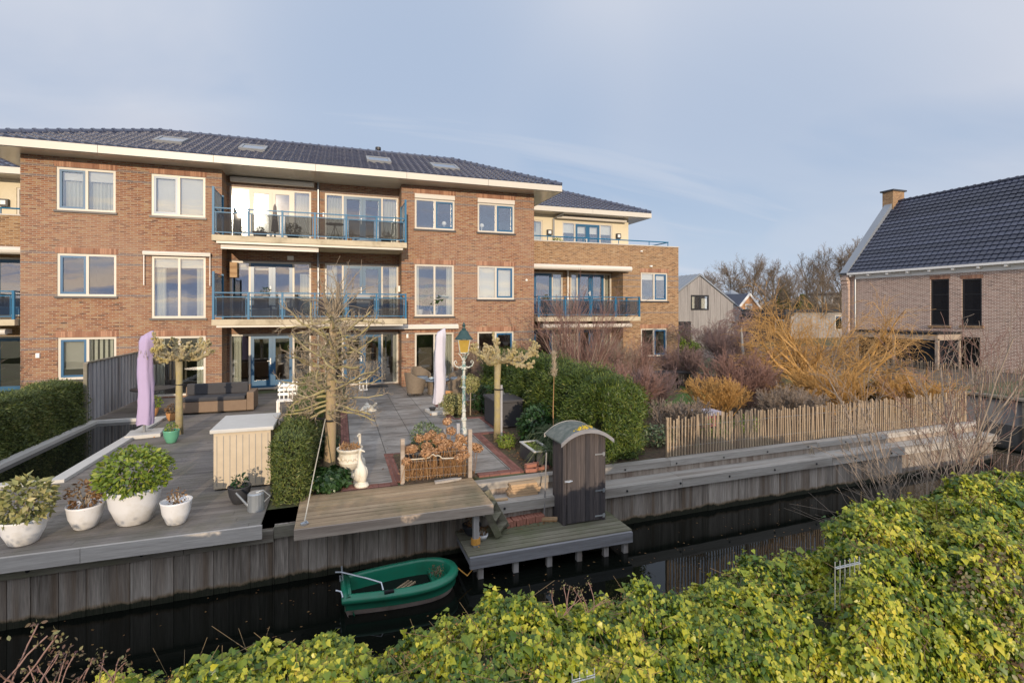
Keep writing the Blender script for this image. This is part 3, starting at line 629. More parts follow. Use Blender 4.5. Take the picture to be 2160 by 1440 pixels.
def main_block():
    B = thing('apartment_building', 'three-storey red brick apartment block with long pantiled hip roof and blue balconies', 'apartment building', (-0.83, FY, 0))
    XL, XR, L0, L1 = -9.98, 8.27, -4.087, 2.43
    ws = [(-9.02, -7.35, 6.515, 7.98), (-6.30, -4.62, 6.50, 7.98), (2.97, 4.65, 6.51, 7.98), (5.66, 7.34, 6.51, 7.98),
          (-9.0, -7.33, 3.61, 5.06), (-6.29, -4.61, 2.85, 5.06), (2.97, 4.62, 2.88, 5.05), (5.655, 7.325, 3.61, 5.06),
          (-8.98, -7.33, 0.78, 2.21), (-6.29, -4.61, 0.05, 2.2), (2.97, 4.61, 0.28, 2.2), (5.65, 7.31, 0.78, 2.21)]
    mb = MB()
    wallY(mb, XL, L0, 0, ZS, FY, [w for w in ws if w[1] < L0]); wallY(mb, L1, XR, 0, ZS, FY, [w for w in ws if w[0] > L1])
    wallX(mb, FY, LY, 0, ZS, L0); wallX(mb, FY, LY, 0, ZS, L1)
    us = []
    for z0, z1 in ((0.02, 2.2), (2.87, 5.05), (5.75, 7.93)): us += [(-4.0, -1.07, z0, z1), (-0.55, 2.40, z0, z1)]
    wallY(mb, L0, L1, 0, ZS, LY, us, 0.1); wallX(mb, FY, 27.4, 0, ZS, XL); wallX(mb, FY, 27.4, 0, ZS, XR)
    mb.quad((XL, 27.4, 0), (XR, 27.4, 0), (XR, 27.4, ZS), (XL, 27.4, ZS))
    mb.build('wall', M['brick'], B)
    rm = MB()
    for z0 in (0.0, 2.86, 5.74):
        room(rm, XL + 0.05, L0 - 0.1, FY + 0.13, 26.5, z0 + 0.01, z0 + 2.6); room(rm, L0, -0.85, LY + 0.12, 26.5, z0 + 0.01, z0 + 2.6); room(rm, -0.75, L1, LY + 0.12, 26.5, z0 + 0.01, z0 + 2.6); room(rm, L1 + 0.1, XR - 0.05, FY + 0.13, 26.5, z0 + 0.01, z0 + 2.6)
    rm.build('interior', M['room'], B)
    B_, C_ = 'b', 'c'
    inn = {0: [('b', 0.02, 0.98, 0.72, 1), ('c', 0.03, 0.97, 0, 0.75)], 1: [('b', 0.02, 0.98, 0.0, 1)], 2: [], 3: [],
           4: [], 5: [('b', 0.02, 0.98, 0.82, 1), ('c', 0.03, 0.22, 0, 0.85), ('c', 0.8, 0.98, 0, 0.85)], 6: [('c', 0.02, 0.12, 0, 1), ('c', 0.83, 0.98, 0, 1)],
           7: [('b', 0.02, 0.98, 0.0, 1)], 8: [('v', 0.04, 0.46, 0.25, 1), ('s', 0.52, 0.98, 0, 1)], 9: [('c', 0.02, 0.2, 0, 1), ('c', 0.8, 0.98, 0, 1)], 10: [('c', 0.02, 0.06, 0, 1), ('c', 0.78, 0.98, 0, 1)], 11: []}
    blue = {0: 1, 1: 1, 2: 2, 3: 2, 4: 1, 7: 2, 8: 1, 11: 2}
    for i, w in enumerate(ws):
        g = 'glass' if i < 8 else 'glass_gf'
        window(B, *w, FY, blue.get(i, 0), 2, g, inn[i], roller=i in (2, 3), sill=i != 9)
    for n, (x0, x1, z0, z1) in enumerate(us):
        left = x0 < -3; st = n // 2
        cuts = [x0 + 0.69, x0 + 1.49, x0 + 2.27] if left else [0.147, 0.937, 1.727]
        g = ('glass_gf', 'glass', 'glass')[st]
        if st == 2 and left: g = 'glass_film'
        inner = {0: [('c', 0.02, 0.12, 0, 1)] if left else [('c', 0.93, 1.0, 0, 1)], 1: [('c', 0.85, 0.99, 0, 0.8), ('b', 0.02, 0.5, 0.85, 1)] if left else [('c', 0.01, 0.16, 0, 1), ('c', 0.88, 0.99, 0, 1)],
                 2: [('c', 0.02, 0.2, 0, 1), ('c', 0.8, 0.98, 0, 1)] if left else [('c', 0.01, 0.24, 0, 1), ('c', 0.76, 0.99, 0, 1)]}[st]
        doors(B, x0, x1, z0, z1, LY, cuts, g, 'cream' if (st == 2 and left) else 'blue', inner)
    rf = roofed(B, -10.87, 9.22, 20.2, 28.2, True, True)
    for a in ((325, 397, 300), (505, 564, 316), (774, 822, 341), (912, 962, 355)): skylight(rf, *a)
    mb = MB().tube([(1.75, 24.6, 10.1), (1.75, 24.6, 10.72)], 0.07, 10); mb.tube([(1.75, 24.6, 10.7), (1.75, 24.6, 10.82)], [0.13, 0.13], 10); mb.build('roof_vent', M['dark'], rf)
    s = MB(); s.box(-10.84, 9.19, 20.23, 28.15, ZS - 0.012, ZS); s.build('soffit', M['soffit'], B)
    b2 = balcony(B, -4.04, 2.40, 19.46, LY - 0.03 if False else FY - 0.01, 5.70, 6, True, True)
    b1 = balcony(B, -4.04, 2.40, 19.46, FY - 0.01, 2.815, 6, True, False)
    for b, z in ((b2, 5.70), (b1, 2.815)): MB().box(L0 + 0.01, L1 - 0.01, FY - 0.008, LY - 0.004, z - 0.2, z - 0.003).build('floor_slab', M['concrete'], b)
    MB().box(-3.95, 2.3, 19.5, 19.56, 5.42, 5.497).box(-3.95, 2.3, 19.5, 19.56, 2.545, 2.612).build('edge_trim', M['cream'], B)
    def awn(x0, x1, y, z, h=0.17, d=0.16):
        mb = MB(); mb.tube([(x0, y, z), (x1, y, z)], [h * 0.55, h * 0.55], 10); mb.box(x0, x1, y - d * 0.5, y + d * 0.6, z - h * 0.5, z + h * 0.2)
        mb.build('awning', M['awning'], B, bevel=0.012)
    awn(-3.95, -0.95, 21.84, 8.18, 0.2); awn(-3.85, -0.7, 19.72, 5.33, 0.17); awn(-6.52, -4.42, 20.97, 5.15, 0.14, 0.12); awn(0.15, 4.75, 20.86, 2.46, 0.19, 0.26)
    for x in (-6.49, -4.45): MB().tube([(x, 20.97, 5.1), (x, 20.96, 4.02)], 0.014, 6).build('awning_arm', M['white'], B)
    MB().tube([(-0.80, 21.93, 0.1), (-0.80, 21.93, ZS - 0.02)], 0.045, 10).build('downpipe', M['pipe'], B)
    MB().box(-3.98, -3.72, 21.82, 21.99, 4.4, 4.98).build('nest_box', M['timber'], B)
    for bx in ((2.62, 2.7, FY - 0.05, FY - 0.001, 2.0, 2.16), (-0.63, -0.57, LY - 0.05, LY - 0.001, 6.95, 7.12), (2.33, 2.41, 21.4, 21.47, 3.9, 4.15), (-9.55, -9.45, FY - 0.06, FY - 0.001, 1.55, 1.7), (-1.95, -1.72, LY - 0.06, LY - 0.001, 5.14, 5.3)):
        MB().box(*bx).build('wall_lamp', M['white'], B)
    mb = MB(); mb.tube([(7.9, FY - 0.04, 4.48), (7.9, FY - 0.001, 4.48)], 0.05, 10); mb.build('vent_cap', M['white'], B)
main_block()
def side_block():
    """brown brick wing, set back, roof terrace with cream penthouse; origin at x=8.27 so its mirror image can stand at the other end"""
    X = 8.27; Y = 22.1
    B = thing('apartment_building', 'lower brown brick wing with roof terrace and cream penthouse, standing right of the long block', 'apartment building', (X, Y, 0))
    XR = 16.77; mb = MB(); ws = [(14.5, 16.1, 3.61, 5.06), (14.5, 16.07, 0.78, 2.21)]
    wallY(mb, 13.46, XR, 0, 6.40, Y, ws); mb.quad((X, Y, 5.14), (13.46, Y, 5.14), (13.46, Y, 6.40), (X, Y, 6.40))
    wallX(mb, Y, 23.2, 0, 5.14, 13.46); us = [(8.35, 10.66, 2.9, 5.04), (11.08, 13.44, 2.9, 5.04), (8.35, 10.66, 0.03, 2.2), (11.08, 13.44, 0.03, 2.2)]
    wallY(mb, X, 13.46, 0, 5.14, 23.2, us, 0.1); mb.quad((X, Y, 5.14), (13.46, Y, 5.14), (13.46, 23.2, 5.14), (X, 23.2, 5.14))
    wallX(mb, Y, 33, 0, 6.40, XR); mb.quad((X, Y + 0.2, 5.9), (XR - 0.2, Y + 0.2, 5.9), (XR - 0.2, 33, 5.9), (X, 33, 5.9))
    mb.quad((X, 33, 0), (XR, 33, 0), (XR, 33, 6.4), (X, 33, 6.4)); mb.quad((XR - 0.2, Y + 0.2, 5.9), (XR - 0.2, 33, 5.9), (XR - 0.2, 33, 6.4), (XR - 0.2, Y + 0.2, 6.4))
    mb.quad((X, Y + 0.2, 5.9), (XR - 0.2, Y + 0.2, 5.9), (XR - 0.2, Y + 0.2, 6.4), (X, Y + 0.2, 6.4))
    mb.build('wall', M['brick2'], B)
    MB().box(X, XR + 0.03, Y - 0.03, Y + 0.23, 6.402, 6.45).box(XR - 0.22, XR + 0.03, Y + 0.23, 33, 6.402, 6.45).build('coping', M['soffit'], B)
    rm = MB()
    for z0 in (0, 2.88): room(rm, X + 0.1, 13.5, 23.33, 29, z0 + 0.01, z0 + 2.6); room(rm, 13.6, XR - 0.1, Y + 0.13, 29, z0 + 0.01, z0 + 2.6)
    room(rm, X + 0.1, 15.6, 25.33, 30, 5.95, 8.2); rm.build('interior', M['room'], B)
    window(B, *ws[0], Y, 2, 2, 'glass', [('b', 0.02, 0.98, 0.75, 1)]); window(B, *ws[1], Y, 2, 2, 'glass_gf', [('c', 0.02, 0.15, 0, 1)])
    for (x0, x1, z0, z1), cuts in zip(us, ([8.5, 9.1, 10.1], [11.476, 12.25, 13.027], [8.5, 9.1, 10.1], [11.476, 12.25, 13.027])):
        doors(B, x0, x1, z0, z1, 23.2, cuts, 'glass' if z0 > 1 else 'glass_gf', 'blue', [('c', 0.0, 0.17, 0, 1), ('c', 0.8, 1.0, 0, 1)])
    balcony(B, 8.42, 13.62, 20.85, Y - 0.01, 2.83, 4); MB().box(X + 0.02, 13.45, Y - 0.008, 23.19, 2.63, 2.826).build('floor_slab', M['concrete'], B)
    for x0, x1, y, z, h in ((8.3, 13.7, 21.75, 5.17, 0.26), (8.7, 13.3, 21.1, 2.42, 0.2)): MB().tube([(x0, y, z), (x1, y, z)], h * 0.5, 10).box(x0, x1 - 0.03, y, y + 0.3, z - h * 0.3, z + h * 0.42).build('awning', M['awning'], B)
    MB().tube([(10.9, 23.1, 0.1), (10.9, 23.1, 5.13)], 0.05, 10).build('downpipe', M['white'], B)
    # penthouse
    mb = MB(); ps = [(9.3, 10.4, 5.95, 7.98), (11.55, 14.66, 5.95, 7.98)]; wallY(mb, X, 15.7, 5.9, ZS, 25.2, ps, 0.1); wallX(mb, 25.2, 31.4, 5.9, ZS, 15.7); mb.quad((X, 31.4, 5.9), (15.7, 31.4, 5.9), (15.7, 31.4, ZS), (X, 31.4, ZS))
    mb.build('penthouse', M['render'], B)
    window(B, *ps[0], 25.2, 0, 1, 'glass', [('c', 0, 1, 0, 1)], sill=False, lintel=False)
    doors(B, *ps[1], 25.2, [12.32, 13.1, 13.88], 'glass', 'blue', [('b', 0.0, 1.0, 0.72, 1)])
    roofed(B, 9.25, 16.6, 24.3, 32.3, False, True); MB().box(8.3, 16.57, 24.33, 32.25, ZS - 0.012, ZS).build('soffit', M['soffit'], B)
    mb = MB().box(8.3, 9.25, 24.3, 24.33, ZS, ZF); mb.build('fascia', M['cream'], B)
    a = MB(); a.tube([(11.1, 24.95, 8.17), (15.4, 24.95, 8.17)], 0.08, 8); a.box(11.1, 15.4, 24.95, 25.18, 8.12, 8.26); a.build('awning', M['awning'], B)
    MB().tube([(11.0, 25.1, 5.95), (11.0, 25.1, 8.1), (11.3, 24.5, 8.28)], 0.05, 8).build('downpipe', M['grey'], B)
    for x in (10.75, 15.0):
        l = MB().box(x - 0.14, x + 0.14, 25.06, 25.19, 7.2, 7.48).build('wall_lamp', M['dark'], B); MB().box(x - 0.08, x + 0.08, 25.04, 25.058, 7.26, 7.42).build('lamp_glass', M['white'], l)
    r = MB(); r.tube([(X + 0.1, Y + 0.32, 6.70), (XR - 0.4, Y + 0.32, 6.70), (XR - 0.4, 25.5, 6.70)], 0.03, 6)
    for x in (9.5, 11.4, 13.4, 15.2, XR - 0.42): r.tube([(x, Y + 0.32, 6.0), (x, Y + 0.32, 6.7)], 0.022, 6)
    r.tube([(XR - 0.4, 25.4, 6.0), (XR - 0.4, 25.4, 6.7)], 0.022, 6); r.build('railing', M['rail'], B)
    MB().box(15.0, 15.12, Y - 0.1, Y - 0.001, 5.35, 5.42).build('security_lamp', M['white'], B); MB().box(14.45, 14.55, Y - 0.08, Y - 0.001, 6.1, 6.16).build('security_lamp', M['white'], B)
    m2 = dup(B, (-1.652 - X, Y, 0), None, 'twin brown brick wing cut by the left edge of the photo, cream penthouse above', None, (-1, 1, 1))
side_block()
def right_house():
    X = 31.6; YF = 23.95; YN = 2.0; ze = 5.45; zr = 10.45; xr = 35.9
    B = thing('brick_house', 'purple-brown brick house with steep dark tiled roof and square chimney at right', 'house', (X, 14, 0))

    def wx(px): u = (px - 1080) / FP; return X * (cY - sY * u) / (sY + cY * u)
    ops = [(wx(2002), wx(1963), 2.30, 4.86), (wx(2071), wx(2029), 2.33, 4.80), (wx(2067), wx(1815), 0.0, 1.72)]
    mb = MB(); wallX(mb, YN, YF, 0, ze, X, ops, 0.15); mb.add([(X, YF, 0), (X + 8.6, YF, 0), (X + 8.6, YF, ze), (xr, YF, zr), (X, YF, ze)], [(0, 1, 2, 3, 4)])
    mb.box(X - 0.25, X + 0.5, YF + 0.001, YF + 0.45, 0, ze + 0.25)
    for i, z in enumerate((4.6, 4.85, 5.1)): mb.box(X - 0.31 - i * 0.05, X - 0.25, YF + 0.002, YF + 0.448, z, z + 0.18)
    mb.quad((X + 8.6, YN, 0), (X + 8.6, YF, 0), (X + 8.6, YF, ze), (X + 8.6, YN, ze)); mb.quad((X, YN, 0), (X + 8.6, YN, 0), (X + 8.6, YN, ze), (X, YN, ze)); mb.add([(X, YN + .01, ze), (X + 8.6, YN + .01, ze), (xr, YN + .01, zr)], [(0, 1, 2)])
    mb.build('wall', M['brick3'], B)
    # coping of the raised gable
    g = MB(); a0 = Vector((X - 0.35, YF + 0.22, ze + 0.05)); a1 = Vector((xr, YF + 0.22, zr + 0.35)); a2 = Vector((X + 8.9, YF + 0.22, ze + 0.05))
    g.beam(a0, a1, 0.5, 0.22); g.beam(a1, a2, 0.5, 0.22); g.build('gable_coping', M['zinc'], B)
    t = MB(); slope = math.hypot(xr - X, zr - ze)
    tile_face(t, (X - 0.35, YF, ze + 0.05 - 0.35 * 0.0), (0, -1, 0), (1, 0, 0), YF - YN, xr - X + 0.35, zr - ze, False, False, 0.30, 0.34, 0.024)
    tile_face(t, (X + 8.95, YN, ze + 0.05), (0, 1, 0), (-1, 0, 0), YF - YN, xr - X + 0.35, zr - ze, False, False, 0.30, 0.34, 0.024)
    rf = t.build('roof', M['tile2'], B); rc = MB(); ridge_caps(rc, (xr, YN, zr + 0.08), (xr, YF, zr + 0.08), 0.11, 0.4); rc.build('ridge_tile', M['tile2'], rf)
    mb = MB(); mb.obox((33.4, wx(2155), 7.7), (0.3, 0.3, 0.05), (0, -0.86, 0)); mb.build('roof_vent', M['dark'], rf)
    ch = MB(); ch.box(xr - 0.55, xr + 0.55, YF - 0.1, YF + 0.6, zr - 0.9, zr + 0.75); c = ch.build('chimney', M['brick2'], B); MB().box(xr - 0.66, xr + 0.66, YF - 0.2, YF + 0.7, zr + 0.752, zr + 0.85).build('chimney_cap', M['sill'], c)
    MB().box(X - 0.42, X - 0.005, YN, YF - 0.02, ze - 0.02, ze + 0.1).build('eave_box', M['white'], B)  # white box gutter along the eave
    s = MB(); s.box(X - 0.06, X - 0.002, YN, YF - 0.3, ze - 0.3, ze - 0.022); y = YN + 1
    while y < YF: s.box(X - 0.36, X - 0.062, y, y + 0.12, ze - 0.14, ze - 0.022); y += 1.15
    s.build('fascia', M['white'], B)
    MB().tube([(X - 0.1, YF - 0.35, 0), (X - 0.1, YF - 0.35, ze - 0.3)], 0.055, 10).build('downpipe', M['pipe'], B)
    for k_, (y0, y1, z0, z1) in enumerate(ops[:2]):
        m = MB()
        for a, b, c_, d in ((y0, y0 + 0.08, z0, z1), (y1 - 0.08, y1, z0, z1), (y0 + .08, y1 - .08, z1 - 0.08, z1), (y0 + .08, y1 - .08, z0, z0 + 0.08)): m.box(X + 0.04, X + 0.11, a, b, c_, d)
        for i in (1, 2): m.box(X + 0.05, X + 0.1, y0 + .08, y1 - .08, z0 + (z1 - z0) * i / 3 - 0.02, z0 + (z1 - z0) * i / 3 + 0.02)
        w = m.build('window', M['dark'], B); MB().box(X + 0.07, X + 0.076, y0 + .08, y1 - .08, z0 + .08, z1 - .08).build('pane', M['glass_dark'], w)
        MB().box(X - 0.08, X + 0.03, y0 - 0.1, y1 + 0.1, z0 - 0.12, z0 - 0.002).build('sill', M['brick2'], w)
        s = MB(); y = y0 - 0.05
        while y < y1 + 0.05: s.box(X - 0.004, X + 0.02, y, y + 0.055, z1 + 0.01, z1 + 0.22); y += 0.068
        s.build('lintel', M['soldier'], w)
    rm = MB(); t = MB(); room(t, 3, YF - 0.5, X + 0.16, X + 5, 0.01, 5.2); rm.add([(v[1], v[0], v[2]) for v in t.v], t.f); rm.build('interior', M['room2'], B)
    y0, y1, z0, z1 = ops[2]; m = MB(); n = 5
    for i in range(n + 1): yy = y0 + (y1 - y0) * i / n; m.box(X + 0.03, X + 0.12, yy - 0.05, yy + 0.05, z0, z1)
    m.box(X + 0.03, X + 0.12, y0, y1, z1 - 0.1, z1 - 0.003); w = m.build('glazed_front', M['dark'], B); MB().box(X + 0.07, X + 0.076, y0, y1, 0.02, z1 - 0.1).build('pane', M['glass_gf'], w)
    # veranda in front of the ground floor
    V = thing('veranda', 'timber veranda with flat dark roof against the right brick house', 'veranda', (30, 17, 0))
    yn, yf = 17.75, 22.2; x0 = 29.6
    MB().box(x0, X - 0.02, yn, yf, 1.86, 1.98).build('roof', M['dark'], V); b = MB(); b.box(x0 + 0.05, x0 + 0.2, yn, yf, 1.56, 1.857); b.box(x0 + 0.2, X - 0.03, yn + 0.02, yn + 0.14, 1.56, 1.857); b.build('beam', M['plat_edge'], V)
    for y in (yn + 0.07, (yn + yf) / 2, yf - 0.1): MB().box(x0 + 0.06, x0 + 0.2, y - 0.07, y + 0.07, 0, 1.618).build('post', M['plat_edge'], V)
    MB().box(x0 + .21, X - .21, yn + .07, yn + .076, .02, 1.55).build('glazing', M['glass_dark'], V); MB().box(x0 + .10, x0 + .106, yn + .16, yf - .2, .02, 1.55).build('glazing', M['glass_dark'], V); MB().quad((x0 + .2, yn + .2, .004), (X, yn + .2, .004), (X, yf, .004), (x0 + .2, yf, .004)).build('floor', M['dark'], V)
    MB().box(X - 0.2, X - 0.06, yn + 0.02, yn + 0.14, 0, 1.618).build('post', M['plat_edge'], V)
right_house()
def far_buildings():
    # grey timber gable house
    Y = 36.0; a = Q(1476, 581, Y); r = Q(1568, 657, Y); B = thing('timber_house', 'grey timber-clad gable house with metal roof behind the brown wing', 'house', (a.x, Y, 0))
    half = r.x - a.x; dz = a.z - r.z; k = dz / half; xr = a.x + 4.4; zr_ = a.z - 4.4 * k; xl = a.x - 4.4
    w0, w1 = Q(1457, 622, Y), Q(1495, 654, Y); d0, d1 = Q(1429, 678, Y), Q(1457, 700, Y)
    ops = [(w0.x, w1.x, w1.z, w0.z), (d0.x - 2, d1.x, 0.1, d0.z)]
    mb = MB(); x = xl; b = 0.14
    rng = random.Random(4)
    while x < xr:
        x1 = min(x + b, xr); zt = min(a.z - abs(x - a.x) * k, a.z - abs(x1 - a.x) * k); segs = [(0, zt)]
        for o in ops:
            if o[0] - 0.05 < x < o[1] - 0.05: segs = [s for p in segs for s in ((p[0], min(p[1], o[2])), (max(p[0], o[3]), p[1])) if s[1] - s[0] > 0.02]
        for s in segs: mb.box(x, x1 - 0.01, Y + rng.uniform(0, .008), Y + 0.05, *s)
        x += b
    mb.build('cladding', M['clad'], B); mb = MB().add([(xl, Y + .06, 0), (xr, Y + .06, 0), (xr, Y + .06, zr_), (a.x, Y + .06, a.z - .03), (xl, Y + .06, zr_)], [(0, 1, 2, 3, 4)]); mb.build('wall', M['dark'], B)
    m = MB(); L = 12
    for s, xe in ((-1, xl - 0.25), (1, xr + 0.25)):
        ze = a.z - abs(xe - a.x) * k
        m.add([(xe, Y - 0.05, ze + .02), (a.x, Y - 0.05, a.z + .02), (a.x, Y + L, a.z + .02), (xe, Y + L, ze + .02), (xe, Y - 0.05, ze + .14), (a.x, Y - 0.05, a.z + .14), (a.x, Y + L, a.z + .14), (xe, Y + L, ze + .14)], [(0, 1, 2, 3), (4, 5, 6, 7), (0, 1, 5, 4), (3, 2, 6, 7), (0, 3, 7, 4), (1, 2, 6, 5)])
        for i in range(20):
            yy = Y + i * 0.6; m.beam((xe, yy, ze + .16), (a.x, yy, a.z + .16), 0.03, 0.05)
    m.build('roof', M['zinc'], B)
    MB().quad((xr, Y + .06, 0), (xr, Y + L, 0), (xr, Y + L, zr_), (xr, Y + .06, zr_)).build('wall', M['clad'], B)
    for (p, q, c, d), n in ((ops[0], 2), (ops[1], 3)):
        m = MB(); frame_mb(m, p, q, c, d, Y - 0.02, Y + 0.04, 0.12)
        for i in range(1, n): xx = p + (q - p) * i / n; m.box(xx - 0.07, xx + 0.07, Y - 0.015, Y + 0.04, c + .12, d - .12)
        w = m.build('window', M['dark'], B); MB().box(p + .1, q - .1, Y + 0.02, Y + 0.026, c + .1, d - .1).build('pane', M['glass_gf'], w)
        if n == 2: MB().box(p + .15, p + .4, Y + .03, Y + .035, c + .15, d - .15).box(q - .75, q - .2, Y + .03, Y + .035, c + .15, d - .3).build('blind', M['blind'], w)
    # small brick house with white verge boards and cupola
    Y = 52.0; a = Q(1580, 622, Y); l = Q(1558, 650, Y); r = Q(1607, 656, Y); H = thing('brick_house', 'small far brick gable house with white verge boards and slate roof turret', 'house', (a.x, Y, 0))
    k = (a.z - r.z) / (r.x - a.x); w = 2.3; ze = a.z - w * k
    MB().add([(a.x - w, Y, 0), (a.x + w, Y, 0), (a.x + w, Y, ze), (a.x, Y, a.z), (a.x - w, Y, ze)], [(0, 1, 2, 3, 4)]).build('wall', mat('far_orange_brick', (0.50, 0.27, 0.14), 0.85), H)
    m = MB(); m.beam((a.x - w - .2, Y - .12, ze - .15), (a.x, Y - .12, a.z + .12), 0.12, 0.26); m.beam((a.x, Y - .12, a.z + .12), (a.x + w + .2, Y - .12, ze - .15), 0.12, 0.26); m.build('verge_board', M['white'], H)
    m = MB().add([(a.x - w - .3, Y - .1, ze - .1), (a.x, Y - .1, a.z + .2), (a.x, Y + 9, a.z + .2), (a.x - w - .3, Y + 9, ze - .1), (a.x + w + .3, Y - .1, ze - .1), (a.x + w + .3, Y + 9, ze - .1)], [(0, 1, 2, 3), (1, 4, 5, 2)])
    m.box(a.x - 6, a.x, Y + 5, Y + 9, 0, ze); m.add([(a.x - 7.5, Y + 2.5, ze - .1), (a.x, Y + 2.5, ze - .1), (a.x, Y + 7, a.z + .1), (a.x - 5, Y + 7, a.z + .1)], [(0, 1, 2, 3)]); m.build('roof', M['tile2'], H)
    c = Q(1543, 625, Y + 6); m = MB(); m.box(c.x - .45, c.x + .45, Y + 5.5, Y + 6.5, c.z - 1.2, c.z + .3); t = m.build('turret', M['dark'], H)
    MB().add([(c.x - .8, Y + 5.2, c.z + .302), (c.x + .8, Y + 5.2, c.z + .302), (c.x + .8, Y + 6.8, c.z + .302), (c.x - .8, Y + 6.8, c.z + .302), (c.x, Y + 6, c.z + 1.0)], [(0, 1, 4), (1, 2, 4), (2, 3, 4), (3, 0, 4), (0, 1, 2, 3)]).build('turret_roof', M['zinc'], t)
    m = MB(); p, q = Q(1572, 641, Y), Q(1586, 660, Y); m.box(p.x, q.x, Y - .05, Y - .004, q.z, p.z); w_ = m.build('window', M['white'], H); MB().box(p.x + .12, q.x - .12, Y - .07, Y - .052, q.z + .12, p.z - .12).build('pane', M['glass_gf'], w_)
    # flat roofed sheds and outbuildings
    def flat(px0, px1, pt, Y, mt, lab, dpt=8):
        a = Q(px0, pt, Y); b = Q(px1, pt, Y); R = thing('outbuilding', lab, 'outbuilding', (a.x, Y, 0))
        m = MB(); x = a.x
        while x < b.x: m.box(x, min(x + .19, b.x), Y, Y + .05, 0, a.z - .35); x += .2
        m.build('wall', M[mt], R); MB().box(a.x, b.x, Y + .06, Y + dpt, 0, a.z - .352).build('core', M['dark'], R)
        MB().box(a.x - .2, b.x + .2, Y - .25, Y + dpt, a.z - .35, a.z).build('roof', M['dark'], R)
        m = MB(); cx_ = a.x + (b.x - a.x) * .8; m.box(cx_ - .9, cx_ + .3, Y - .06, Y - .004, .9, a.z - .7); w = m.build('window', M['cream'], R); MB().box(cx_ - .8, cx_ + .2, Y - .075, Y - .062, 1.0, a.z - .8).build('pane', M['glass_gf'], w)
    flat(1568, 1668, 660, 40, 'shed', 'low dark timber outbuilding behind the purple weeping tree')
    flat(1655, 1800, 652, 43, 'clad', 'long grey clad flat-roofed outbuilding behind the golden willow')
    Y = 95; a, b = Q(1755, 617, Y), Q(1782, 642, Y); R = thing('distant_house', 'pale house glimpsed between bare trees left of the tall roof', 'house', (a.x, Y, 0)); MB().box(a.x, b.x, Y, Y + 6, 0, a.z - .6).build('wall', M['slab'], R); MB().box(a.x - .3, b.x + .3, Y - .3, Y + 6.3, a.z - .6, a.z).build('roof', M['tile2'], R)
    m = MB(); m.box(a.x + .5, b.x - .4, Y - .05, Y - .003, b.z + .3, a.z - 1.1); m.build('window', M['dark'], R)
far_buildings()
# ================================================================== quays, decks, jetty
def yq(x): return 8.45 + 0.022 * x
def quay(name, label, x0, x1, ztop, tier, yfun=yq, seed=1, capm='waler'):
    R = thing(name, label, 'retaining wall', (x0, yfun(x0), 0)); rng = random.Random(seed)
    # vertical boards
    m = MB(); x = x0
    zt = -0.30 if tier else ztop
    while x < x1:
        w = rng.choice((0.2, 0.24, 0.28, 0.3)); xe = min(x + w, x1); o = rng.uniform(0, .012)
        m.box(x + .003, xe - .003, yfun(x) + o, yfun(x) + .05, -1.7, zt); x = xe
    m.build('planks', M['quay'], R)
    def run(y0, y1, z0, z1, nm, mt, L=4.2):
        m = MB(); x = x0
        while x < x1 - .01:
            xe = min(x + L, x1); a, b = yfun(x), yfun(xe)
            m.add([(x + .004, a + y0, z0), (xe - .004, b + y0, z0), (xe - .004, b + y1, z0), (x + .004, a + y1, z0), (x + .004, a + y0, z1), (xe - .004, b + y0, z1), (xe - .004, b + y1, z1), (x + .004, a + y1, z1)],
                  [(3, 2, 1, 0), (4, 5, 6, 7), (0, 1, 5, 4), (1, 2, 6, 5), (2, 3, 7, 6), (3, 0, 4, 7)]); x = xe
        return m.build(nm, M[mt], R)
    if tier:
        run(-.05, .34, -.30, -.255, 'ledge', 'ledge'); run(-.09, -.052, -.44, -.262, 'waler', 'ledge')
        m = MB(); x = x0
        while x < x1:
            w = rng.choice((0.16, 0.2, 0.22)); xe = min(x + w, x1); m.box(x + .003, xe - .003, yfun(x) + .34 + rng.uniform(0, .01), yfun(x) + .39, -.30, -.02); x = xe
        m.build('planks', M['quay2'], R); run(.30, .338, -.13, -.004, 'cap_board', 'ledge'); run(.338, .50, -.03, -.002, 'cap_board', 'ledge')
    else:
        run(-.075, -.002, ztop - .17, ztop, 'waler', 'waler')
    b = MB(); x = x0 + .4
    while x < x1:
        yb = yfun(x) - (.09 if tier else .075); zb = -.35 if tier else ztop - .09
        b.tube([(x, yb - .012, zb), (x, yb + .01, zb)], .022, 8)
        if tier: b.tube([(x + .2, yfun(x) + .288, -.08), (x + .2, yfun(x) + .31, -.08)], .016, 8)
        x += 1.25
    b.build('bolt', M['dark'], R); return R
M['ledge'] = plankmat('bleached_ledge', (0.30, 0.275, 0.24), (0.50, 0.47, 0.43), 'x', (0.15, 0.12, 0.09))
M['quay2'] = plankmat('upper_quay_planks', (0.25, 0.205, 0.165), (0.50, 0.43, 0.36), 'z', (0.15, 0.09, 0.06))
quay('quay_wall', 'weathered vertical plank quay under the white planters and grey terrace at left', -10.5, -0.93, -0.19, False, seed=1)
quay('quay_wall', 'vertical plank quay directly behind the green boat, under the wooden platform', -0.93, 2.35, -0.14, False, seed=2)
quay('quay_wall', 'long two-tier plank quay with bleached ledge running right of the shed', 2.35, 17.0, 0, True, seed=3)
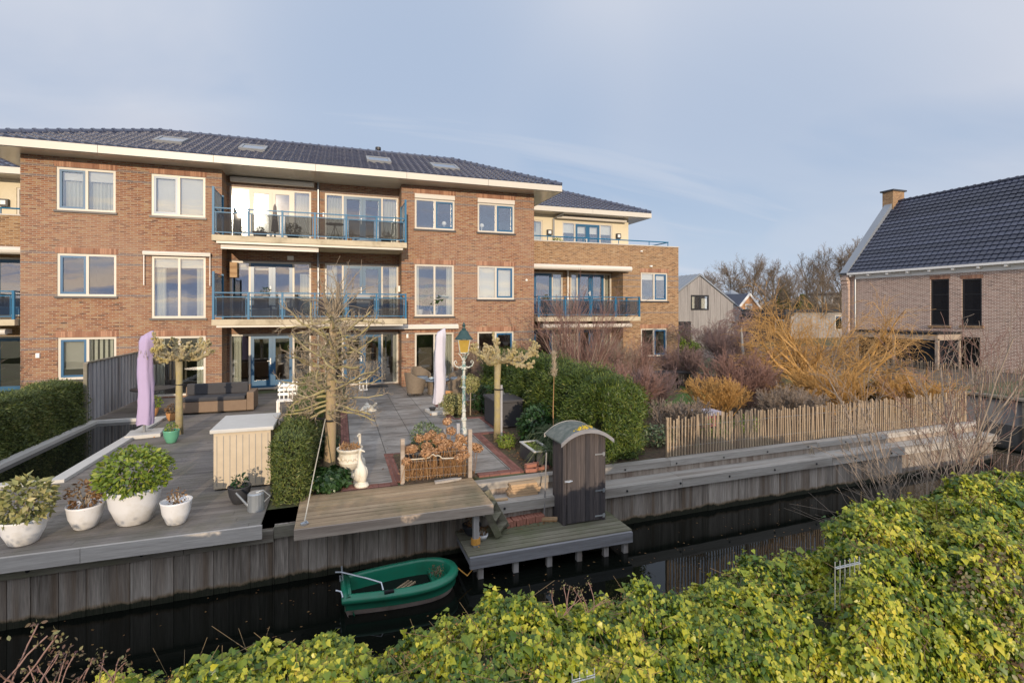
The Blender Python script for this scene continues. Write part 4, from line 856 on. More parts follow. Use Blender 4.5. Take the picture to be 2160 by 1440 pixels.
def quay_return():
    R = thing('quay_wall', 'plank quay return at the corner where the side ditch begins', 'retaining wall', (17, 9, 0)); m = MB(); y = 8.85
    while y < 26: m.box(17.0, 17.05, y, y + .24, -1.7, -.3 if y < 9.2 else -.02); y += .25
    m.build('planks', M['quay'], R); MB().box(16.9, 17.09, 9.2, 26, -.02, .03).build('cap_board', M['waler'], R)
    R = thing('quay_wall', 'grey panelled quay with pale posts across the side ditch', 'retaining wall', (23.1, 12, 0)); m = MB()
    for i in range(9): y = -1 + i * 3.0; m.box(23.06, 23.1, y + .04, y + 2.96, -1.7, -.16)
    m.build('panels', M['clad'], R); m = MB()
    for i in range(10): y = -1 + i * 3.0; m.box(22.96, 23.06, y - .07, y + .07, -1.8, -.1)
    m.build('post', M['waler'], R); MB().box(22.9, 23.35, -1, 26, -.098, -.02).build('cap_board', M['waler'], R)
quay_return()
def deck_boards(m, x0, x1, y0, y1, z0, z1, n, seed=0, slope=0.0):
    rng = random.Random(seed); w = (y1 - y0) / n
    for i in range(n):
        a = y0 + i * w; m.add([(x0 + rng.uniform(-.006, .006), a + .003, z0), (x1 + rng.uniform(-.006, .006), a + .003, z0), (x1, a + w - .010, z0), (x0, a + w - .010, z0),
            (x0, a + .003, z1 + rng.uniform(-.002, .002)), (x1, a + .003, z1), (x1, a + w - .010, z1), (x0, a + w - .010, z1)], [(3, 2, 1, 0), (4, 5, 6, 7), (0, 1, 5, 4), (1, 2, 6, 5), (2, 3, 7, 6), (3, 0, 4, 7)])
def platform():
    R = thing('wooden_platform', 'wide ribbed timber platform jutting over the green boat', 'platform', (0.85, 8.4, 0))
    m = MB(); deck_boards(m, -0.6, 2.33, 7.74, 9.08, 0.004, 0.034, 9, 3); m.build('deck', M['plat'], R)
    m = MB(); m.box(-0.6, 2.33, 7.70, 7.737, -.115, .032); m.build('front_board', M['plat_edge'], R)
    m = MB(); m.box(-0.6, -0.56, 7.74, 8.4, -.11, .0); m.box(2.29, 2.33, 7.74, 8.4, -.11, 0)
    for x in (0.1, 0.85, 1.6): m.box(x, x + .05, 7.74, 8.4, -.11, 0)
    m.build('joist', M['plat_edge'], R)
    MB().box(2.03, 2.12, 7.80, 7.89, -1.75, -.112).build('post', M['post'], R)
    m = MB(); p = Q(635, 1108, 7.86); m.tube([(-.48, 7.86, .036), (-.48, 7.86, .06)], .05, 8); m.tube([(-.52, 7.84, .055), (-.45, 7.9, .07), (-.42, 7.84, .055)], .012, 6); m.build('mooring_cleat', M['steel'], R)
    R = thing('jetty', 'low mossy jetty on pale posts carrying the arched shed', 'jetty', (3.3, 8, 0))
    m = MB(); deck_boards(m, 1.88, 4.78, 7.56, 8.50, -.685, -.65, 7, 5); m.build('deck', M['low'], R)
    MB().box(1.90, 4.76, 7.50, 7.555, -.84, -.668).build('front_beam', M['lowe'], R)
    m = MB()
    for x in (1.9, 2.6, 3.3, 4.0, 4.7): m.box(x, x + .06, 7.56, 8.45, -.80, -.687)
    m.build('joist', M['lowe'], R)
    for x in (2.04, 2.62, 3.20, 3.74, 4.24, 4.62): MB().box(x, x + .085, 7.56, 7.645, -1.9, -.8405 if x != 4.62 else -.8405).build('post', M['post'], R)
    m = MB(); c = Vector((2.075, 7.845, -.6))
    for i in range(5): m.tube([c + Vector((math.cos(a * PI / 4) * .068, math.sin(a * PI / 4) * .068, -.03 + i * .02 + .004 * a)) for a in range(9)], .011, 5)
    m.tube([c + Vector((.03, -.07, -.03)), c + Vector((.06, -.1, -.2)), c + Vector((.07, -.12, -.34))], .008, 5)
    tag(m.build('mooring_rope', M['orope']), 'orange rope wound round the platform post above the boat', 'rope')
    m = MB(); m.tube([(2.0, 7.80, -.78), (1.95, 7.6, -.9), (1.85, 7.5, -.92), (1.70, 7.52, -.78)], .009, 5); tag(m.build('boat_line', M['orope']), 'slack orange line tying the boat bow to the jetty post', 'rope')
    # ladder down to the jetty
    R = thing('ladder', 'mossy timber steps leaning from platform down to the low jetty', 'ladder', (2.4, 8.2, -.65)); m = MB()
    a0 = G(1052, 1135, -.65); top = Vector((2.38, 8.0, .0))
    m.beam(a0 + Vector((0, 0, .03)), (2.22, 8.02, .0), .04, .11); m.build('rail', M['low'], R)
    m = MB(); m.beam(a0 + Vector((.25, .32, .03)), (2.42, 8.42, .0), .04, .11); m.build('rail', M['low'], R)
    for t in (.3, .58, .86):
        p = (a0 + Vector((0, 0, .03))).lerp(Vector((2.22, 8.02, 0)), 1 - t); q = (a0 + Vector((.25, .32, .03))).lerp(Vector((2.42, 8.42, 0)), 1 - t); MB().beam(p, q, .13, .03).build('tread', M['low'], R)
platform()
def left_terrace():
    R = thing('deck_terrace', 'grey timber decking terrace of the left garden, pale fascia on the canal', 'terrace', (-5, 10, 0))
    m = MB(); rng = random.Random(8); y = 8.12
    while y < 20.9:
        ye = y + .14
        if y > 11.35 and y < 17.1: spans = ((-10.5, -6.45), (-4.85, -1.08))
        else: spans = ((-10.5, -1.08),) if y < 8.5 or y > 8.9 else ((-10.5, -1.08),)
        for a, b in spans:
            x = a + rng.uniform(-2, 0)
            while x < b:
                xe = min(x + 3.6, b); xs = max(x, a)
                if xe - xs > .1: m.box(xs + .002, xe - .002, y + .003, ye - .003, -.025, .002)
                x += 3.6
        y = ye
    m.build('deck', M['deck'], R); m = MB(); x = -10.5
    for xe in (-6.4, -3.2, -0.93 - .12): m.box(x, xe - .006, 8.07, 8.117, -.18, .012); x = xe
    m.build('front_board', M['cap'], R)
    P = thing('garden_pond', 'long dark rectangular pond with grey coping in the left terrace', 'pond', (-5.6, 14.2, 0))
    MB().quad((-6.35, 11.45, -.02), (-4.95, 11.45, -.02), (-4.95, 17.0, -.02), (-6.35, 17.0, -.02)).build('pond_water', M['water'], P)
    m = MB(); m.box(-6.55, -6.35, 11.3, 17.15, -.2, .06); m.box(-4.95, -4.72, 11.3, 17.15, -.2, .06); m.box(-6.35, -4.95, 11.25, 11.45, -.2, .06); m.box(-6.35, -4.95, 17.0, 17.15, -.2, .06); m.build('coping', M['slab'], P)
left_terrace()
# ================================================================== shed
def shed():
    R = thing('garden_shed', 'narrow dark plank shed with arched roof standing on the jetty', 'shed', (4.12, 8.3, -.65))
    x0, x1, y0, y1, zb, ze = 3.71, 4.55, 8.06, 8.52, -.648, .84; cx = (x0 + x1) / 2; hw = (x1 - x0) / 2 + .085; rise = .21
    Rr = (hw * hw + rise * rise) / (2 * rise); zc = ze + rise - Rr - .03
    def arch(x, r=0): return zc + math.sqrt(max(0, (Rr + r) ** 2 - (x - cx) ** 2))
    rng = random.Random(5); m = MB()
    def boards(xa, xb, n, y, z0, jig=.008):
        for i in range(n):
            a = xa + (xb - xa) * i / n; b = xa + (xb - xa) * (i + 1) / n; o = rng.uniform(0, jig)
            za, zz = arch(a) - .03, arch(b) - .03
            m.add([(a + .002, y + o, z0), (b - .002, y + o, z0), (b - .002, y + .03, z0), (a + .002, y + .03, z0), (a + .002, y + o, za), (b - .002, y + o, zz), (b - .002, y + .03, zz), (a + .002, y + .03, za)],
                  [(3, 2, 1, 0), (4, 5, 6, 7), (0, 1, 5, 4), (1, 2, 6, 5), (2, 3, 7, 6), (3, 0, 4, 7)])
    boards(x0, x0 + .07, 1, y0, zb); boards(x1 - .055, x1, 1, y0, zb); boards(x0, x1, 7, y1 - .03, zb)
    n = 4
    for i in range(n):
        a = y0 + .035 + (y1 - y0 - .07) * i / n; b = y0 + .035 + (y1 - y0 - .07) * (i + 1) / n
        for X in (x0, x1 - .03): o = rng.uniform(0, .006); m.box(X + o, X + .03, a + .002, b - .002, zb, arch(x0) - .02)
    m.build('wall', M['shed'], R); m = MB(); boards(x0 + .075, x1 - .06, 8, y0 - .012, zb + .03); d = m.build('door', M['shed'], R)
    for z in (.55, -.1, -.55): MB().box(x1 - .22, x1 - .02, y0 - .02, y0 - .0125, z - .012, z + .012).box(x1 - .07, x1 - .03, y0 - .026, y0 - .0195, z - .035, z + .035).build('hinge', M['steel'], d)
    h = MB(); h.tube([(x0 + .03, y0 - .02, .13), (x0 + .10, y0 - .035, .12), (x0 + .17, y0 - .02, .13)], .009, 6); h.box(x0 + .02, x0 + .15, y0 - .02, y0 - .0125, .11, .15); h.build('latch', M['steel'], d)
    m = MB(); N = 16; vs = []; ya, yb = y0 - .12, y1 + .16
    for i in range(N + 1):
        x = cx - hw + 2 * hw * i / N
        for y in (ya, yb):
            for r in (0, .018): vs.append((x, y, arch(x, r)))
    fs = []
    for i in range(N): a = i * 4; b = a + 4; fs += [(a + 1, b + 1, b + 3, a + 3), (a, a + 2, b + 2, b), (a, b, b + 1, a + 1), (a + 2, a + 3, b + 3, b + 2)]
    fs += [(0, 1, 3, 2), (N * 4, N * 4 + 2, N * 4 + 3, N * 4 + 1)]
    k = NT('shed_felt'); c = k.mix(k.rng(k.noise(9, 6), .4, .7), (.085, .105, .095), (.165, .18, .165)); M['felt'] = k.fin(c, .9)
    m.add(vs, fs); rf = m.build('roof', M['felt'], R)
    for y in (ya - .02, yb): 
        m = MB(); vs = []
        for i in range(N + 1):
            x = cx - hw - .01 + 2 * (hw + .01) * i / N; z = arch(min(max(x, cx - hw), cx + hw))
            for yy in (y, y + .02): vs += [(x, yy, z - .045), (x, yy, z + .024)]
        fs = [(0, 1, 3, 2), (N * 4, N * 4 + 2, N * 4 + 3, N * 4 + 1)]
        for i in range(N): a = i * 4; b = a + 4; fs += [(a, b, b + 1, a + 1), (a + 2, a + 3, b + 3, b + 2), (a + 1, b + 1, b + 3, a + 3), (a, a + 2, b + 2, b)]
        m.add(vs, fs); m.build('barge_board', M['cap'] if y > 8.3 else M['lowe'], rf)
    ms = MB(); rr = random.Random(9)
    for cx0, cy0, n in ((cx - .12, ya + .1, 26), (cx + .02, ya + .16, 46), (cx + .2, ya + .33, 8), (cx - .1, ya + .05, 12)):
        for i in range(n):
            x = cx0 + rr.gauss(0, .045); y = max(ya + .02, cy0 + rr.gauss(0, .045)); r = rr.uniform(.008, .02); ms.ell((x, y, arch(x, .02)), (r, r, r * .7), 6, 4)
    ms.build('lichen', mat('yellow_lichen', (.50, .36, .02), .95), rf)
shed()
# ================================================================== boat
def boat():
    L = 1.78; R = thing('rowing_boat', 'small green plastic boat half full of dark water, moored under the platform', 'boat', (0, 0, 0), local=True)
    def half(t):  # half beam of gunwale along length
        return .345 + .12 * math.sin(min(t / .62, 1) * PI / 2) if t < .62 else .465 * math.sqrt(max(0, 1 - ((t - .62) / .38) ** 2.4))
    N = 40
    def outline(off, z, pinch=1.0, x0=0.0):
        pts = []
        ts = [i / N for i in range(N + 1)]
        up = [(x0 + (L - x0) * (1 - (1 - t) ** 1.35), half(1 - (1 - t) ** 1.35)) for t in ts]
        pr = [(x, h) for x, h in up] + [(x, -h) for x, h in reversed(up[:-1])]
        n = len(pr); out = []
        for i in range(n):
            a = Vector(pr[i - 1] if i else pr[-1]); b = Vector(pr[(i + 1) % n]); d = (b - a).normalized(); nrm = Vector((d.y, -d.x))
            p = Vector(pr[i]); out.append(((p.x - nrm.x * 0) + (-nrm.x) * off, (p.y - nrm.y * 0) + (-nrm.y) * off))
        return [(x, y * pinch, z + .07 * max(0, (x / L - .55)) ** 1.2 * (1 if z > .1 else .3)) for x, y in out]
    def loft(loops, nm, mt):
        m = MB(); n = len(loops[0]); vs = [v for l in loops for v in l]; fs = []
        for i in range(len(loops) - 1):
            for j in range(n): fs.append((i * n + j, i * n + (j + 1) % n, (i + 1) * n + (j + 1) % n, (i + 1) * n + j))
        m.add(vs, fs); return m.build(nm, mt, R, smooth=True)
    loft([outline(-.16, -.14, .9), outline(-.10, -.05, .95), outline(-.035, .10), outline(-.02, .20)], 'hull', M['hull'])
    prof = [(-.026, .10), (-.018, .19), (.012, .21), (.016, .245), (-.002, .275), (-.03, .288), (-.055, .292), (-.07, .30), (-.095, .302), (-.115, .292), (-.125, .26), (-.135, .18), (-.15, .05), (-.17, .0)]
    loft([outline(o, z) for o, z in prof], 'gunwale', M['boat'])
    w = outline(-.15, .085); MB().add([(x, y, .085) for x, y, z in w], [tuple(range(len(w)))]).build('bilge_water', M['water'], R)
    m = MB(); vs = [(L - .42, -.30, .15), (L - .42, .30, .15), (L - .16, .17, .15), (L - .16, -.17, .15), (L - .42, -.30, .0), (L - .42, .30, .0)]; m.add(vs, [(0, 3, 2, 1), (0, 1, 5, 4)]); m.build('bow_seat', M['boat'], R)
    m = MB()
    for i in (-1, 0, 1): m.obox((.93 + i * .045, .02 - i * .035, .095), (.19, .013, .012), (0, 0, .68))
    m.build('floor_slat', M['plat'], R)
    m = MB(); z = .31
    m.tube([(-.09, .22, z + .1), (.0, .19, z + .10), (.33, -.10, z + .10), (.55, -.28, z + .08), (.57, -.34, z)], .012, 8)
    m.tube([(-.09, -.19, z + .04), (-.02, -.25, z + .04), (.0, -.34, z)], .012, 8); m.tube([(.02, .20, z - .05), (.0, .22, z + .18)], .012, 8); m.tube([(-.02, .12, z), (-.02, .28, z)], .01, 8)
    m.build('steel_rail', M['steel'], R)
    m = MB(); m.box(.58, .72, -.425, -.37, .285, .315); m.build('oarlock', M['black'], R)
    R.location = (.04, 7.50, -1.035); R.rotation_euler = (math.radians(1.2), 0, math.radians(1.6)); R.scale = (.93, .93, .95)
    rr = random.Random(4); P = np.array([(1.40 + rr.gauss(0, .045), 7.58 + rr.gauss(0, .07), -.84 + rr.uniform(0, .09)) for i in range(160)])
    o = cards('dry_leaves', M['bramble'], None, P, rnd_dir(len(P), 5, up=.6), .035, .55, 5); tag(o, 'heap of dark red leaves lying in the bow of the green boat', 'leaves')
# ================================================================== instanced leaf cards (real faces)
def rnd_dir(n, seed, up=0.0, base=None):
    r = np.random.default_rng(seed); v = r.normal(size=(n, 3)); v /= np.linalg.norm(v, axis=1)[:, None]
    v[:, 2] += up
    if base is not None: v = v + base
    return v / np.linalg.norm(v, axis=1)[:, None]
SHAPES = {'rhomb': (np.array([(0, 0, 0), (.5, .45, 0), (0, 1, 0), (-.5, .45, 0)]), np.array([(0, 1, 2, 3)])),
          'fold': (np.array([(0, 0, 0), (.5, .4, .12), (0, 1, 0), (-.5, .4, .12)]), np.array([(0, 1, 2), (0, 2, 3)])),
          'oval': (np.array([(0, 0, 0), (.38, .25, .08), (.42, .6, .08), (0, 1, 0), (-.42, .6, .08), (-.38, .25, .08)]), np.array([(0, 1, 2, 3), (0, 3, 4, 5)])),
          'ivy': (np.array([(0, 0, 0), (.27, -.10, .06), (.50, .20, .16), (.33, .45, .10), (0, 1, -.12), (-.33, .45, .10), (-.50, .20, .16), (-.27, -.10, .06)]), np.array([(0, 1, 2, 3), (0, 3, 4, 4), (0, 4, 4, 5), (0, 5, 6, 7)]))}
def cards(name, m, par, P, N, size, aspect, seed, shape='rhomb', tip=None, var=.35):
    """one small leaf face per point; N = facing direction, tip = direction the leaf points to"""
    r = np.random.default_rng(seed); n = len(P); T = r.normal(size=(n, 3)) if tip is None else tip + r.normal(size=(n, 3)) * .35
    T = T - N * (T * N).sum(1)[:, None]; T /= np.linalg.norm(T, axis=1)[:, None] + 1e-9; S = np.cross(N, T)
    sv, sf = SHAPES[shape]; sz = size * (1 + r.uniform(-var, var, n)) if not isinstance(size, np.ndarray) else size
    V = P[:, None, :] + (S[:, None, :] * (sv[None, :, 0:1] * aspect) + T[:, None, :] * sv[None, :, 1:2] + N[:, None, :] * sv[None, :, 2:3]) * sz[:, None, None]
    k = len(sv)
    if shape == 'ivy': sf = np.array([(0, 1, 2, 3), (0, 3, 4, 5), (0, 5, 6, 7)])
    F = (sf[None] + np.arange(n)[:, None, None] * k).reshape(-1, sf.shape[1])
    return mk(name, V.reshape(-1, 3), F, m, par)
boat()
# ================================================================== garden things
def potted(label, loc, r, h, leaf=None, lr=.3, n=300, ls=.06, pot='white_pot', prof=None, seed=1, cat='planter', shape='oval', lh=None, up=.3, name='plant_pot', lname='foliage'):
    R = thing(name, label, cat, loc); m = MB(); x, y, z = loc
    m.lathe((x, y, z), prof or [(r * .5, 0), (r * .62, .02), (r * .9, h * .5), (r, h * .92), (r * 1.04, h), (r * .95, h), (r * .9, h * .88), (.001, h * .86)], 20); m.build('pot', M[pot] if isinstance(pot, str) else pot, R, smooth=True)
    if leaf:
        rr = np.random.default_rng(seed); lh = lh or lr; d = rnd_dir(n, seed); P = np.array([x, y, z + h * .9 + lh * .75]) + d * (rr.uniform(.35, 1, n) ** .5)[:, None] * np.array([lr, lr, lh])
        P[:, 2] = np.maximum(P[:, 2], z + h * .9); cards(lname, M[leaf], R, P, rnd_dir(n, seed + 1, up=.6, base=d * .6), ls, .6, seed, shape)
        s = MB()
        for i in range(5): a = i * 1.3; s.tube([(x, y, z + h * .85), (x + math.cos(a) * lr * .5, y + math.sin(a) * lr * .5, z + h * .9 + lh)], .008, 5)
        s.build('stem', M['twig'], R)
    return R
M['white_pot'] = mat('white_glazed_pot', (.70, .71, .73), .4, var=.05, scale=4, dirt=(.52, .50, .45)); M['dark_pot'] = mat('dark_pot', (.03, .032, .038), .6)
def garden():
    # stone urn and geese
    u = G(738, 1010); R = thing('stone_urn', 'weathered white stone urn with dead plant beside the tree trunk', 'urn', u); m = MB(); s = 1.0
    m.box(u.x - .13, u.x + .13, u.y - .13, u.y + .13, 0.001, .05); m.lathe(u, [(.11, .05), (.10, .08), (.055, .13), (.06, .17), (.11, .20), (.13, .22), (.17, .27), (.20, .33), (.185, .38), (.20, .42), (.19, .50), (.215, .53), (.235, .56), (.235, .585), (.205, .585), (.19, .55), (.001, .54)], 28)
    m.build('bowl', M['stone'], R, smooth=False); m = MB()
    for i in range(14): a = i * .449; m.ell((u.x + math.cos(a) * .195, u.y + math.sin(a) * .195, .40), (.022, .022, .03), 6, 5)
    m.build('garland', M['stone'], R); rr = random.Random(2); m = MB()
    for i in range(70): a = rr.uniform(0, 6.28); r_ = rr.uniform(.02, .17); m.tube([(u.x + math.cos(a) * r_, u.y + math.sin(a) * r_, .55), (u.x + math.cos(a) * r_ * 1.1, u.y + math.sin(a) * r_ * 1.1, .6 + rr.uniform(0, .08)), (u.x + math.cos(a + .5) * .19, u.y + math.sin(a + .5) * .19, .57)], .005, 4)
    m.build('dead_stems', M['stems'], R)
    def goose(loc, h, rz, label, lean=0):
        R = thing('goose_statue', label, 'statue', (0, 0, 0), 'white stone geese by the urn', local=True); m = MB()
        m.lathe((0, 0, 0), [(.12, 0), (.135, .03), (.12, .06), (.08, .08), (.07, .1)], 16, 1, .9); m.build('base', M['stone'], R)
        pts = [(-.02, 0, .07), (-.01, 0, .14), (.0, 0, .24), (.02, 0, .33), (.045, 0, .40), (.06, 0, .47), (.065, 0, .54), (.058, 0, h - .09), (.045, 0, h - .035), (.022, 0, h - .012), (-.012, 0, h - .012)]
        rad = [.06, .09, .105, .09, .055, .033, .026, .026, .036, .030, .012]; pts = [(p[0] * 1, 0, p[2]) for p in pts]
        b = MB().tube(pts, rad, 16); b.v = [(v[0], v[1] * .88, v[2]) for v in b.v]; o = b.build('body', M['stone'], R, smooth=True); o.modifiers.new('s', 'SUBSURF').render_levels = 1; MB().tube([(-.02, 0, h - .02), (-.06, 0, h - .022), (-.085, 0, h - .03)], [.02, .014, .005], 8).build('beak', M['stone'], R)
        for s_ in (-1, 1):
            w = MB().ell((.02, s_ * .08, .23), (.075, .035, .12), 12, 8); w.build('wing', M['stone'], R, smooth=True)
        R.location = loc; R.rotation_euler.z = rz
    goose(G(763, 1026), .66, 2.2, 'front white stone goose statue with its neck upright, nearest the canal'); goose(G(757, 1004), .80, 1.2, 'taller white stone goose statue half hidden behind the urn')
    # turtle with small turtle on its back
    t = G(776, 866); R = thing('tortoise_statue', 'cream stone tortoise statue lying alone in the middle of the patio', 'statue', t); m = MB()
    m.lathe(t, [(.27, .0), (.26, .03), (.2, .045)], 18, 1, .7); m.build('base', M['stone'], R)
    m = MB(); m.ell((t.x, t.y, .06), (.19, .15, .13), 18, 10); m.build('shell', M['stone'], R, smooth=True); m = MB(); m.tube([(t.x + .12, t.y - .02, .1), (t.x + .2, t.y - .04, .17), (t.x + .24, t.y - .05, .21)], [.05, .038, .032], 10); m.ell((t.x + .235, t.y - .06, .215), (.05, .04, .035), 10, 7); m.build('head', M['stone'], R, smooth=True)
    m = MB(); m.ell((t.x - .03, t.y, .19), (.075, .06, .05), 12, 8); m.tube([(t.x - .03, t.y, .2), (t.x - .03, t.y - .01, .27)], [.022, .014], 8); m.build('small_tortoise', M['stone'], R, smooth=True)
    m = MB()
    for dx, dy in ((-.15, -.11), (.13, -.12), (-.15, .1), (.13, .1)): m.ell((t.x + dx, t.y + dy, .05), (.055, .04, .03), 8, 6)
    m.build('foot', M['stone'], R, smooth=True)
    # lantern
    l = G(766, 822); R = thing('lantern', 'white wooden lantern with pointed grey top standing by the blue doors', 'lantern', l); m = MB(); w = .13
    for dx in (-w, w):
        for dy in (-w, w): m.box(l.x + dx - .014, l.x + dx + .014, l.y + dy - .014, l.y + dy + .014, .04, .45)
    for z in (.0, .45): m.box(l.x - w - .03, l.x + w + .03, l.y - w - .03, l.y + w + .03, z + .001, z + .04)
    for z in (.25,):
        for d in (-w, w): m.box(l.x - w, l.x + w, l.y + d - .006, l.y + d + .006, z, z + .012); m.box(l.x + d - .006, l.x + d + .006, l.y - w, l.y + w, z, z + .012)
    m.build('frame', M['white'], R); m = MB().lathe((l.x, l.y, .49), [(.17, 0), (.12, .04), (.05, .1), (.02, .14), (.02, .17), (.001, .175)], 4); m.build('top', M['pipe'], R); MB().lathe((l.x, l.y, .042), [(.04, 0), (.04, .16), (.001, .165)], 12).build('candle', M['white'], R)
    a, b = G(768, 818), G(802, 810); o = MB().box(a.x, a.x + .95, 21.1, 21.65, .004, .022).build('doormat', M['black'], None, bevel=.005); tag(o, 'black rubber doormat in front of the blue garden doors', 'doormat')
    # furled parasol
    def parasol(loc, h, mt, label, ang=.05, base=True):
        x, y, _ = loc; R = thing('parasol', label, 'parasol', loc); m = MB()
        N = 22; k = 12; rr = random.Random(int(h * 100)); vs = []; fs = []
        for i in range(k):
            t = i / (k - 1); z = .28 + (h - .28) * t; r = (.172 - .03 * t) if t < .95 else .115; ox = ang * t * 1.1 + math.sin(t * 7) * .014
            for j in range(N): a = 2 * PI * j / N; q = r * (1 + .15 * math.sin(a * 5 + t * 2.5) + .07 * math.sin(a * 9 - t * 11) + .04 * math.sin(t * 31 + a * 3)); vs.append((x + ox + math.cos(a) * q, y + math.sin(a) * q * .8, z + .02 * math.sin(a * 3) * (i == 0) + (.07 * math.cos(a) if i == k - 1 else 0)))
        for i in range(k - 1):
            for j in range(N): fs.append((i * N + j, i * N + (j + 1) % N, (i + 1) * N + (j + 1) % N, (i + 1) * N + j))
        fs.append(tuple((k - 1) * N + j for j in range(N))); m.add(vs, fs); m.build('cover', mt, R, smooth=True)
        MB().tube([(x, y, .06), (x, y, .45)], .03, 10).build('pole', M['grey'], R)
        if base:
            b = MB(); b.obox((x + .02, y, .05), (.36, .36, .045), (0, 0, .15)); b.build('base', M['slab'], R, bevel=.01); b = MB()
            for dx in (-.3, .3):
                for dy in (-.3, .3): b.ell((x + dx, y + dy, .02), (.03, .03, .02), 8, 5)
            b.build('castor', M['terracotta'], R)
        return R
    P = G(926, 870); parasol(P, 2.52, M['lilac'], 'furled parasol in pale lilac cover on a square stone base, centre patio')
    tag(MB().lathe((P.x - .22, P.y - .12, .1), [(.06, 0), (.1, .07), (.12, .09), (.1, .09), (.06, .03), (.001, .02)], 14).build('ash_bowl', M['dark_pot']), 'small dark bowl on the parasol base slab', 'bowl')
    parasol((-4.6, 14.9, 0), 2.55, M['purple'], 'furled purple parasol cover standing in the left terrace garden')
    # wicker chairs
    def chair(loc, rz, label, ref=None):
        if ref: return dup(ref, loc, rz, label)
        R = thing('wicker_armchair', label, 'armchair', (0, 0, 0), 'wicker armchairs round the low table', local=True)
        def shell(r0, r1, z0, zf, th, nm, a0=-2.2, a1=2.2):
            m = MB(); N = 26; vs = []
            for i in range(N + 1):
                a = a0 + (a1 - a0) * i / N; t = abs(a) / 2.2; zt = zf(t); X = -math.cos(a); Yy = math.sin(a)
                for r, z in ((r0, z0), (r1, zt), (r1 - th, zt), (r0 - th, z0)): vs.append((X * r, Yy * r, z))
            fs = []
            for i in range(N):
                for j in range(4): fs.append((i * 4 + j, i * 4 + (j + 1) % 4, (i + 1) * 4 + (j + 1) % 4, (i + 1) * 4 + j))
            fs += [(3, 2, 1, 0), (N * 4, N * 4 + 1, N * 4 + 2, N * 4 + 3)]; m.add(vs, fs); return m.build(nm, M['wicker'], R, smooth=False)
        shell(.30, .40, .10, lambda t: .86 - .30 * (max(0, t - .25) / .75) ** .7, .05, 'backrest')
        m = MB(); m.lathe((0, 0, 0), [(.26, .10), (.31, .38), (.30, .40), (.001, .40)], 24); m.build('seat', M['wicker'], R)
        m = MB().lathe((.02, 0, .40), [(.27, .0), (.29, .04), (.26, .09), (.001, .10)], 22); m.build('cushion', M['cushion'], R, smooth=True)
        for sx in (-.2, .2):
            for sy in (-.2, .2): MB().tube([(sx, sy, .001), (sx * .95, sy * .95, .12)], .02, 8).build('leg', M['dark'], R)
        R.location = loc; R.rotation_euler.z = rz; return R
    c1 = G(876, 833); ch = chair((c1.x, c1.y, 0), .5, 'brown wicker armchair left of the lilac parasol, back towards the canal')
    chair((4.05, 17.9, 0), 2.4, 'brown wicker armchair partly hidden behind the lamp post and parasol', ch); chair((3.1, 20.3, 0), -1.2, 'wicker armchair farthest back, against the garden window', ch); chair((4.45, 19.6, 0), 3.5, 'wicker armchair by the reed screen, right of the low table', ch)
    R = thing('patio_table', 'low oval wicker table laden with a blue throw between the armchairs', 'table', (3.45, 18.9, 0)); MB().lathe((3.45, 18.9, 0), [(.3, .001), (.33, .5), (.001, .5)], 20).build('base', M['wicker'], R); MB().lathe((3.45, 18.9, .5), [(.5, .002), (.52, .02), (.5, .045), (.001, .045)], 24).build('table_top', M['cushion'], R)
    m = MB(); rr = random.Random(3); n = 8; vs = [(3.2 + .4 * i / n, 18.7 + .3 * j / n, .56 + rr.uniform(0, .05)) for i in range(n + 1) for j in range(n + 1)]; m.add(vs, [(i * (n + 1) + j, (i + 1) * (n + 1) + j, (i + 1) * (n + 1) + j + 1, i * (n + 1) + j + 1) for i in range(n) for j in range(n)])
    tag(m.build('throw_blanket', mat('pale_blue_throw', (.34, .42, .46), .9)), 'crumpled pale blue throw lying on the low wicker table', 'blanket')
    potted('orange terracotta pot behind the lilac parasol', G(944, 845), .17, .32, None, pot='terracotta', prof=[(.12, 0), (.165, .26), (.19, .27), (.19, .32), (.16, .32), (.15, .25), (.001, .24)])
    # storage box
    R = thing('storage_box', 'dark grey lidded cushion box behind the pollard trunk', 'box', (4.3, 13.2, 0)); m = MB(); m.box(3.92, 4.68, 12.75, 13.85, .02, .66); m.build('body', M['dboard'], R, bevel=.01); m = MB(); m.box(3.88, 4.72, 12.71, 13.89, .662, .74); m.build('lid', M['dboard'], R, bevel=.02)
    o = MB().add([(4.35 + math.cos(i * PI / 2) * .14, 13.95 + math.sin(i * PI / 2) * .14, .74) for i in range(4)] + [(4.35, 13.95, 1.0)], [(0, 1, 4), (1, 2, 4), (2, 3, 4), (3, 0, 4), (3, 2, 1, 0)]).build('garden_ornament', M['pipe']); o.location.z = .002; o.location.y = -.25; tag(o, 'small grey pyramid ornament on the dark cushion box', 'ornament')
    # trough planter
    a = G(1104, 985); R = thing('trough_planter', 'dark square planter of moss and succulents by the brick pile', 'planter', (a.x, a.y, 0)); cx, cy = 3.86, 9.75; m = MB()
    for dx, dy, hx, hy in ((-.17, 0, .018, .42), (.17, 0, .018, .42), (0, -.402, .19, .018), (0, .402, .19, .018)): m.obox((cx + dx, cy + dy, .15), (hx, hy, .15))
    m.build('box', M['dboard'], R); m = MB()
    for dx, dy, hx, hy in ((-.175, 0, .03, .43), (.175, 0, .03, .43), (0, -.402, .145, .03), (0, .402, .145, .03)): m.obox((cx + dx, cy + dy, .312), (hx, hy, .01))
    m.build('rim', M['slab'], R); MB().box(cx - .15, cx + .15, cy - .38, cy + .38, .2, .27).build('earth', M['soil'], R); rr = np.random.default_rng(3); n = 500; Pp = np.stack([cx + rr.uniform(-.14, .14, n), cy + rr.uniform(-.37, .37, n), rr.uniform(.27, .32, n)], 1); cards('succulents', M['lime'], R, Pp, rnd_dir(n, 4, up=1), .035, .7, 4, 'oval')
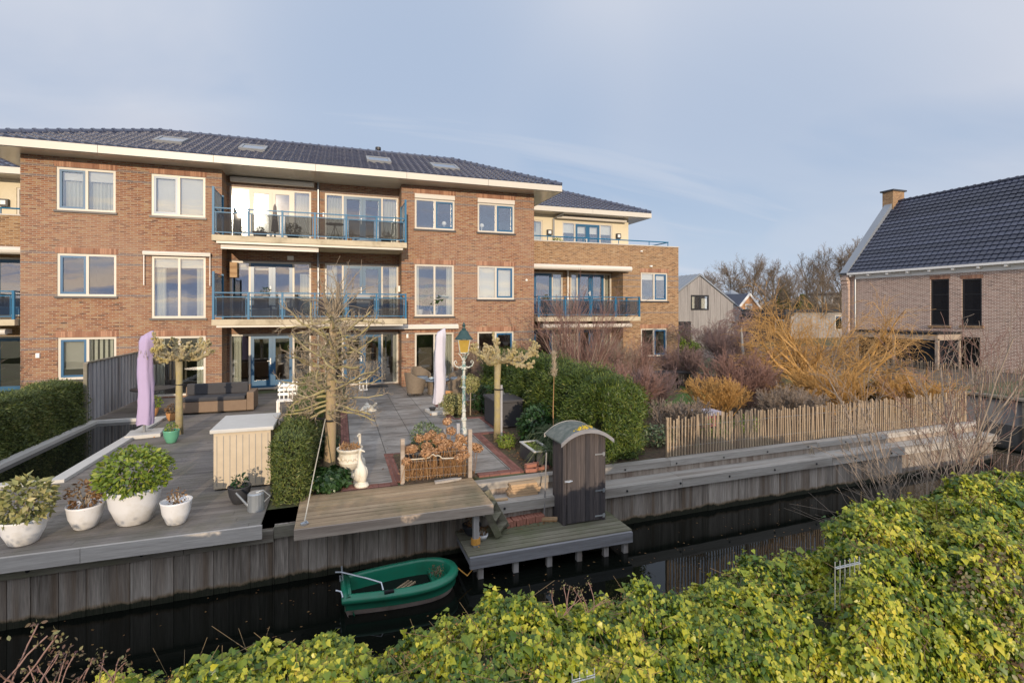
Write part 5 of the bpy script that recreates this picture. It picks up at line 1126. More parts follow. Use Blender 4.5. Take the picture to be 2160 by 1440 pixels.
    # bricks and timber
    k = 0
    base = G(1132, 990); labs = ['red brick topmost on the small pile beside the trough planter', 'broken brick lying lowest at left in the pile by the trough', 'brick in the middle of the pile by the trough planter', 'brick at the right end of the pile by the trough planter', 'flat tilted brick at the back of the pile by the trough']
    for (dx, dy, z, r), lb in zip(((-.13, .02, .10, .1), (-.16, -.05, .03, -.1), (.0, .0, .03, .5), (.14, .02, .03, .2), (.02, .12, .09, 1.0)), labs):
        tag(MB().obox((base.x + dx, base.y + dy - .02, z), (.105, .05, .03), (0, 0, r)).build('brick', M['redbrick']), lb, 'brick', 'bricks piled by the trough planter')
    for i in range(12):
        o = MB().obox((2.78 + i * .062 + (.0), 8.38 + (i % 3) * .01 + i * .006, -.595), (.026, .10, .052), (0, random.Random(i).uniform(-.12, .12), 0)).build('brick', M['redbrick']); tag(o, ['leftmost', 'second', 'third', 'fourth', 'fifth', 'sixth', 'seventh', 'eighth', 'ninth', 'tenth', 'eleventh', 'rightmost'][i] + ' red brick' + (' from the left' if 0 < i < 11 else '') + ' in the row on edge on the jetty', 'brick', 'bricks on edge along the jetty')
    rr = random.Random(7); n = 0
    where = ['lowest', 'second lowest', 'middle', 'second highest', 'topmost']
    for i in range(5):
        L = rr.uniform(.5, .66); x = 2.95 + rr.uniform(-.06, .06); tag(MB().box(x, x + L, 8.62 - i * .0, 8.78, -.252 + i * .045, -.212 + i * .045).build('plank', M['timber']), where[i] + ' sawn board in the stack on the quay ledge left of the shed', 'plank', 'sawn boards stacked on the ledge')
    tag(MB().box(2.40, 2.85, 8.52, 8.60, -.253, -.225).build('plank', M['timber']), 'single thin offcut lying on the quay ledge near the platform corner', 'plank')
    a, b = G(935, 1012), G(990, 1010); tag(MB().add([(1.62, 8.93, .036), (2.02, 8.99, .036), (2.12, 9.03, .036), (2.0, 9.07, .036), (1.62, 9.03, .036)] + [(x, y, .07) for x, y in ((1.62, 8.93), (2.02, 8.99), (2.12, 9.03), (2.0, 9.07), (1.62, 9.03))], [(4, 3, 2, 1, 0), (5, 6, 7, 8, 9)] + [(i, (i + 1) % 5, 5 + (i + 1) % 5, 5 + i) for i in range(5)]).build('plank', M['cap']), 'pale pointed plank lying at the back of the wooden platform', 'plank')
    # broom
    R = thing('broom', 'pale-handled broom leaning on the left side of the shed', 'broom', (3.58, 8.2, -.65)); bt = G(1157, 1088, -.6); MB().tube([(3.5, 8.42, -.60), (3.60, 8.55, .52)], .013, 8).build('handle', M['clad'], R); m = MB(); m.obox((3.55, 8.34, -.60), (.16, .03, .02), (0, 0, -.35)); m.build('head', M['timber'], R); m = MB(); m.obox((3.55, 8.34, -.635), (.15, .025, .0145), (0, 0, -.35)); m.build('bristles', M['stems'], R)
    p = G(1017, 1136, -.65); potted('shallow white bowl with dead brown plant on the jetty', p, .095, .085, 'brownleaf', .06, 60, .035, prof=[(.07, 0), (.095, .05), (.1, .085), (.088, .085), (.08, .06), (.001, .055)], seed=4)
    p = G(1003, 1110, -.65); potted('squat dark pot with dead leaves against the quay on the jetty', (2.12, 8.27, -.65), .16, .17, 'brownleaf', .12, 120, .04, pot='dark_pot', seed=5, up=0)
    rr = np.random.default_rng(12); n = 260; Pp = np.stack([rr.uniform(1.95, 3.7, n), 8.46 - rr.exponential(.07, n), np.full(n, -.64)], 1); Pp = Pp[Pp[:, 1] > 7.7]; o = cards('dry_leaves', M['brownleaf'], None, Pp, rnd_dir(len(Pp), 2, up=3), .045, .6, 3); struct(o, 'stuff')
    # rope from tree to platform
    m = MB(); m.tube([G(683, 905, 0) * 0 + Vector((-.25, 10.42, 1.02)), (-.37, 9.1, .53), (-.47, 7.86, .08)], .009, 6); tag(m.build('rope', M['rope']), 'cream rope stretched from the tree trunk to the platform cleat', 'rope')
    # hydrangea bed
    R = thing('rope_fence', 'two weathered posts with slack rope and wire mesh before the hydrangeas', 'fence', (1.8, 9.15, 0)); zt = .75
    pL = (1.08, 9.22); pR = (2.30, 9.12)
    MB().box(pL[0] - .035, pL[0] + .035, pL[1] - .035, pL[1] + .035, -.2, .82).build('post', M['plat_edge'], R); MB().box(pR[0] - .035, pR[0] + .035, pR[1] - .035, pR[1] + .035, -.2, .92).build('post', M['plat_edge'], R)
    m = MB(); N = 30; pts = []
    for i in range(N + 1): t = i / N; s_ = t * 2 % 1; pts.append((pL[0] + (pR[0] - pL[0] - .04) * t, pL[1] - .045, (.44 if t < .5 else .40) + .10 * (4 * (t - .25) ** 2 if t < .55 else 4 * (t - .78) ** 2) + (.04 if .42 < t < .6 else 0)))
    m.tube(pts, .011, 6); m.build('rope', M['rope'], R); m = MB()
    for i in range(4): z = .12 + i * .14; m.tube([(pL[0], pL[1] - .02, z), (pR[0], pR[1] - .02, z)], .0018, 3)
    for i in range(10): x = pL[0] + (pR[0] - pL[0]) * i / 10; y = pL[1] + (pR[1] - pL[1]) * i / 10 - .02; m.tube([(x, y, .05), (x, y, .56)], .0018, 3)
    m.build('wire', M['pipe'], R)
    MB().box(2.14, 2.2, 9.5, 9.56, -.2, .95).build('post', M['fencewood'], R); MB().box(2.02, 2.08, 10.2, 10.26, -.2, .7).build('post', M['fencewood'], R)
    c = (1.62, 9.95); potted('large round dark planter of evergreen heather among the hydrangeas', (*c, .03), .42, .42, 'grassy', .30, 900, .05, pot='dark_pot', seed=8, prof=[(.33, 0), (.40, .3), (.42, .42), (.38, .42), (.36, .38), (.001, .37)], lh=.3)
    R = thing('hydrangea', 'brown dried hydrangea shrub with mop-head flowers behind the rope fence', 'shrub', (1.8, 9.4, 0)); rr = random.Random(11); m = MB(); H = MB(); heads = []
    for i in range(420):
        x = rr.uniform(1.12, 2.26); y = rr.uniform(9.25, 9.65); t = rr.random(); h = rr.uniform(.12, .55) * (.7 + .4 * (x - 1.1)); m.tube([(x, y, .02), (x + rr.gauss(0, .03), y + rr.gauss(0, .02), h * .5), (x + rr.gauss(0, .05), y + rr.gauss(0, .04), h)], .0045, 3)
    m.build('stems', M['stems'], R); P3 = []; N3 = []
    hd = [(1.14, 9.15, .42), (1.28, 9.3, .60), (1.5, 9.2, .53), (1.24, 9.6, .50), (1.45, 9.7, .68), (1.6, 9.62, .72), (1.75, 9.5, .66), (1.7, 9.75, .72), (1.85, 9.6, .70), (1.9, 9.45, .62), (1.82, 9.3, .58), (1.98, 9.5, .58), (2.12, 9.3, .62), (2.2, 9.25, .52), (2.18, 9.4, .70), (2.3, 9.35, .66), (2.1, 9.12, .40), (2.42, 9.25, .55), (2.5, 9.3, .5), (2.02, 9.85, .93), (1.55, 9.45, .58), (2.22, 9.15, .45), (1.66, 9.3, .50), (2.05, 9.6, .8), (1.95, 9.7, .55)]
    for k_, (x, y, z) in enumerate(hd):
        r = rr.uniform(.085, .115); n = 230; d = rnd_dir(n, 100 + k_); P3.append(np.array([x, y, z]) + d * r * .85 * np.array([1, 1, .8])); N3.append(d)
        H.tube([(x + rr.gauss(0, .05), y + .03, .03), (x, y, z)], .005, 4)
    H.build('stems', M['stems'], R); cards('flower_heads', M['hyd'], R, np.concatenate(P3), np.concatenate(N3) + rnd_dir(len(hd) * 230, 7) * .4, .032, 1.0, 3, 'fold')
    # lamp post
    p = Vector((2.78, 11.6, 0)); R = thing('lamp_post', 'old flaking green-and-white iron lamp post with amber lantern in the patio', 'lamp post', p); k = NT('flaking_paint'); n = k.noise(16, 6, (1, 1, .45), .7); zz = k.xyz()[2]
    mk_ = k.rng(k.math('ADD', k.math('ADD', n, .035), k.math('MULTIPLY', k.math('ABSOLUTE', k.math('SUBTRACT', zz, 1.15)), .10)), .52, .60); col = k.mix(mk_, (.13, .25, .24), (.58, .58, .53)); col = k.mix(k.rng(k.noise(30, 4), .62, .7), col, (.10, .07, .05)); k.bump(n, .5, .004); M['flake'] = k.fin(col, .7)
    m = MB(); pr = [(.11, 0), (.11, .1), (.085, .16), (.075, .32), (.06, .36), (.055, .52), (.07, .55), (.07, .59), (.05, .62), (.045, .74), (.058, .76), (.04, .79), (.038, 1.28), (.055, 1.30), (.055, 1.33), (.035, 1.35), (.035, 1.50), (.06, 1.53), (.06, 1.57), (.035, 1.60), (.035, 1.72), (.065, 1.74), (.05, 1.80), (.04, 1.88), (.055, 1.9), (.03, 1.93), (.03, 2.02)]
    m.lathe(p, pr, 14); m.build('post', M['flake'], R)
    s = MB()
    for sg in (-1, 1):
        pts = [(p.x + sg * .04, p.y, 1.80), (p.x + sg * .12, p.y, 1.78), (p.x + sg * .2, p.y, 1.82), (p.x + sg * .235, p.y, 1.90), (p.x + sg * .20, p.y, 1.95), (p.x + sg * .165, p.y, 1.92), (p.x + sg * .18, p.y, 1.885)]; s.tube(pts, [.02, .018, .016, .015, .014, .012, .012], 8)
        s.tube([(p.x + sg * .02, p.y, 1.95), (p.x + sg * .07, p.y, 2.05), (p.x + sg * .13, p.y, 2.12)], .013, 6); s.tube([(p.x, p.y + sg * .02, 1.95), (p.x, p.y + sg * .07, 2.05), (p.x, p.y + sg * .13, 2.12)], .013, 6)
    s.build('bracket', M['flake'], R)
    ln = MB(); 
    k = NT('amber_glass'); c = k.mix(k.noise(4, 4), (.62, .42, .06), (.85, .62, .16)); k.fin(c, .4, 0, .4); t = k.N.new('ShaderNodeBsdfTranslucent'); k.set(t.inputs[0], c); mx = k.N.new('ShaderNodeMixShader'); mx.inputs[0].default_value = .5; k.L.new(k.p.outputs[0], mx.inputs[1]); k.L.new(t.outputs[0], mx.inputs[2]); k.L.new(mx.outputs[0], k.out.inputs[0]); M['amber'] = k.m
    z0, z1 = 2.13, 2.44; ln.lathe((p.x, p.y, 0), [(.125, z0), (.19, z1)], 4); ln.v = [((v[0] - p.x) * math.cos(.6) - (v[1] - p.y) * math.sin(.6) + p.x, (v[0] - p.x) * math.sin(.6) + (v[1] - p.y) * math.cos(.6) + p.y, v[2]) for v in ln.v]; lt = ln.build('lantern_glass', M['amber'], R)
    fr = MB(); 
    for i in range(4):
        a = .6 + i * PI / 2; q = lambda r, z: (p.x + math.cos(a) * r, p.y + math.sin(a) * r, z); fr.tube([q(.128, z0), q(.193, z1)], .009, 5)
    def ring(r, z, t): fr.tube([(p.x + math.cos(.6 + i * PI / 2) * r, p.y + math.sin(.6 + i * PI / 2) * r, z) for i in range(5)], t, 5)
    ring(.13, z0, .012); ring(.195, z1, .012); fr.build('lantern_frame', M['flake'], lt)
    tp = MB(); tp.lathe((p.x, p.y, 0), [(.215, z1 + .005), (.215, z1 + .02), (.145, z1 + .10), (.09, z1 + .2), (.05, z1 + .23), (.055, z1 + .25), (.03, z1 + .27), (.028, z1 + .30), (.045, z1 + .33), (.03, z1 + .36), (.008, z1 + .40), (.001, z1 + .41)], 16); tp.build('lantern_roof', mat('dark_green_iron', (.02, .055, .055), .4), R, smooth=False)
    # white garden furniture at the hedge end
    R = thing('garden_bench', 'weathered white slatted bench behind the clipped middle hedge', 'bench', (-1.6, 16.5, 0)); m = MB()
    for i in range(4): m.box(-1.75, -.98, 16.3 + i * .1, 16.38 + i * .1, .43, .455)
    m.build('seat', M['white'], R); m = MB()
    for i in range(3): m.box(-1.75, -.98, 16.72, 16.745, .55 + i * .13, .63 + i * .13)
    for i in range(7): m.box(-1.72 + i * .12, -1.69 + i * .12, 16.746, 16.765, .45, .95)
    m.build('backrest', M['white'], R)
    for x in (-1.72, -1.02):
        for y, z in ((16.32, .6), (16.74, .98)): MB().box(x - .025, x + .025, y - .025, y + .02, .001, .43 if y < 16.5 else .429).build('leg', M['white'], R)
    # far left: planters, cabinet, lounge set
    potted('small white pot with straggly yellow-green grass at the lower left corner', G(50, 1145), .25, .35, 'varieg', .32, 700, .09, seed=21, shape='fold')
    potted('small white pot with withered brown plant, second from the left', G(180, 1112), .22, .34, 'brownleaf', .22, 260, .06, seed=22)
    potted('largest white planter with yellow-green leafy shrub', G(284, 1100), .34, .52, 'lime', .48, 1900, .07, seed=23, lh=.36)
    potted('small white pot with bare soil right of the large planter', G(372, 1103), .2, .34, 'brownleaf', .12, 90, .04, seed=24)
    R = thing('storage_cabinet', 'beige garden cabinet with pale grey lid against the middle hedge', 'cabinet', (-1.6, 10.4, 0)); m = MB(); m.box(-2.05, -1.15, 9.9, 11.1, .03, 1.0)
    m.build('body', mat('beige_slats', (.50, .42, .31), .6), R, bevel=.01); MB().box(-2.1, -1.1, 9.85, 11.15, 1.002, 1.07).build('lid', M['slab'], R, bevel=.015); m = MB()
    for i in range(9): m.box(-2.0 + i * .1, -1.992 + i * .1, 9.894, 9.899, .08, .95)
    m.build('groove', M['grey'], R)
    potted('dark round tub beside the beige garden cabinet', G(505, 1060), .17, .28, 'laurel', .12, 120, .05, pot='dark_pot', seed=25); 
    R = thing('watering_can', 'grey watering can between the beige cabinet and the canal edge', 'watering can', G(540, 1075)); w = G(540, 1075); m = MB().lathe(w, [(.12, .001), (.12, .26), (.1, .28), (.001, .28)], 16); m.build('body', M['pipe'], R); MB().tube([(w.x - .1, w.y, .06), (w.x - .28, w.y, .3)], [.02, .014], 8).build('spout', M['pipe'], R); MB().tube([(w.x + .1, w.y, .1), (w.x + .2, w.y, .2), (w.x + .1, w.y, .3), (w.x, w.y, .28)], .01, 6).build('handle', M['pipe'], R)
    R = thing('lounge_sofa', 'brown outdoor lounge sofa with dark cushions on the left terrace', 'sofa', (-3.6, 17.8, 0)); m = MB(); m.box(-4.5, -2.7, 17.4, 18.1, .05, .38); m.box(-4.5, -2.7, 18.1, 18.3, .05, .75); m.box(-2.7, -2.5, 17.4, 18.3, .05, .6); m.build('frame', mat('brown_weave', (.20, .14, .095), .8), R, bevel=.02); MB().box(-4.45, -2.75, 17.38, 18.05, .382, .5).box(-4.45, -2.75, 18.0, 18.09, .502, .85).build('cushion', mat('anthracite_cushion', (.05, .05, .055), .9), R, bevel=.03)
    R = thing('garden_table', 'dark round table beside the grey board fence', 'table', (-5.4, 18.3, 0)); MB().lathe((-5.4, 18.3, .7), [(.6, 0), (.6, .04), (.001, .04)], 24).build('table_top', M['dark'], R); MB().lathe((-5.4, 18.3, 0), [(.3, .001), (.04, .05), (.04, .698)], 12).build('leg', M['dark'], R)
    potted('orange pot of yellow flowers at the far end of the pond', (-5.2, 17.5, 0), .16, .26, 'lime', .22, 300, .06, pot='terracotta', seed=26); potted('second orange pot beside the sofa and pond', (-4.5, 16.7, .0), .14, .22, 'brownleaf', .15, 160, .05, pot='terracotta', seed=27)
    potted('low green glazed pot at the foot of the left pollard tree', (-3.75, 13.9, 0), .17, .3, 'lime', .12, 120, .05, pot=mat('green_glaze', (.12, .36, .24), .3), seed=28)
    # hanging basket, wall torch etc.
    m = MB(); q = Q(1067, 722, 20.85); m.lathe(q, [(.001, -.14), (.09, -.11), (.15, 0)], 14)
    for i in range(3): a = i * 2.1; m.tube([(q.x + math.cos(a) * .14, q.y + math.sin(a) * .14, q.z), (q.x, q.y, q.z + .42)], .004, 4)
    tag(m.build('hanging_basket', M['dark_pot']), 'dark hanging basket on the brick wall above the pollard crown', 'basket')
    # balcony things
    def bt(label, x, y, z, r=.35, h=.72):
        R = thing('balcony_table', label, 'table', (x, y, z)); MB().lathe((x, y, z + h - .02), [(r, 0), (r, .02), (.001, .02)], 20).build('table_top', M['dark'], R)
        for i in range(3): a = i * 2.09 + .4; MB().tube([(x + math.cos(a) * .26, y + math.sin(a) * .26, z + .001), (x, y, z + h - .03)], .012, 6).build('leg', M['dark'], R)
    bt('small dark bistro table on the upper balcony before the right-hand blue doors', -.15, 20.4, 5.7, .33); bt('small dark table on the lower balcony at its left end', -3.2, 20.5, 2.815, .4)
    potted('bushy plant in low pot on the upper balcony beside the fifth rail post', (-1.6, 20.3, 5.7), .2, .22, 'laurel', .26, 420, .07, pot='dark_pot', seed=31); potted('small red-brown potted plant at the right end of the upper balcony', (1.75, 20.3, 5.7), .2, .2, 'brownleaf', .2, 200, .05, pot='dark_pot', seed=32)
    potted('grey bowl planter on the upper balcony beside the closed parasol', (-2.7, 20.2, 5.7), .24, .26, 'grassy', .12, 120, .06, pot=mat('grey_bowl', (.2, .2, .2), .7), seed=33); potted('terracotta pot with shrub on the upper balcony left of the bistro table', (.35, 20.3, 5.7), .14, .24, 'brownleaf', .2, 160, .05, pot='terracotta', seed=34)
    R = thing('parasol', 'closed slim brown parasol on the upper balcony in front of the glare', 'parasol', (-2.2, 20.1, 5.7)); MB().lathe((-2.2, 20.1, 5.7), [(.13, .28), (.11, .5), (.07, .95), (.05, 1.2), (.001, 1.3)], 12).build('canopy', mat('taupe_cloth', (.16, .14, .13), .9), R); MB().lathe((-2.2, 20.1, 5.7), [(.2, .001), (.2, .06), (.03, .07), (.03, .28)], 14).build('base', M['dark'], R)
    potted('low planter box of flowers hooked on the middle of the lower balcony rail', (-2.45, 19.75, 3.55), .14, .14, 'laurel', .16, 160, .05, seed=35, pot=mat('grey_box', (.28, .28, .28), .6))
    for i, (x, lb) in enumerate(((-1.9, 'grey balcony chair left of the downpipe on the lower balcony'), (.9, 'grey balcony chair in front of the right doors on the lower balcony'))):
        R = thing('balcony_chair', lb, 'chair', (x, 20.4, 2.815)); z = 2.815; MB().box(x - .25, x + .25, 20.15, 20.6, z + .42, z + .46).build('seat', M['grey'], R); MB().obox((x, 20.63, z + .72), (.25, .02, .27), (-.15, 0, 0)).build('backrest', M['grey'], R)
        for dx in (-.22, .22):
            for y in (20.18, 20.58): MB().box(x + dx - .015, x + dx + .015, y - .015, y + .015, z + .001, z + .419).build('leg', M['dark'], R)
    potted('tall slim conifer in a pot on the right wing balcony', (8.95, 21.35, 2.83), .16, .3, 'yew', .16, 500, .06, pot='dark_pot', seed=36, lh=.45); potted('leafy climber pot on the roof terrace by the wall lamp', (10.95, 24.6, 5.9), .2, .4, 'lime', .4, 500, .09, pot='dark_pot', seed=37, lh=.42)
    potted('tall rubber plant in pale pot inside the first-floor window', (3.85, 21.6, 2.9), .2, .4, 'laurel', .42, 120, .32, seed=38, shape='fold', pot='slab', lh=.55); potted('small potted plant inside the first-floor window at its left edge', (3.25, 21.5, 2.9), .13, .28, 'laurel', .16, 60, .12, seed=39, pot='slab', lh=.25)
    for x, lb in ((4.25, 'white globe lamp on the upper window sill above the rubber plant'), (5.92, 'white globe lamp on the upper right window sill')):
        R = thing('globe_lamp', lb, 'lamp', (x, 21.35, 6.6)); MB().lathe((x, 21.35, 6.6), [(.06, 0), (.02, .03), (.015, .16)], 10).build('stem', M['white'], R); MB().ell((x, 21.35, 6.84), (.1, .1, .1)).build('globe', M['white'], R, smooth=True)
M['dboard'] = mat('anthracite_boards', (.045, .045, .052), .6, var=.15)
garden()
# ================================================================== vegetation
def segmesh(name, S, m, par, n=4, smooth=True):
    A = np.array([s[0] for s in S], float); B = np.array([s[1] for s in S], float); ra = np.array([s[2] for s in S]); rb = np.array([s[3] for s in S])
    D = B - A; D /= np.linalg.norm(D, axis=1)[:, None] + 1e-9
    U = np.where(np.abs(D[:, 2:3]) < .9, np.array([[0, 0, 1.]]), np.array([[1., 0, 0]])); U = np.cross(D, U); U /= np.linalg.norm(U, axis=1)[:, None]; W_ = np.cross(D, U)
    a = np.arange(n) * 2 * PI / n; ring = U[:, None] * np.cos(a)[None, :, None] + W_[:, None] * np.sin(a)[None, :, None]
    V = np.concatenate([A[:, None] + ring * ra[:, None, None], B[:, None] + ring * rb[:, None, None]], 1).reshape(-1, 3)
    j = np.arange(n); f = np.stack([j, (j + 1) % n, (j + 1) % n + n, j + n], 1); F = (f[None] + np.arange(len(A))[:, None, None] * 2 * n).reshape(-1, 4)
    return mk(name, V, F, m, par, smooth)
def grow(out, p, d, L, r, lvl, cfg, rng):
    ns = cfg['segs'][lvl]; st = L / ns; wob = cfg['wob'][lvl]; tr = cfg['trop'][lvl]; ang = cfg['ang'][lvl]; end = cfg.get('end', .35)
    mx = len(cfg['segs']) - 1; kids = cfg['kids'][lvl] if lvl < mx else 0; start = cfg.get('start', [.25] * 5)[lvl]
    for i in range(ns):
        d = (d + Vector((rng.gauss(0, wob), rng.gauss(0, wob), rng.gauss(0, wob) + tr))).normalized()
        q = p + d * st; r2 = max(cfg['rmin'], r * (1 - (1 - end) / ns) if True else r); out[lvl].append((tuple(p), tuple(q), r, r2)); p = q; r = r2
        f = (i + 1) / ns
        if kids and f >= start:
            k = kids / (ns * (1 - start)); k = int(k) + (rng.random() < k - int(k))
            for _ in range(k):
                u = d.cross(Vector((rng.gauss(0, 1), rng.gauss(0, 1), rng.gauss(0, 1)))).normalized(); a = math.radians(ang + rng.gauss(0, 10))
                nd = (d * math.cos(a) + u * math.sin(a)); nd.z += cfg.get('lift', 0)
                grow(out, p, nd.normalized(), L * cfg['ratio'][lvl] * rng.uniform(.6, 1.15) * (1.15 - .5 * f), r * cfg.get('rr', .6), lvl + 1, cfg, rng)
    return p
def tree(name, label, cat, base, cfg, L, r, seed, mt, ms, group=None, split=1, stems=1, spread=0.0, hgt=None):
    R = thing(name, label, cat, base, group); rng = random.Random(seed); out = [[] for _ in cfg['segs']]
    for i in range(stems):
        a = rng.uniform(0, 6.28); s_ = rng.uniform(.2, 1) * spread; d = Vector((math.cos(a) * s_, math.sin(a) * s_, 1)).normalized(); o = Vector((math.cos(a), math.sin(a), 0)) * cfg.get('foot', 0) * rng.random()
        grow(out, Vector(base) + o, d, L * rng.uniform(.8, 1.1) if stems > 1 else L, r, 0, cfg, rng)
    tr = [s for l in out[:split] for s in l]; cr = [s for l in out[split:] for s in l]
    segmesh('trunk' if stems == 1 else 'stems', tr, mt, R, 6); 
    if cr: segmesh('crown' if stems == 1 else 'twigs', cr, ms, R, 3)
    return R
def leafball(name, label, cat, c, rad, n, size, mt, seed, shape='oval', asp=.6, flat=0, tip=None, core=None, trunk=None, up=.5):
    R = thing(name, label, cat, (c[0], c[1], 0)); rr = np.random.default_rng(seed); d = rnd_dir(n, seed); lump = 1 + .16 * np.sin(d[:, 0] * 5 + seed) * np.cos(d[:, 1] * 6 - seed) + .12 * np.sin(d[:, 2] * 9 + seed * 2)
    P = np.array(c) + d * np.array(rad) * (rr.uniform(.55, 1.03, n) ** .6 * lump)[:, None]; k = P[:, 2] > .0; P = P[k]; d = d[k]
    cards('foliage', mt, R, P, rnd_dir(len(P), seed + 1, up=up, base=d * 1.1), size, asp, seed, shape, tip)
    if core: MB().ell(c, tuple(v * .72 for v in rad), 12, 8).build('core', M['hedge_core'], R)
    s = MB(); rg = random.Random(seed)
    if trunk: s.tube([(c[0], c[1], -.02), (c[0] + .01, c[1], c[2])], trunk, 7)
    else:
        for i in range(7): a = i * .9; s.tube([(c[0], c[1], -.02), (c[0] + math.cos(a) * rad[0] * .5, c[1] + math.sin(a) * rad[1] * .5, c[2])], .008, 4)
    s.build('stem' if not trunk else 'trunk', M['twig'], R); return R
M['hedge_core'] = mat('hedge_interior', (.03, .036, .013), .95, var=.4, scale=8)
def hedge(label, x0, x1, y0, y1, z1, n, mt, seed, size=.075, asp=.28, lump=.06, loc=None, bulge=0, ends=(1, 1)):
    R = thing('hedge', label, 'hedge', ((x0 + x1) / 2, (y0 + y1) / 2, 0)); rr = np.random.default_rng(seed)
    w, l, h = x1 - x0, y1 - y0, z1; A = np.array([l * h, l * h, w * h, w * h, w * l]); A = A / A.sum(); f = rr.choice(5, n, p=A); a, b = rr.random(n), rr.random(n); P = np.zeros((n, 3)); N = np.zeros((n, 3))
    for i in range(5):
        k = f == i
        if i < 2: P[k] = np.stack([np.full(k.sum(), (x0, x1)[i]), y0 + a[k] * l, b[k] * h], 1); N[k] = ((-1, 1)[i], 0, 0)
        elif i < 4: P[k] = np.stack([x0 + a[k] * w, np.full(k.sum(), (y0, y1)[i - 2]), b[k] * h], 1); N[k] = (0, (-1, 1)[i - 2], 0)
        else: P[k] = np.stack([x0 + a[k] * w, y0 + b[k] * l, np.full(k.sum(), h)], 1); N[k] = (0, 0, 1)
    c = np.array([(x0 + x1) / 2, (y0 + y1) / 2, h * .5]); rd = min(.26, w * .3); lo = np.array([x0 + rd, y0 + rd, -5]); hi = np.array([x1 - rd, y1 - rd, h - rd]); ci = np.clip(P, lo, hi); dv = P - ci; P = ci + dv / (np.linalg.norm(dv, axis=1)[:, None] + 1e-9) * rd      # softened corners
    s = P * 2.1 + seed; dsp = (np.sin(s[:, 0] * 1.3 + s[:, 1]) * np.cos(s[:, 2] * 1.7 + s[:, 1] * .6) + .6 * np.sin(s[:, 1] * 2.7 + s[:, 2] * 2.2 + s[:, 0])) * lump
    dsp += bulge * np.sin(P[:, 2] / h * PI) * (np.abs(N[:, 2]) < .5)
    P = P + N * (dsp - rr.exponential(.035, n) + rr.random(n) ** 5 * (.24 if lump > .08 else .1) - (.07 * np.sin(P[:, 1] * 9 + P[:, 2] * 7) * np.cos(P[:, 2] * 11 + P[:, 0] * 9) if lump > .08 else 0))[:, None]; P[:, 2] = np.maximum(P[:, 2], .01)
    cards('foliage', mt, R, P, rnd_dir(n, seed + 5, up=.35, base=N * .9 + np.array([0, -.25, 0])), size, asp, seed, 'rhomb', N * .7 + np.array([0, 0, .35]))
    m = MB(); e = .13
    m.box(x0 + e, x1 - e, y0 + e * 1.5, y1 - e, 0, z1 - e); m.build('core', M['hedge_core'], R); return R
def hedges():
    hedge('tall shaggy conifer hedge right of the patio, behind the arched shed', 5.05, 6.05, 9.25, 17.4, 1.60, 130000, M['yew2'], 3, .085, .20, .10, bulge=.15)
    hedge('narrow clipped hedge between the blurred left garden and the patio', -1.0, -.50, 8.85, 18.2, 1.03, 62000, M['yew'], 5, .06, .3, .035)
    hedge('broad dark flat-topped yew hedge along the far left of the terrace', -7.5, -6.6, 10.2, 17.2, 1.18, 60000, M['yew'], 7, .07, .28, .05)
hedges()
def fences():
    R = thing('board_fence', 'grey vertical board fence rising behind the far left hedge', 'fence', (-6.6, 19, 0)); m = MB(); y = 16.95; i = 0
    while y < 21.0:
        if i % 2 == 0: m.box(-6.60, -6.58, y, y + .13, .05, 1.66)
        else: m.box(-6.575, -6.555, y - .03, y + .13, .05, 1.66)
        y += .125; i += 1
    m.build('boards', M['fencewood'], R); MB().box(-6.63, -6.53, 16.9, 21.05, 1.662, 1.70).build('top_rail', M['waler'], R); MB().box(-6.62, -6.54, 16.86, 16.94, 0, 1.66).build('post', M['waler'], R)
    def paling(label, pts, h, seed, step=.075):
        R = thing('paling_fence', label, 'fence', (pts[0][0], pts[0][1], 0)); rng = random.Random(seed); m = MB(); w = MB(); ps = []
        for a, b in zip(pts[:-1], pts[1:]):
            a, b = Vector((*a, 0)), Vector((*b, 0)); L = (b - a).length; n = int(L / step)
            for i in range(n):
                p = a.lerp(b, i / n); hh = h * rng.uniform(.93, 1.06); t = Vector((rng.gauss(0, .012), rng.gauss(0, .012), 0)); m.beam(p + Vector((0, 0, .02)), p + t + Vector((0, 0, hh)), .032, .02)
            k = max(1, round(L / 1.9))
            for i in range(k + 1): p = a.lerp(b, i / k); ps.append(p)
            for z in (.25, .75): w.tube([a + Vector((0, 0, h * z)), b + Vector((0, 0, h * z))], .004, 4)
        m.build('pales', M['pale'], R); w.build('wire', M['pipe'], R)
        for p in ps: MB().tube([p + Vector((.03, .05, -.2)), p + Vector((.03, .05, h * 1.0))], .04, 7).build('post', M['pale'], R)
    paling('chestnut paling fence on the two-tier quay along the right garden', [(6.6, yq(6.6) + .47), (11, yq(11) + .47), (16.7, yq(16.7) + .47)], .84, 3)
    paling('pale chestnut paling fence across the side ditch, before the brick house', [(23.6, 4), (23.5, 11), (23.6, 14.5), (24.6, 19)], .95, 4, .085)
    R = thing('reed_screen', 'brown reed screen fence between patio seating and hedge', 'fence', (4.98, 19, 0)); m = MB(); rng = random.Random(5); y = 17.45
    while y < 21.0: m.beam((4.98 + rng.gauss(0, .006), y, .02), (4.98 + rng.gauss(0, .01), y + rng.gauss(0, .02), 1.62 + rng.gauss(0, .03)), .02, .014); y += .028
    m.build('reeds', mat('dark_reeds', (.17, .12, .09), .9, var=.35, scale=20), R); w = MB()
    for z in (.3, .8, 1.3): w.tube([(4.96, 17.4, z), (4.96, 21.0, z)], .006, 4)
    for y in (17.45, 19.2, 20.95): w.box(5.0, 5.06, y - .03, y + .03, 0, 1.6)
    w.build('post', M['twig'], R)
fences()
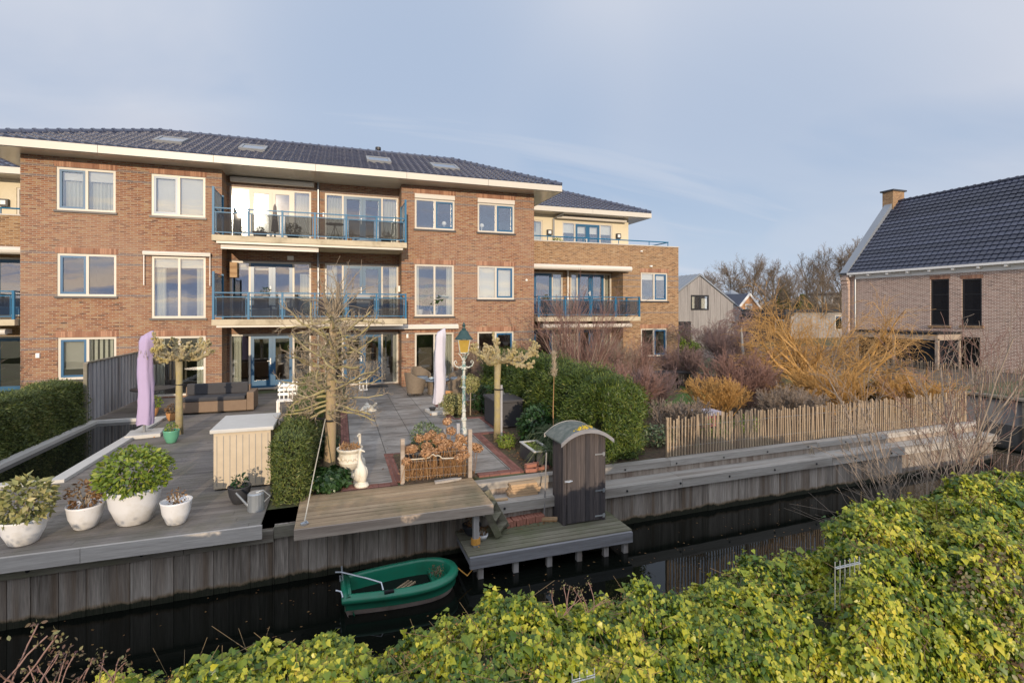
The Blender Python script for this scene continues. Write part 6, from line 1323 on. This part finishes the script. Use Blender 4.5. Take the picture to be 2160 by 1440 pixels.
def patio_tree():
    b = Vector((-.19, 10.5, 0)); R = thing('pollarded_tree', 'bare tiered tree with smooth tan trunk, mossy curling limbs, left of the patio', 'tree', b); rng = random.Random(12)
    def tp(z): return Vector((b.x + .03 * z + .015 * math.sin(z * 2.2), b.y, z))
    zs = [-.02, .1, .4, .9, 1.5, 2.0, 2.5, 2.95, 3.1]; rd = [.15, .118, .105, .10, .095, .088, .08, .06, .035]
    MB().tube([tp(z) for z in zs], rd, 14).build('trunk', M['bark'], R, smooth=True)
    cfg = dict(segs=[9, 6, 4], wob=[.17, .26, .22], trop=[.03, .07, .06], ang=[52, 45, 40], kids=[9, 4.6, 0], ratio=[.36, .5], rmin=.0028, rr=.55, start=[.2, .15, 0], end=.35, lift=.12)
    out = [[], [], []]
    for i in range(58):
        t = (i + .5) / 58; z = 1.15 + 1.85 * t; a = i * 2.4 + rng.uniform(-.5, .5); L = (1.02 - .3 * abs(t - .5)) * rng.uniform(.75, 1.1); d = Vector((math.cos(a), math.sin(a), rng.uniform(-.18, .28) - .25 * (t < .15)))
        grow(out, tp(z) + d * .05, d.normalized(), L, .029 * rng.uniform(.6, 1.2), 0, cfg, rng)
    for i in range(16):
        a = rng.uniform(0, 6.28); d = Vector((math.cos(a) * .4, math.sin(a) * .4, 1)); grow(out, tp(2.9), d.normalized(), rng.uniform(.7, 1.15), .014, 1, dict(cfg, kids=[0, 5, 0], ang=[0, 38, 40]), rng)
    segmesh('limbs', out[0], M['bark_moss'], R, 6); segmesh('twigs', out[1] + out[2], M['twig'], R, 4)
    m = MB().tube([tp(.98) + Vector((math.cos(i * PI / 6) * .112, math.sin(i * PI / 6) * .112, 0)) for i in range(13)], .022, 6, False); m.tube([tp(.98) + Vector((-.1, .05, .01)), tp(.98) + Vector((-.34, .2, .02))], .022, 6); m.build('tree_tie', M['black'], R)
patio_tree()
def pollard():
    R = thing('pollarded_plane', 'umbrella-trained plane tree with knobbly lichen-yellow arms beside the dark cushion box', 'tree', (0, 0, 0), local=True); rng = random.Random(6)
    MB().tube([(0, 0, -.02), (.01, 0, .7), (.0, 0, 1.4), (.02, 0, 1.95)], [.095, .08, .075, .085], 12).build('trunk', M['tuf'], R, smooth=True)
    arms = MB(); kn = MB()
    for i, (a, L, dz) in enumerate(((.1, .95, .1), (.75, .8, .0), (1.5, .7, .1), (2.3, .8, .0), (3.0, .72, .08), (3.5, .82, -.1), (4.2, .7, .05), (4.9, .65, .1), (5.6, .85, .0), (6.0, 1.05, -.08))):
        p = Vector((.02, 0, 1.9)); pts = [p]; r = [.05]; d = Vector((math.cos(a), math.sin(a), .30))
        for k in range(8):
            d = (d + Vector((rng.gauss(0, .16), rng.gauss(0, .16), rng.gauss(-.05 if k < 4 else .16, .14)))).normalized(); p = p + d * L / 8; pts.append(p.copy()); r.append(.05 - .016 * k / 8 + rng.uniform(-.006, .012))
            for _ in range(3): kn.ell(p + Vector((rng.gauss(0, .025), rng.gauss(0, .025), rng.gauss(0, .025))), (rng.uniform(.02, .045),) * 3, 7, 5, .2, rng)
            if k in (2, 4, 6):
                q = p; dd = (d + Vector((rng.gauss(0, .6), rng.gauss(0, .6), .5))).normalized(); pp = [q]
                for _ in range(3): q = q + dd * .085; dd = (dd + Vector((rng.gauss(0, .3), rng.gauss(0, .3), .1))).normalized(); pp.append(q.copy())
                arms.tube(pp, [.028, .024, .022, .03], 7)
                for _ in range(7): kn.ell(q + Vector((rng.gauss(0, .028), rng.gauss(0, .028), rng.gauss(0, .028))), (rng.uniform(.018, .036),) * 3, 6, 5, .2, rng)
        arms.tube(pts, r, 8)
        for _ in range(10): kn.ell(p + Vector((rng.gauss(0, .04), rng.gauss(0, .04), rng.gauss(0, .04))), (rng.uniform(.02, .045),) * 3, 6, 5, .2, rng)
    arms.build('limbs', M['tuf'], R, smooth=True); kn.build('knobs', M['tuf'], R)
    S = [];
    for i in range(160): a = rng.uniform(0, 6.28); q = rng.uniform(.1, .85); p = Vector((math.cos(a) * q, math.sin(a) * q, 1.98 + rng.uniform(-.06, .1))); S.append((tuple(p), tuple(p + Vector((rng.gauss(0, .05), rng.gauss(0, .05), rng.uniform(.04, .14)))), .005, .003))
    segmesh('twigs', S, M['twig'], R, 4); MB().tube([(.085, -.06, -.1), (.09, -.05, 1.35)], .03, 8).build('stake', M['fencewood'], R)
    MB().tube([(.04 + math.cos(i * PI / 6) * .11, -.02 + math.sin(i * PI / 6) * .1, 1.25) for i in range(13)], .018, 6, False).build('tree_tie', M['black'], R)
    R.location = (3.57, 11.5, 0)
    dup(R, G(378, 915), 2.1, 'umbrella-trained plane tree standing in the left decked terrace')
pollard()
def garden_plants():
    leafball('shrub', 'dark glossy rhododendron between the cushion box and the shed', 'shrub', (4.35, 10.9, .42), (.42, .40, .45), 1500, .10, M['laurel'], 3, core=True)
    leafball('shrub', 'rounded olive-green box ball behind the lamp post', 'shrub', (3.25, 14.9, .33), (.36, .36, .34), 2200, .045, M['varieg'], 4, core=True)
    leafball('topiary_tree', 'small variegated lollipop tree on a thin straight stem', 'tree', (3.72, 14.7, .95), (.27, .27, .25), 1500, .05, M['varieg'], 5, trunk=.018)
    leafball('shrub', 'dark low evergreen bush between lollipop tree and cushion box', 'shrub', (4.25, 14.9, .42), (.45, .40, .42), 1600, .07, M['laurel'], 6, core=True)
    leafball('shrub', 'small lime-green cushion plant at the foot of the pollard plane', 'shrub', (3.62, 10.95, .14), (.22, .2, .17), 900, .035, M['lime'], 7)
    leafball('shrub', 'dark ivy clump at the foot of the tan tree trunk', 'ground cover', (-.17, 9.55, .12), (.36, .45, .18), 1700, .075, M['laurel'], 8, 'ivy', 1.0)
    leafball('shrub', 'dark evergreen behind the urn in the left strip', 'shrub', (-.2, 11.6, .2), (.22, .7, .3), 900, .06, M['laurel'], 14)
    leafball('shrub', 'grey-green sedge mound in the bed right of the pollard', 'shrub', (4.75, 12.0, .35), (.3, .3, .35), 900, .07, M['grassy'], 15)
    def tuft(label, x, y, z, n, L, seed, mt='grassy'):
        R = thing('ornamental_grass', label, 'grass tuft', (x, y, z)); rr = np.random.default_rng(seed); a = rr.uniform(0, 2 * PI, n); out = rr.uniform(.05, 1.0, n); S = []
        for i in range(n):
            l = L * rr.uniform(.5, 1.1); dx, dy = math.cos(a[i]) * out[i], math.sin(a[i]) * out[i]; p0 = (x + dx * .05, y + dy * .05, z); p1 = (x + dx * l * .35, y + dy * l * .35, z + l * .62); p2 = (x + dx * l * .8, y + dy * l * .8, z + l * (.85 - .3 * out[i])); p3 = (x + dx * l * 1.15, y + dy * l * 1.15, z + l * (.75 - .6 * out[i]))
            S += [(p0, p1, .006, .005), (p1, p2, .005, .0035), (p2, p3, .0035, .001)]
        segmesh('blades', S, M[mt], R, 3)
    tuft('arching grey-green grass clump right behind the shed roof', 4.45, 9.9, 0, 420, .85, 3); tuft('grass tuft spilling beside the trough planter and shed', 4.05, 9.35, 0, 340, .55, 4); tuft('low fine grass clump in front of the conifer hedge', 4.7, 9.2, 0, 260, .55, 5)
    R = thing('pampas_plume', 'single tall cane with feathery pale plume above the shed', 'pampas grass', (4.2, 9.75, 0)); x, y = 4.3, 9.8; MB().tube([(x, y, 0), (x - .02, y, 1.0), (x + .0, y, 1.75)], [.012, .01, .006], 6).build('stem', M['stems'], R)
    rr = np.random.default_rng(5); n = 420; t = rr.random(n); P = np.stack([x + rr.normal(0, .028, n) * (1.1 - t), y + rr.normal(0, .028, n), 1.72 + t * .5], 1); N = rnd_dir(n, 4); cards('plume', mat('pampas_cream', (.55, .46, .34), .9, trans=.3), R, P, N, .09, .12, 5, 'rhomb', np.array([0.1, 0, 1.2]))
    R = thing('fallen_leaves', 'scattered brown leaf litter over the garden beds', 'leaf litter', (3, 12, 0)); rr = np.random.default_rng(6); P = []
    for x0, x1, y0, y1, n in ((3.45, 5.0, 9.0, 12.2, 900), (3.2, 5, 14.4, 16.9, 700), (-.45, .02, 9, 18, 500), (1.1, 2.4, 9.1, 11.0, 400), (.3, 3.0, 9.3, 20, 60), (6.4, 16.5, 9.5, 14, 1500)): P.append(np.stack([rr.uniform(x0, x1, n), rr.uniform(y0, y1, n), rr.uniform(.004, .05, n)], 1))
    P = np.concatenate(P); o = cards('leaf_litter', M['brownleaf'], None, P, rnd_dir(len(P), 3, up=2), .045, .6, 4); struct(o, 'stuff'); bpy.data.objects.remove(R)
    # right neighbour garden
    cs = dict(segs=[6, 5, 4], wob=[.05, .10, .12], trop=[.02, .03, .03], ang=[22, 24, 30], kids=[8, 4, 0], ratio=[.62, .55], rmin=.004, rr=.62, start=[.3, .2, 0], end=.5, foot=.35)
    tree('bare_shrub', 'tall red-purple stemmed bare shrub fanning up in front of the right balcony', 'shrub', (7.8, 15.6, 0), cs, 2.8, .015, 5, M['silver'], M['dogwood'], None, 1, 26, .42)
    tree('bare_shrub', 'second purplish bare shrub right of the fan-shaped one', 'shrub', (9.9, 15.6, 0), cs, 1.6, .013, 6, M['dogwood'], M['dogwood'], None, 1, 14, .45)
    cw = dict(segs=[9, 9, 8, 6], wob=[.12, .13, .13, .12], trop=[.0, -.02, -.05, -.07], ang=[45, 40, 35, 30], kids=[8, 7, 3.2, 0], ratio=[.75, .68, .7], rmin=.0045, rr=.45, start=[.15, .1, .1, 0], end=.35, foot=.25, lift=.1)
    tree('golden_willow', 'golden-orange twisted willow with wild drooping twigs before the brick house', 'tree', (15.9, 13.0, 0), cw, 2.75, .075, 9, M['willow'], M['willow'], None, 1, 15, 1.25)
    cp = dict(segs=[6, 7, 7, 6], wob=[.04, .16, .18, .12], trop=[.0, .0, -.12, -.28], ang=[60, 45, 40, 40], kids=[9, 7, 6, 0], ratio=[.75, .65, .7], rmin=.006, rr=.55, start=[.85, .2, .2, 0], end=.5)
    tree('weeping_tree', 'small purple-brown weeping umbrella tree on a pale trunk', 'tree', (18.3, 19.2, 0), cp, 2.3, .09, 3, M['clad'], M['purp_twig'], None, 1)
    tree('weeping_tree', 'lower weeping bush in front of the timber house, half hidden', 'tree', (15.6, 20.6, 0), cp, 1.9, .06, 4, M['purp_twig'], M['purp_twig'], None, 1)
    leafball('shrub', 'rounded yellow-green laurel bush at the corner of the brown wing', 'shrub', (17.9, 23.3, .95), (.95, .9, 1.0), 2600, .12, M['lime'], 9, core=True); leafball('shrub', 'dark green bush under the weeping umbrella tree', 'shrub', (17.4, 18.3, .45), (.9, .7, .6), 1500, .10, M['laurel'], 10, core=True)
    sp = ((7.4, 12.5, 1.15, 'dogwood', 'dense rusty-brown bare shrub just right of the conifer hedge', 31), (9.0, 13.4, .95, 'purp_twig', 'brownish bare bush in the middle of the right garden', 32), (10.8, 12.4, .8, 'willow', 'ochre bare bush behind the paling fence', 33), (12.6, 13.2, 1.2, 'dogwood', 'dark red bare bush left of the golden willow', 34), (14.2, 11.4, 1.0, 'willow', 'orange twiggy bush below the golden willow', 35), (8.2, 10.6, .6, 'silver', 'low straw-coloured stems directly behind the paling fence', 36), (12.0, 10.9, .7, 'silver', 'tangle of pale stems near the middle of the paling fence', 37), (16.2, 10.4, .9, 'willow', 'orange-brown bush at the quay corner', 38), (8.9, 17.5, 1.4, 'dogwood', 'reddish bare bush at the near edge of the lawn', 51), (13.6, 17.6, 1.2, 'purp_twig', 'purple-brown bare bush behind the garden table', 52), (16.4, 17.2, 1.0, 'purp_twig', 'low purple bush left of the golden willow top', 53), (19.5, 21.5, 1.6, 'purp_twig', 'wide purple twiggy bush right of the weeping tree', 54), (17.6, 26.0, 1.5, 'silver', 'grey-brown bare bush below the timber house', 55), (21.8, 24.5, 1.7, 'purp_twig', 'dim twiggy bush in front of the long outbuilding', 56), (11.4, 19.8, 1.3, 'silver', 'straw-brown bare bush near the brown wing corner', 57))
    cb = dict(cs, kids=[10, 6, 0], foot=.5, rmin=.0055)
    for x, y, h, m_, lb, sd_ in sp: tree('bare_bush', lb, 'shrub', (x, y, 0), cb, h * 1.0, .014, sd_, M[m_], M[m_], None, 1, 36, .9)
    for x, y, sd_, lb in ((8.9, 10.3, 41, 'yellow-flowered low plant left in the right garden bed'), (10.0, 10.4, 42, 'yellowish low plant right of the red garden crate')): leafball('shrub', lb, 'shrub', (x, y, .2), (.4, .3, .22), 500, .05, M['lime'], sd_)
    leafball('shrub', 'green fern-like clump by the paling fence foot', 'shrub', (7.0, 10.0, .2), (.5, .3, .25), 700, .07, M['grassy'], 43)
    R = thing('garden_crate', 'pink-red crate with pale top in the right garden bed', 'crate', (9.4, 11.3, 0)); MB().box(9.15, 9.75, 11.1, 11.5, .0, .3).build('body', mat('pinkish_red', (.42, .14, .15), .7), R, bevel=.01); MB().box(9.1, 9.8, 11.05, 11.55, .302, .40).build('lid', mat('grey_lilac', (.42, .38, .42), .7), R)
    R = thing('garden_table', 'dark slatted garden table on the right-hand lawn', 'table', (12.3, 16.8, 0)); MB().box(11.6, 13.0, 16.3, 17.2, .68, .73).build('table_top', M['dark'], R)
    for dx in (11.7, 12.9):
        for dy in (16.4, 17.1): MB().box(dx - .03, dx + .03, dy - .03, dy + .03, 0, .679).build('leg', M['dark'], R)
    # left edge bare shrub and strap plants
    tree('bare_shrub', 'pale bare shrub before the blue door at the far left edge', 'shrub', (-10.6, 19.5, 0), cs, 1.5, .012, 44, M['silver'], M['silver'], None, 1, 16, .6)
    R = thing('raised_planter', 'low dark raised planter with small green plants at the left wall foot', 'planter', (-10.3, 18.4, 0)); MB().box(-11.2, -9.6, 18.2, 18.8, 0, .42).build('box', M['dboard'], R); rr = np.random.default_rng(3); n = 400; P = np.stack([rr.uniform(-11.1, -9.7, n), rr.uniform(18.25, 18.75, n), rr.uniform(.42, .62, n)], 1); cards('foliage', M['lime'], R, P, rnd_dir(n, 3, up=.6), .09, .4, 3, 'fold')
    leafball('shrub', 'tiny fern rooted on the long quay ledge', 'fern', (10.35, yq(10.35) + .12, -.2), (.14, .1, .12), 260, .05, M['laurel'], 45)
    leafball('shrub', 'small moss and fern tuft farther along the quay ledge', 'fern', (11.5, yq(11.5) + .12, -.22), (.10, .08, .08), 150, .04, M['lime'], 46)
garden_plants()
def far_trees():
    ct = dict(segs=[7, 7, 6, 5], wob=[.03, .10, .14, .16], trop=[.0, .03, .04, .03], ang=[38, 36, 34, 34], kids=[20, 12, 10, 0], ratio=[.62, .5, .55], rmin=.014, rr=.46, start=[.22, .2, .15, 0], end=.3)
    protos = []
    for i, (lb) in enumerate(('broad bare tree with a rounded dense crown', 'slender bare tree with open upright crown', 'bare tree with fine brown twigs')):
        c = dict(ct); 
        if i == 1: c['ang'] = [28, 28, 30, 32]; c['kids'] = [15, 10, 8, 0]
        R = thing('bare_tree', lb, 'tree', (0, 0, 0), None, local=True); rng = random.Random(50 + i); out = [[] for _ in range(4)]; grow(out, Vector((0, 0, 0)), Vector((0, 0, 1)), (11.0, 12.5, 11)[i], .24, 0, c, rng)
        segmesh('trunk', out[0] + out[1], M['bark_far'], R, 5); segmesh('crown', out[2] + out[3], M['twig_far'], R, 3); protos.append(R)
    L = [(1452, 70, 0, .50, 'low wide bare tree just right of the brown wing roofline'), (1495, 74, 0, .60, 'bare tree rising above the ridge of the timber house'), (1545, 78, 2, .72, 'bare round-crowned tree behind the slope of the timber house roof'), (1583, 76, 0, .74, 'widest dense bare tree above the small far brick gable'),
         (1628, 80, 2, .74, 'dense bare tree directly right of the far brick gable'), (1668, 72, 1, .56, 'thin sparse bare tree in the dip between the two tree groups'), (1702, 76, 1, .70, 'slender upright bare tree left of the tallest group'), (1738, 74, 1, .72, 'tall slender bare tree two left of the gable coping'),
         (1772, 72, 2, .82, 'tall bare tree just left of the zinc gable coping'), (1806, 70, 1, .78, 'tallest bare tree, partly hidden behind the zinc gable coping'), (1650, 60, 0, .5, 'short bushy bare tree over the grey outbuilding'), (1720, 58, 2, .52, 'short bare tree behind the long flat outbuilding')]
    used = set()
    for px, D, k, s, lb in L:
        a = ray(px, 655); loc = (a[0] * D, a[1] * D, -.03)
        if k not in used: used.add(k); R = protos[k]; R.location = loc; R['label'] = lb; R.scale = (s,) * 3; R['group'] = 'bare trees on the skyline'; R.rotation_euler.z = px
        else: dup(protos[k], loc, px * 1.7, lb, 'bare trees on the skyline', s)
    for px, D, h, w, lb in ((1652, 66, 5.9, 1.3, 'dark brown conical conifer among the distant bare trees'), (1695, 66, 5.0, 2.2, 'dark round evergreen in the distant tree line')):
        a = ray(px, 655); x, y = a[0] * D, a[1] * D; rr = np.random.default_rng(px); n = 1800; t = rr.random(n) ** .8; an = rr.uniform(0, 6.28, n); q = w * (1 - t) ** .7 * rr.uniform(.6, 1, n) ** .5
        R = thing('conifer', lb, 'tree', (x, y, 0)); P = np.stack([x + np.cos(an) * q, y + np.sin(an) * q, .4 + t * (h - .4)], 1); cards('crown', M['yew'], R, P, rnd_dir(n, 2, up=.3), .5, .5, 4, 'rhomb'); MB().tube([(x, y, 0), (x, y, h * .8)], [.2, .05], 6).build('trunk', M['bark_far'], R)
    # far wood closing the horizon
    rr = random.Random(77); S = []
    for i in range(9000):
        px = rr.uniform(1350, 2300); D = rr.uniform(95, 130); a = ray(px, 655); b = Vector((a[0] * D, a[1] * D, rr.uniform(0, 3.2))); S.append((tuple(b), tuple(b + Vector((rr.gauss(0, .9), rr.gauss(0, .9), rr.uniform(.8, 2.6)))), .11, .04))
    struct(segmesh('treeline', S, M['bark_far'], None, 3), 'stuff')
    m = MB()
    for i in range(34):
        px = 1200 + i * 40; D = 135; a = ray(px, 655); m.ell((a[0] * D, a[1] * D, 0), (6, 4, 2.6 + (i * 37 % 11) * .14), 10, 6)
    struct(m.build('undergrowth', M['bark_far']), 'stuff')
far_trees()
# ------------------------------------------------------------------ foreground ivy bank
SKY = [(-160, 1500), (0, 1470), (100, 1450), (200, 1425), (330, 1385), (480, 1370), (560, 1345), (640, 1340), (740, 1335), (775, 1372), (810, 1350), (870, 1332), (940, 1300), (985, 1275), (1060, 1255), (1110, 1230), (1150, 1255), (1180, 1272), (1230, 1268), (1300, 1245),
       (1350, 1232), (1420, 1245), (1480, 1230), (1530, 1190), (1640, 1168), (1744, 1160), (1756, 1100), (1785, 1062), (1840, 1040), (1900, 1045), (1960, 1062), (1985, 1028), (2020, 998), (2060, 990), (2160, 995), (2400, 960)]
CY = 3.65
cp_ = [Q(a, b, CY) for a, b in SKY]; CX = np.array([p.x for p in cp_]); CZr = np.array([p.z for p in cp_]) - .15; CX = np.concatenate([[-3.0], CX]); CZr = np.concatenate([[CZr[0] + .16], CZr])  # crest raised out of view at left, added to keep sun off the quay
def ivy():
    rr = np.random.default_rng(21)
    PR = np.array([(4.15, -.35), (4.1, .0), (4.0, -.22), (3.85, -.06), (3.65, .0), (3.35, -.04), (3.05, -.12), (2.8, -.28), (2.6, -.6), (2.45, -1.0), (2.35, -1.4)])
    # profile: (Y, z relative to crest); the first two are the canal side foot
    PR[0] = (4.2, -1.2); PR[1] = (4.14, -.6)
    seg = np.linalg.norm(np.diff(PR, axis=0), axis=1); cum = np.concatenate([[0], np.cumsum(seg)]); 
    def surf(X, s):
        Y = np.interp(s, cum, PR[:, 0]); dz = np.interp(s, cum, PR[:, 1]); Xe = X * (CY / np.maximum(Y, 2.75)) ** np.where(Y > CY, 1.0, .85); zc = np.interp(Xe, CX, CZr); sm = np.interp(X, CX, CZr)
        # away from the crest the height follows a smoothed crest line
        k = np.clip(np.abs(Y - CY) / .5, 0, 1); zs = sum(np.interp(Xe + o, CX, CZr) for o in (-.16, -.08, 0, .08, .16)) / 5
        return np.stack([X, Y, zc * (1 - k) + zs * k + dz], 1)
    def disp(P):
        x, y, z = P.T; return .08 * np.sin(x * 7.1 + y * 4) * np.cos(z * 8 + x * 3) + .06 * np.sin(x * 15 + z * 11 + 1) * np.cos(y * 13) + .03 * np.sin(x * 27 + 2) * np.cos(z * 21 + y * 17)
    n = 235000; u = rr.random(n); X = np.where(u < .96, -2.3 + 11.3 * u / .96, np.where(u < .985, -11 + 8.7 * (u - .96) / .025, 9 + 3.3 * (u - .985) / .015)); s = rr.uniform(.15, cum[-1], n); P = surf(X, s); e = .01; N = np.cross(surf(X + e, s) - P, surf(X, s + e) - P); N /= np.linalg.norm(N, axis=1)[:, None] + 1e-9; N *= np.sign((N * (P - np.array([0, 3.4, .2]) * [0, 1, 1] - P * [1, 0, 0])).sum(1))[:, None]  # sparse leaves cover the unseen ends that shade the quay
    depth = rr.exponential(.045, n); P = P + N * (disp(P) - depth + rr.random(n) ** 7 * .07)[:, None]
    n = len(P)
    Nl = N * .75 + np.array([-.05, -.45, .42]) + rr.normal(size=(n, 3)) * .42; Nl /= np.linalg.norm(Nl, axis=1)[:, None]; tip = np.array([0, -.35, -.75]) + N * .35
    R = thing('ivy_hedge', 'thick yellow-green ivy bank filling the foreground along the near canal side', 'ivy hedge', (3, 3.4, 0)); sz = .035 * rr.lognormal(0, .34, n)
    # shoots above the crest
    sh = []; sn = []; st = []; S = []
    for i in range(520):
        x = rr.uniform(-2.1, 8.6); sv = rr.uniform(1.3, 2.6); p = surf(np.array([x]), np.array([sv]))[0]; p += 0; d = np.array([rr.normal(0, .35), rr.normal(-.1, .35), 1.0]); d /= np.linalg.norm(d); L = rr.uniform(.04, .13); q = p + d * L; S.append((tuple(p - d * .1), tuple(q), .0035, .002))
        for j in range(6):
            t = .3 + .75 * j / 5; a = j * 2.4 + i; sh.append(p + d * L * t + np.array([math.cos(a), math.sin(a), 0]) * .015); sn.append(np.array([math.cos(a) * .6, math.sin(a) * .6 - .3, .7])); st.append(np.array([math.cos(a), math.sin(a), .1]))
    sh, sn, st = map(np.array, (sh, sn, st)); sn /= np.linalg.norm(sn, axis=1)[:, None]
    cards('leaves', M['ivy'], R, np.concatenate([P, sh]), np.concatenate([Nl, sn]), np.concatenate([sz, np.full(len(sh), .032)]), 1.0, 4, 'ivy', np.concatenate([np.broadcast_to(tip, (n, 3)), st]))
    xs = np.linspace(-11, 12.3, 140); ss = np.linspace(0, cum[-1], 26); V = np.concatenate([surf(xs, np.full(len(xs), v)) for v in ss]); c = np.array([0, 3.4, 0]); Vn = V.copy(); ctr = V.reshape(26, 140, 3); tx = np.gradient(ctr, axis=1); ty = np.gradient(ctr, axis=0); nn = np.cross(tx, ty); nn /= np.linalg.norm(nn, axis=2)[:, :, None] + 1e-9  # unseen ends on both sides, added to cast shade on the quay
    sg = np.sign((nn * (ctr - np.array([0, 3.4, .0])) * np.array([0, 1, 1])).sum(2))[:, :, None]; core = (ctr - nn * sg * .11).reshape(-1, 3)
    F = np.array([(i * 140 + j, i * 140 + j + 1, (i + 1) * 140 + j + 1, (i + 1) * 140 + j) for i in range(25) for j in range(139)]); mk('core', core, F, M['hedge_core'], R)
    for i in range(2600):
        x = rr.uniform(-2.2, 9.0); sv = rr.uniform(.6, cum[-1]); p = surf(np.array([x]), np.array([sv]))[0]; d = rr.normal(size=3) * np.array([.12, .08, .10]); nrm = np.array([0, -.5, .6]); off = rr.uniform(-.03, .035); S.append((tuple(p + nrm * off), tuple(p + d + nrm * off), .003, .002))
    for i in range(800):
        x = rr.uniform(5.4, 9.0); sv = rr.uniform(2.1, cum[-1]); p = surf(np.array([x]), np.array([sv]))[0]; d = rr.normal(size=3) * np.array([.25, .12, .2]); nrm = np.array([-.2, -.6, .5]); S.append((tuple(p + nrm * .03), tuple(p + d + nrm * rr.uniform(.0, .12)), .0035, .002))
    segmesh('stems', S, M['ivystem'], R, 3)
    # withered flower umbels, brown
    U = []; 
    for i in range(170):
        x = rr.uniform(-2.1, 9); sv = rr.uniform(1.0, 3.0); p = surf(np.array([x]), np.array([sv]))[0] + np.array([0, -.01, .035]); U.append(p + rr.normal(size=(26, 3)) * .02)
    U = np.concatenate(U); cards('flower_umbels', M['brownleaf'], R, U, rnd_dir(len(U), 4), .013, .8, 5, 'fold')
    # brown dying leaves in the lower right
    n2 = 5200; X2 = rr.uniform(4.9, 9.0, n2); s2 = rr.uniform(2.2, cum[-1], n2); P2 = surf(X2, s2) + np.array([-.03, -.06, .05]) * rr.uniform(.3, 1.2, (n2, 1)); cards('withered_leaves', M['bramble'], R, P2, rnd_dir(n2, 8, up=.4, base=np.array([-.2, -.5, .2])), .038, .75, 6, 'oval')
    # galvanised rod fence poking out
    R2 = thing('wire_fence', 'galvanised double-rod wire fence buried in the ivy, its top poking out in places', 'fence', (3.4, 3.05, 0)); m = MB(); hz = MB(); y = 3.04; pts = []
    x = 1.3
    while x < 5.8:
        hi = 3.80 < x < 4.14; lo = 1.42 < x < 1.66; zt = 1.02 if hi else .66 if lo else .40 if x < 4.3 else .84 if 5.3 < x < 5.55 else .6; m.tube([(x, y, zt - .35), (x, y, zt + .05)], .0042, 5); pts.append((x, y + .006, zt)); x += .055
    run_ = [pts[0]]
    for p in pts[1:] + [(99, 0, 0)]:
        if abs(p[2] - run_[-1][2]) < .01: run_.append(p)
        else:
            if len(run_) > 1: hz.tube(run_, .0042, 5); hz.tube([(a, b - .018, c) for a, b, c in run_], .0042, 5)
            run_ = [p]
    m.build('vertical_rods', M['steel'], R2); hz.build('top_rods', M['steel'], R2)
    nf = 420; Pf = np.stack([rr.uniform(-4, 14, nf), 4.4 + 4.0 * rr.random(nf) ** .6, np.full(nf, -1.036)], 1); Nf = np.tile([0, 0, 1.], (nf, 1)) + rr.normal(size=(nf, 3)) * .04; struct(cards('floating_leaves', M['brownleaf'], None, Pf, Nf / np.linalg.norm(Nf, axis=1)[:, None], .035, .6, 9, 'rhomb'), 'stuff')
    # brambles on the lower left
    S = []; P = []; rg = random.Random(5)
    R = thing('bramble', 'dark red bramble shoots with dried flower spikes at the lower left corner', 'bramble', (-1.4, 3, 0)); bases = [Q(70, 1440, 2.9), Q(110, 1440, 3.0), Q(150, 1430, 3.1), Q(0, 1400, 2.3), Q(215, 1430, 3.2), Q(1190, 1270, 3.6), Q(1250, 1262, 3.6)]
    for b in bases:
        for i in range(5):
            p = Vector(b) + Vector((rg.gauss(0, .05), 0, -.1)); d = Vector((rg.gauss(.2, .35), rg.gauss(0, .2), 1)).normalized()
            for k2 in range(6): d = (d + Vector((rg.gauss(0, .15), rg.gauss(0, .15), -.03))).normalized(); q = p + d * .035; S.append((tuple(p), tuple(q), .0035, .003)); p = q; 
            for k2 in range(16): P.append(tuple(p + Vector((rg.gauss(0, .018), rg.gauss(0, .018), rg.gauss(-.02, .025)))))
    segmesh('stems', S, M['dogwood'], R, 4); P = np.array(P); cards('leaves', M['bramble'], R, P, rnd_dir(len(P), 4, up=.3), .018, .6, 3, 'oval')
ivy()
def saplings():
    c = dict(segs=[10, 7, 5], wob=[.05, .09, .12], trop=[.015, .035, .03], ang=[30, 32, 34], kids=[9, 4, 0], ratio=[.45, .5], rmin=.003, rr=.55, start=[.2, .15, 0], end=.3, foot=.25)
    spots = [(6.5, 4.15, 1.5, .008, 5, .5, 'spreading whippy bare shrub low over the canal, left of the ivy mounds'), (7.1, 4.5, 2.3, .014, 5, .35, 'pale-stemmed bare sapling clump in front of the quay corner'), (7.7, 4.6, 2.8, .018, 4, .30, 'tallest grey bare saplings reaching above the paling fence at right'), (8.3, 4.4, 2.5, .012, 6, .45, 'reddish twiggy bare sapling cut by the right edge')]
    for i, (x, y, L, r, n, sp, lb) in enumerate(spots): tree('bare_sapling', lb, 'sapling', (x, y, -.1), c, L, r, 60 + i, M['silver'], M['silver'] if i < 3 else M['dogwood'], None, 1, n, sp)
    rg = random.Random(8); S = []
    for i in range(24):   # long lax shoots over the water
        p = Vector((rg.uniform(6.0, 7.6), 4.3, rg.uniform(-.2, .5))); d = Vector((rg.gauss(-.6, .5), rg.uniform(.2, 1.1), rg.uniform(.2, 1.0))).normalized(); r = .0042
        for k in range(9): d = (d + Vector((rg.gauss(0, .09), rg.gauss(0, .09), -.02))).normalized(); q = p + d * .12; S.append((tuple(p), tuple(q), r, r * .88)); p = q; r *= .88
    R = thing('bare_shrub', 'long lax grey shoots arching out over the dark water at right', 'shrub', (6.2, 4.3, -.1)); segmesh('stems', S, M['silver'], R, 4)
saplings()
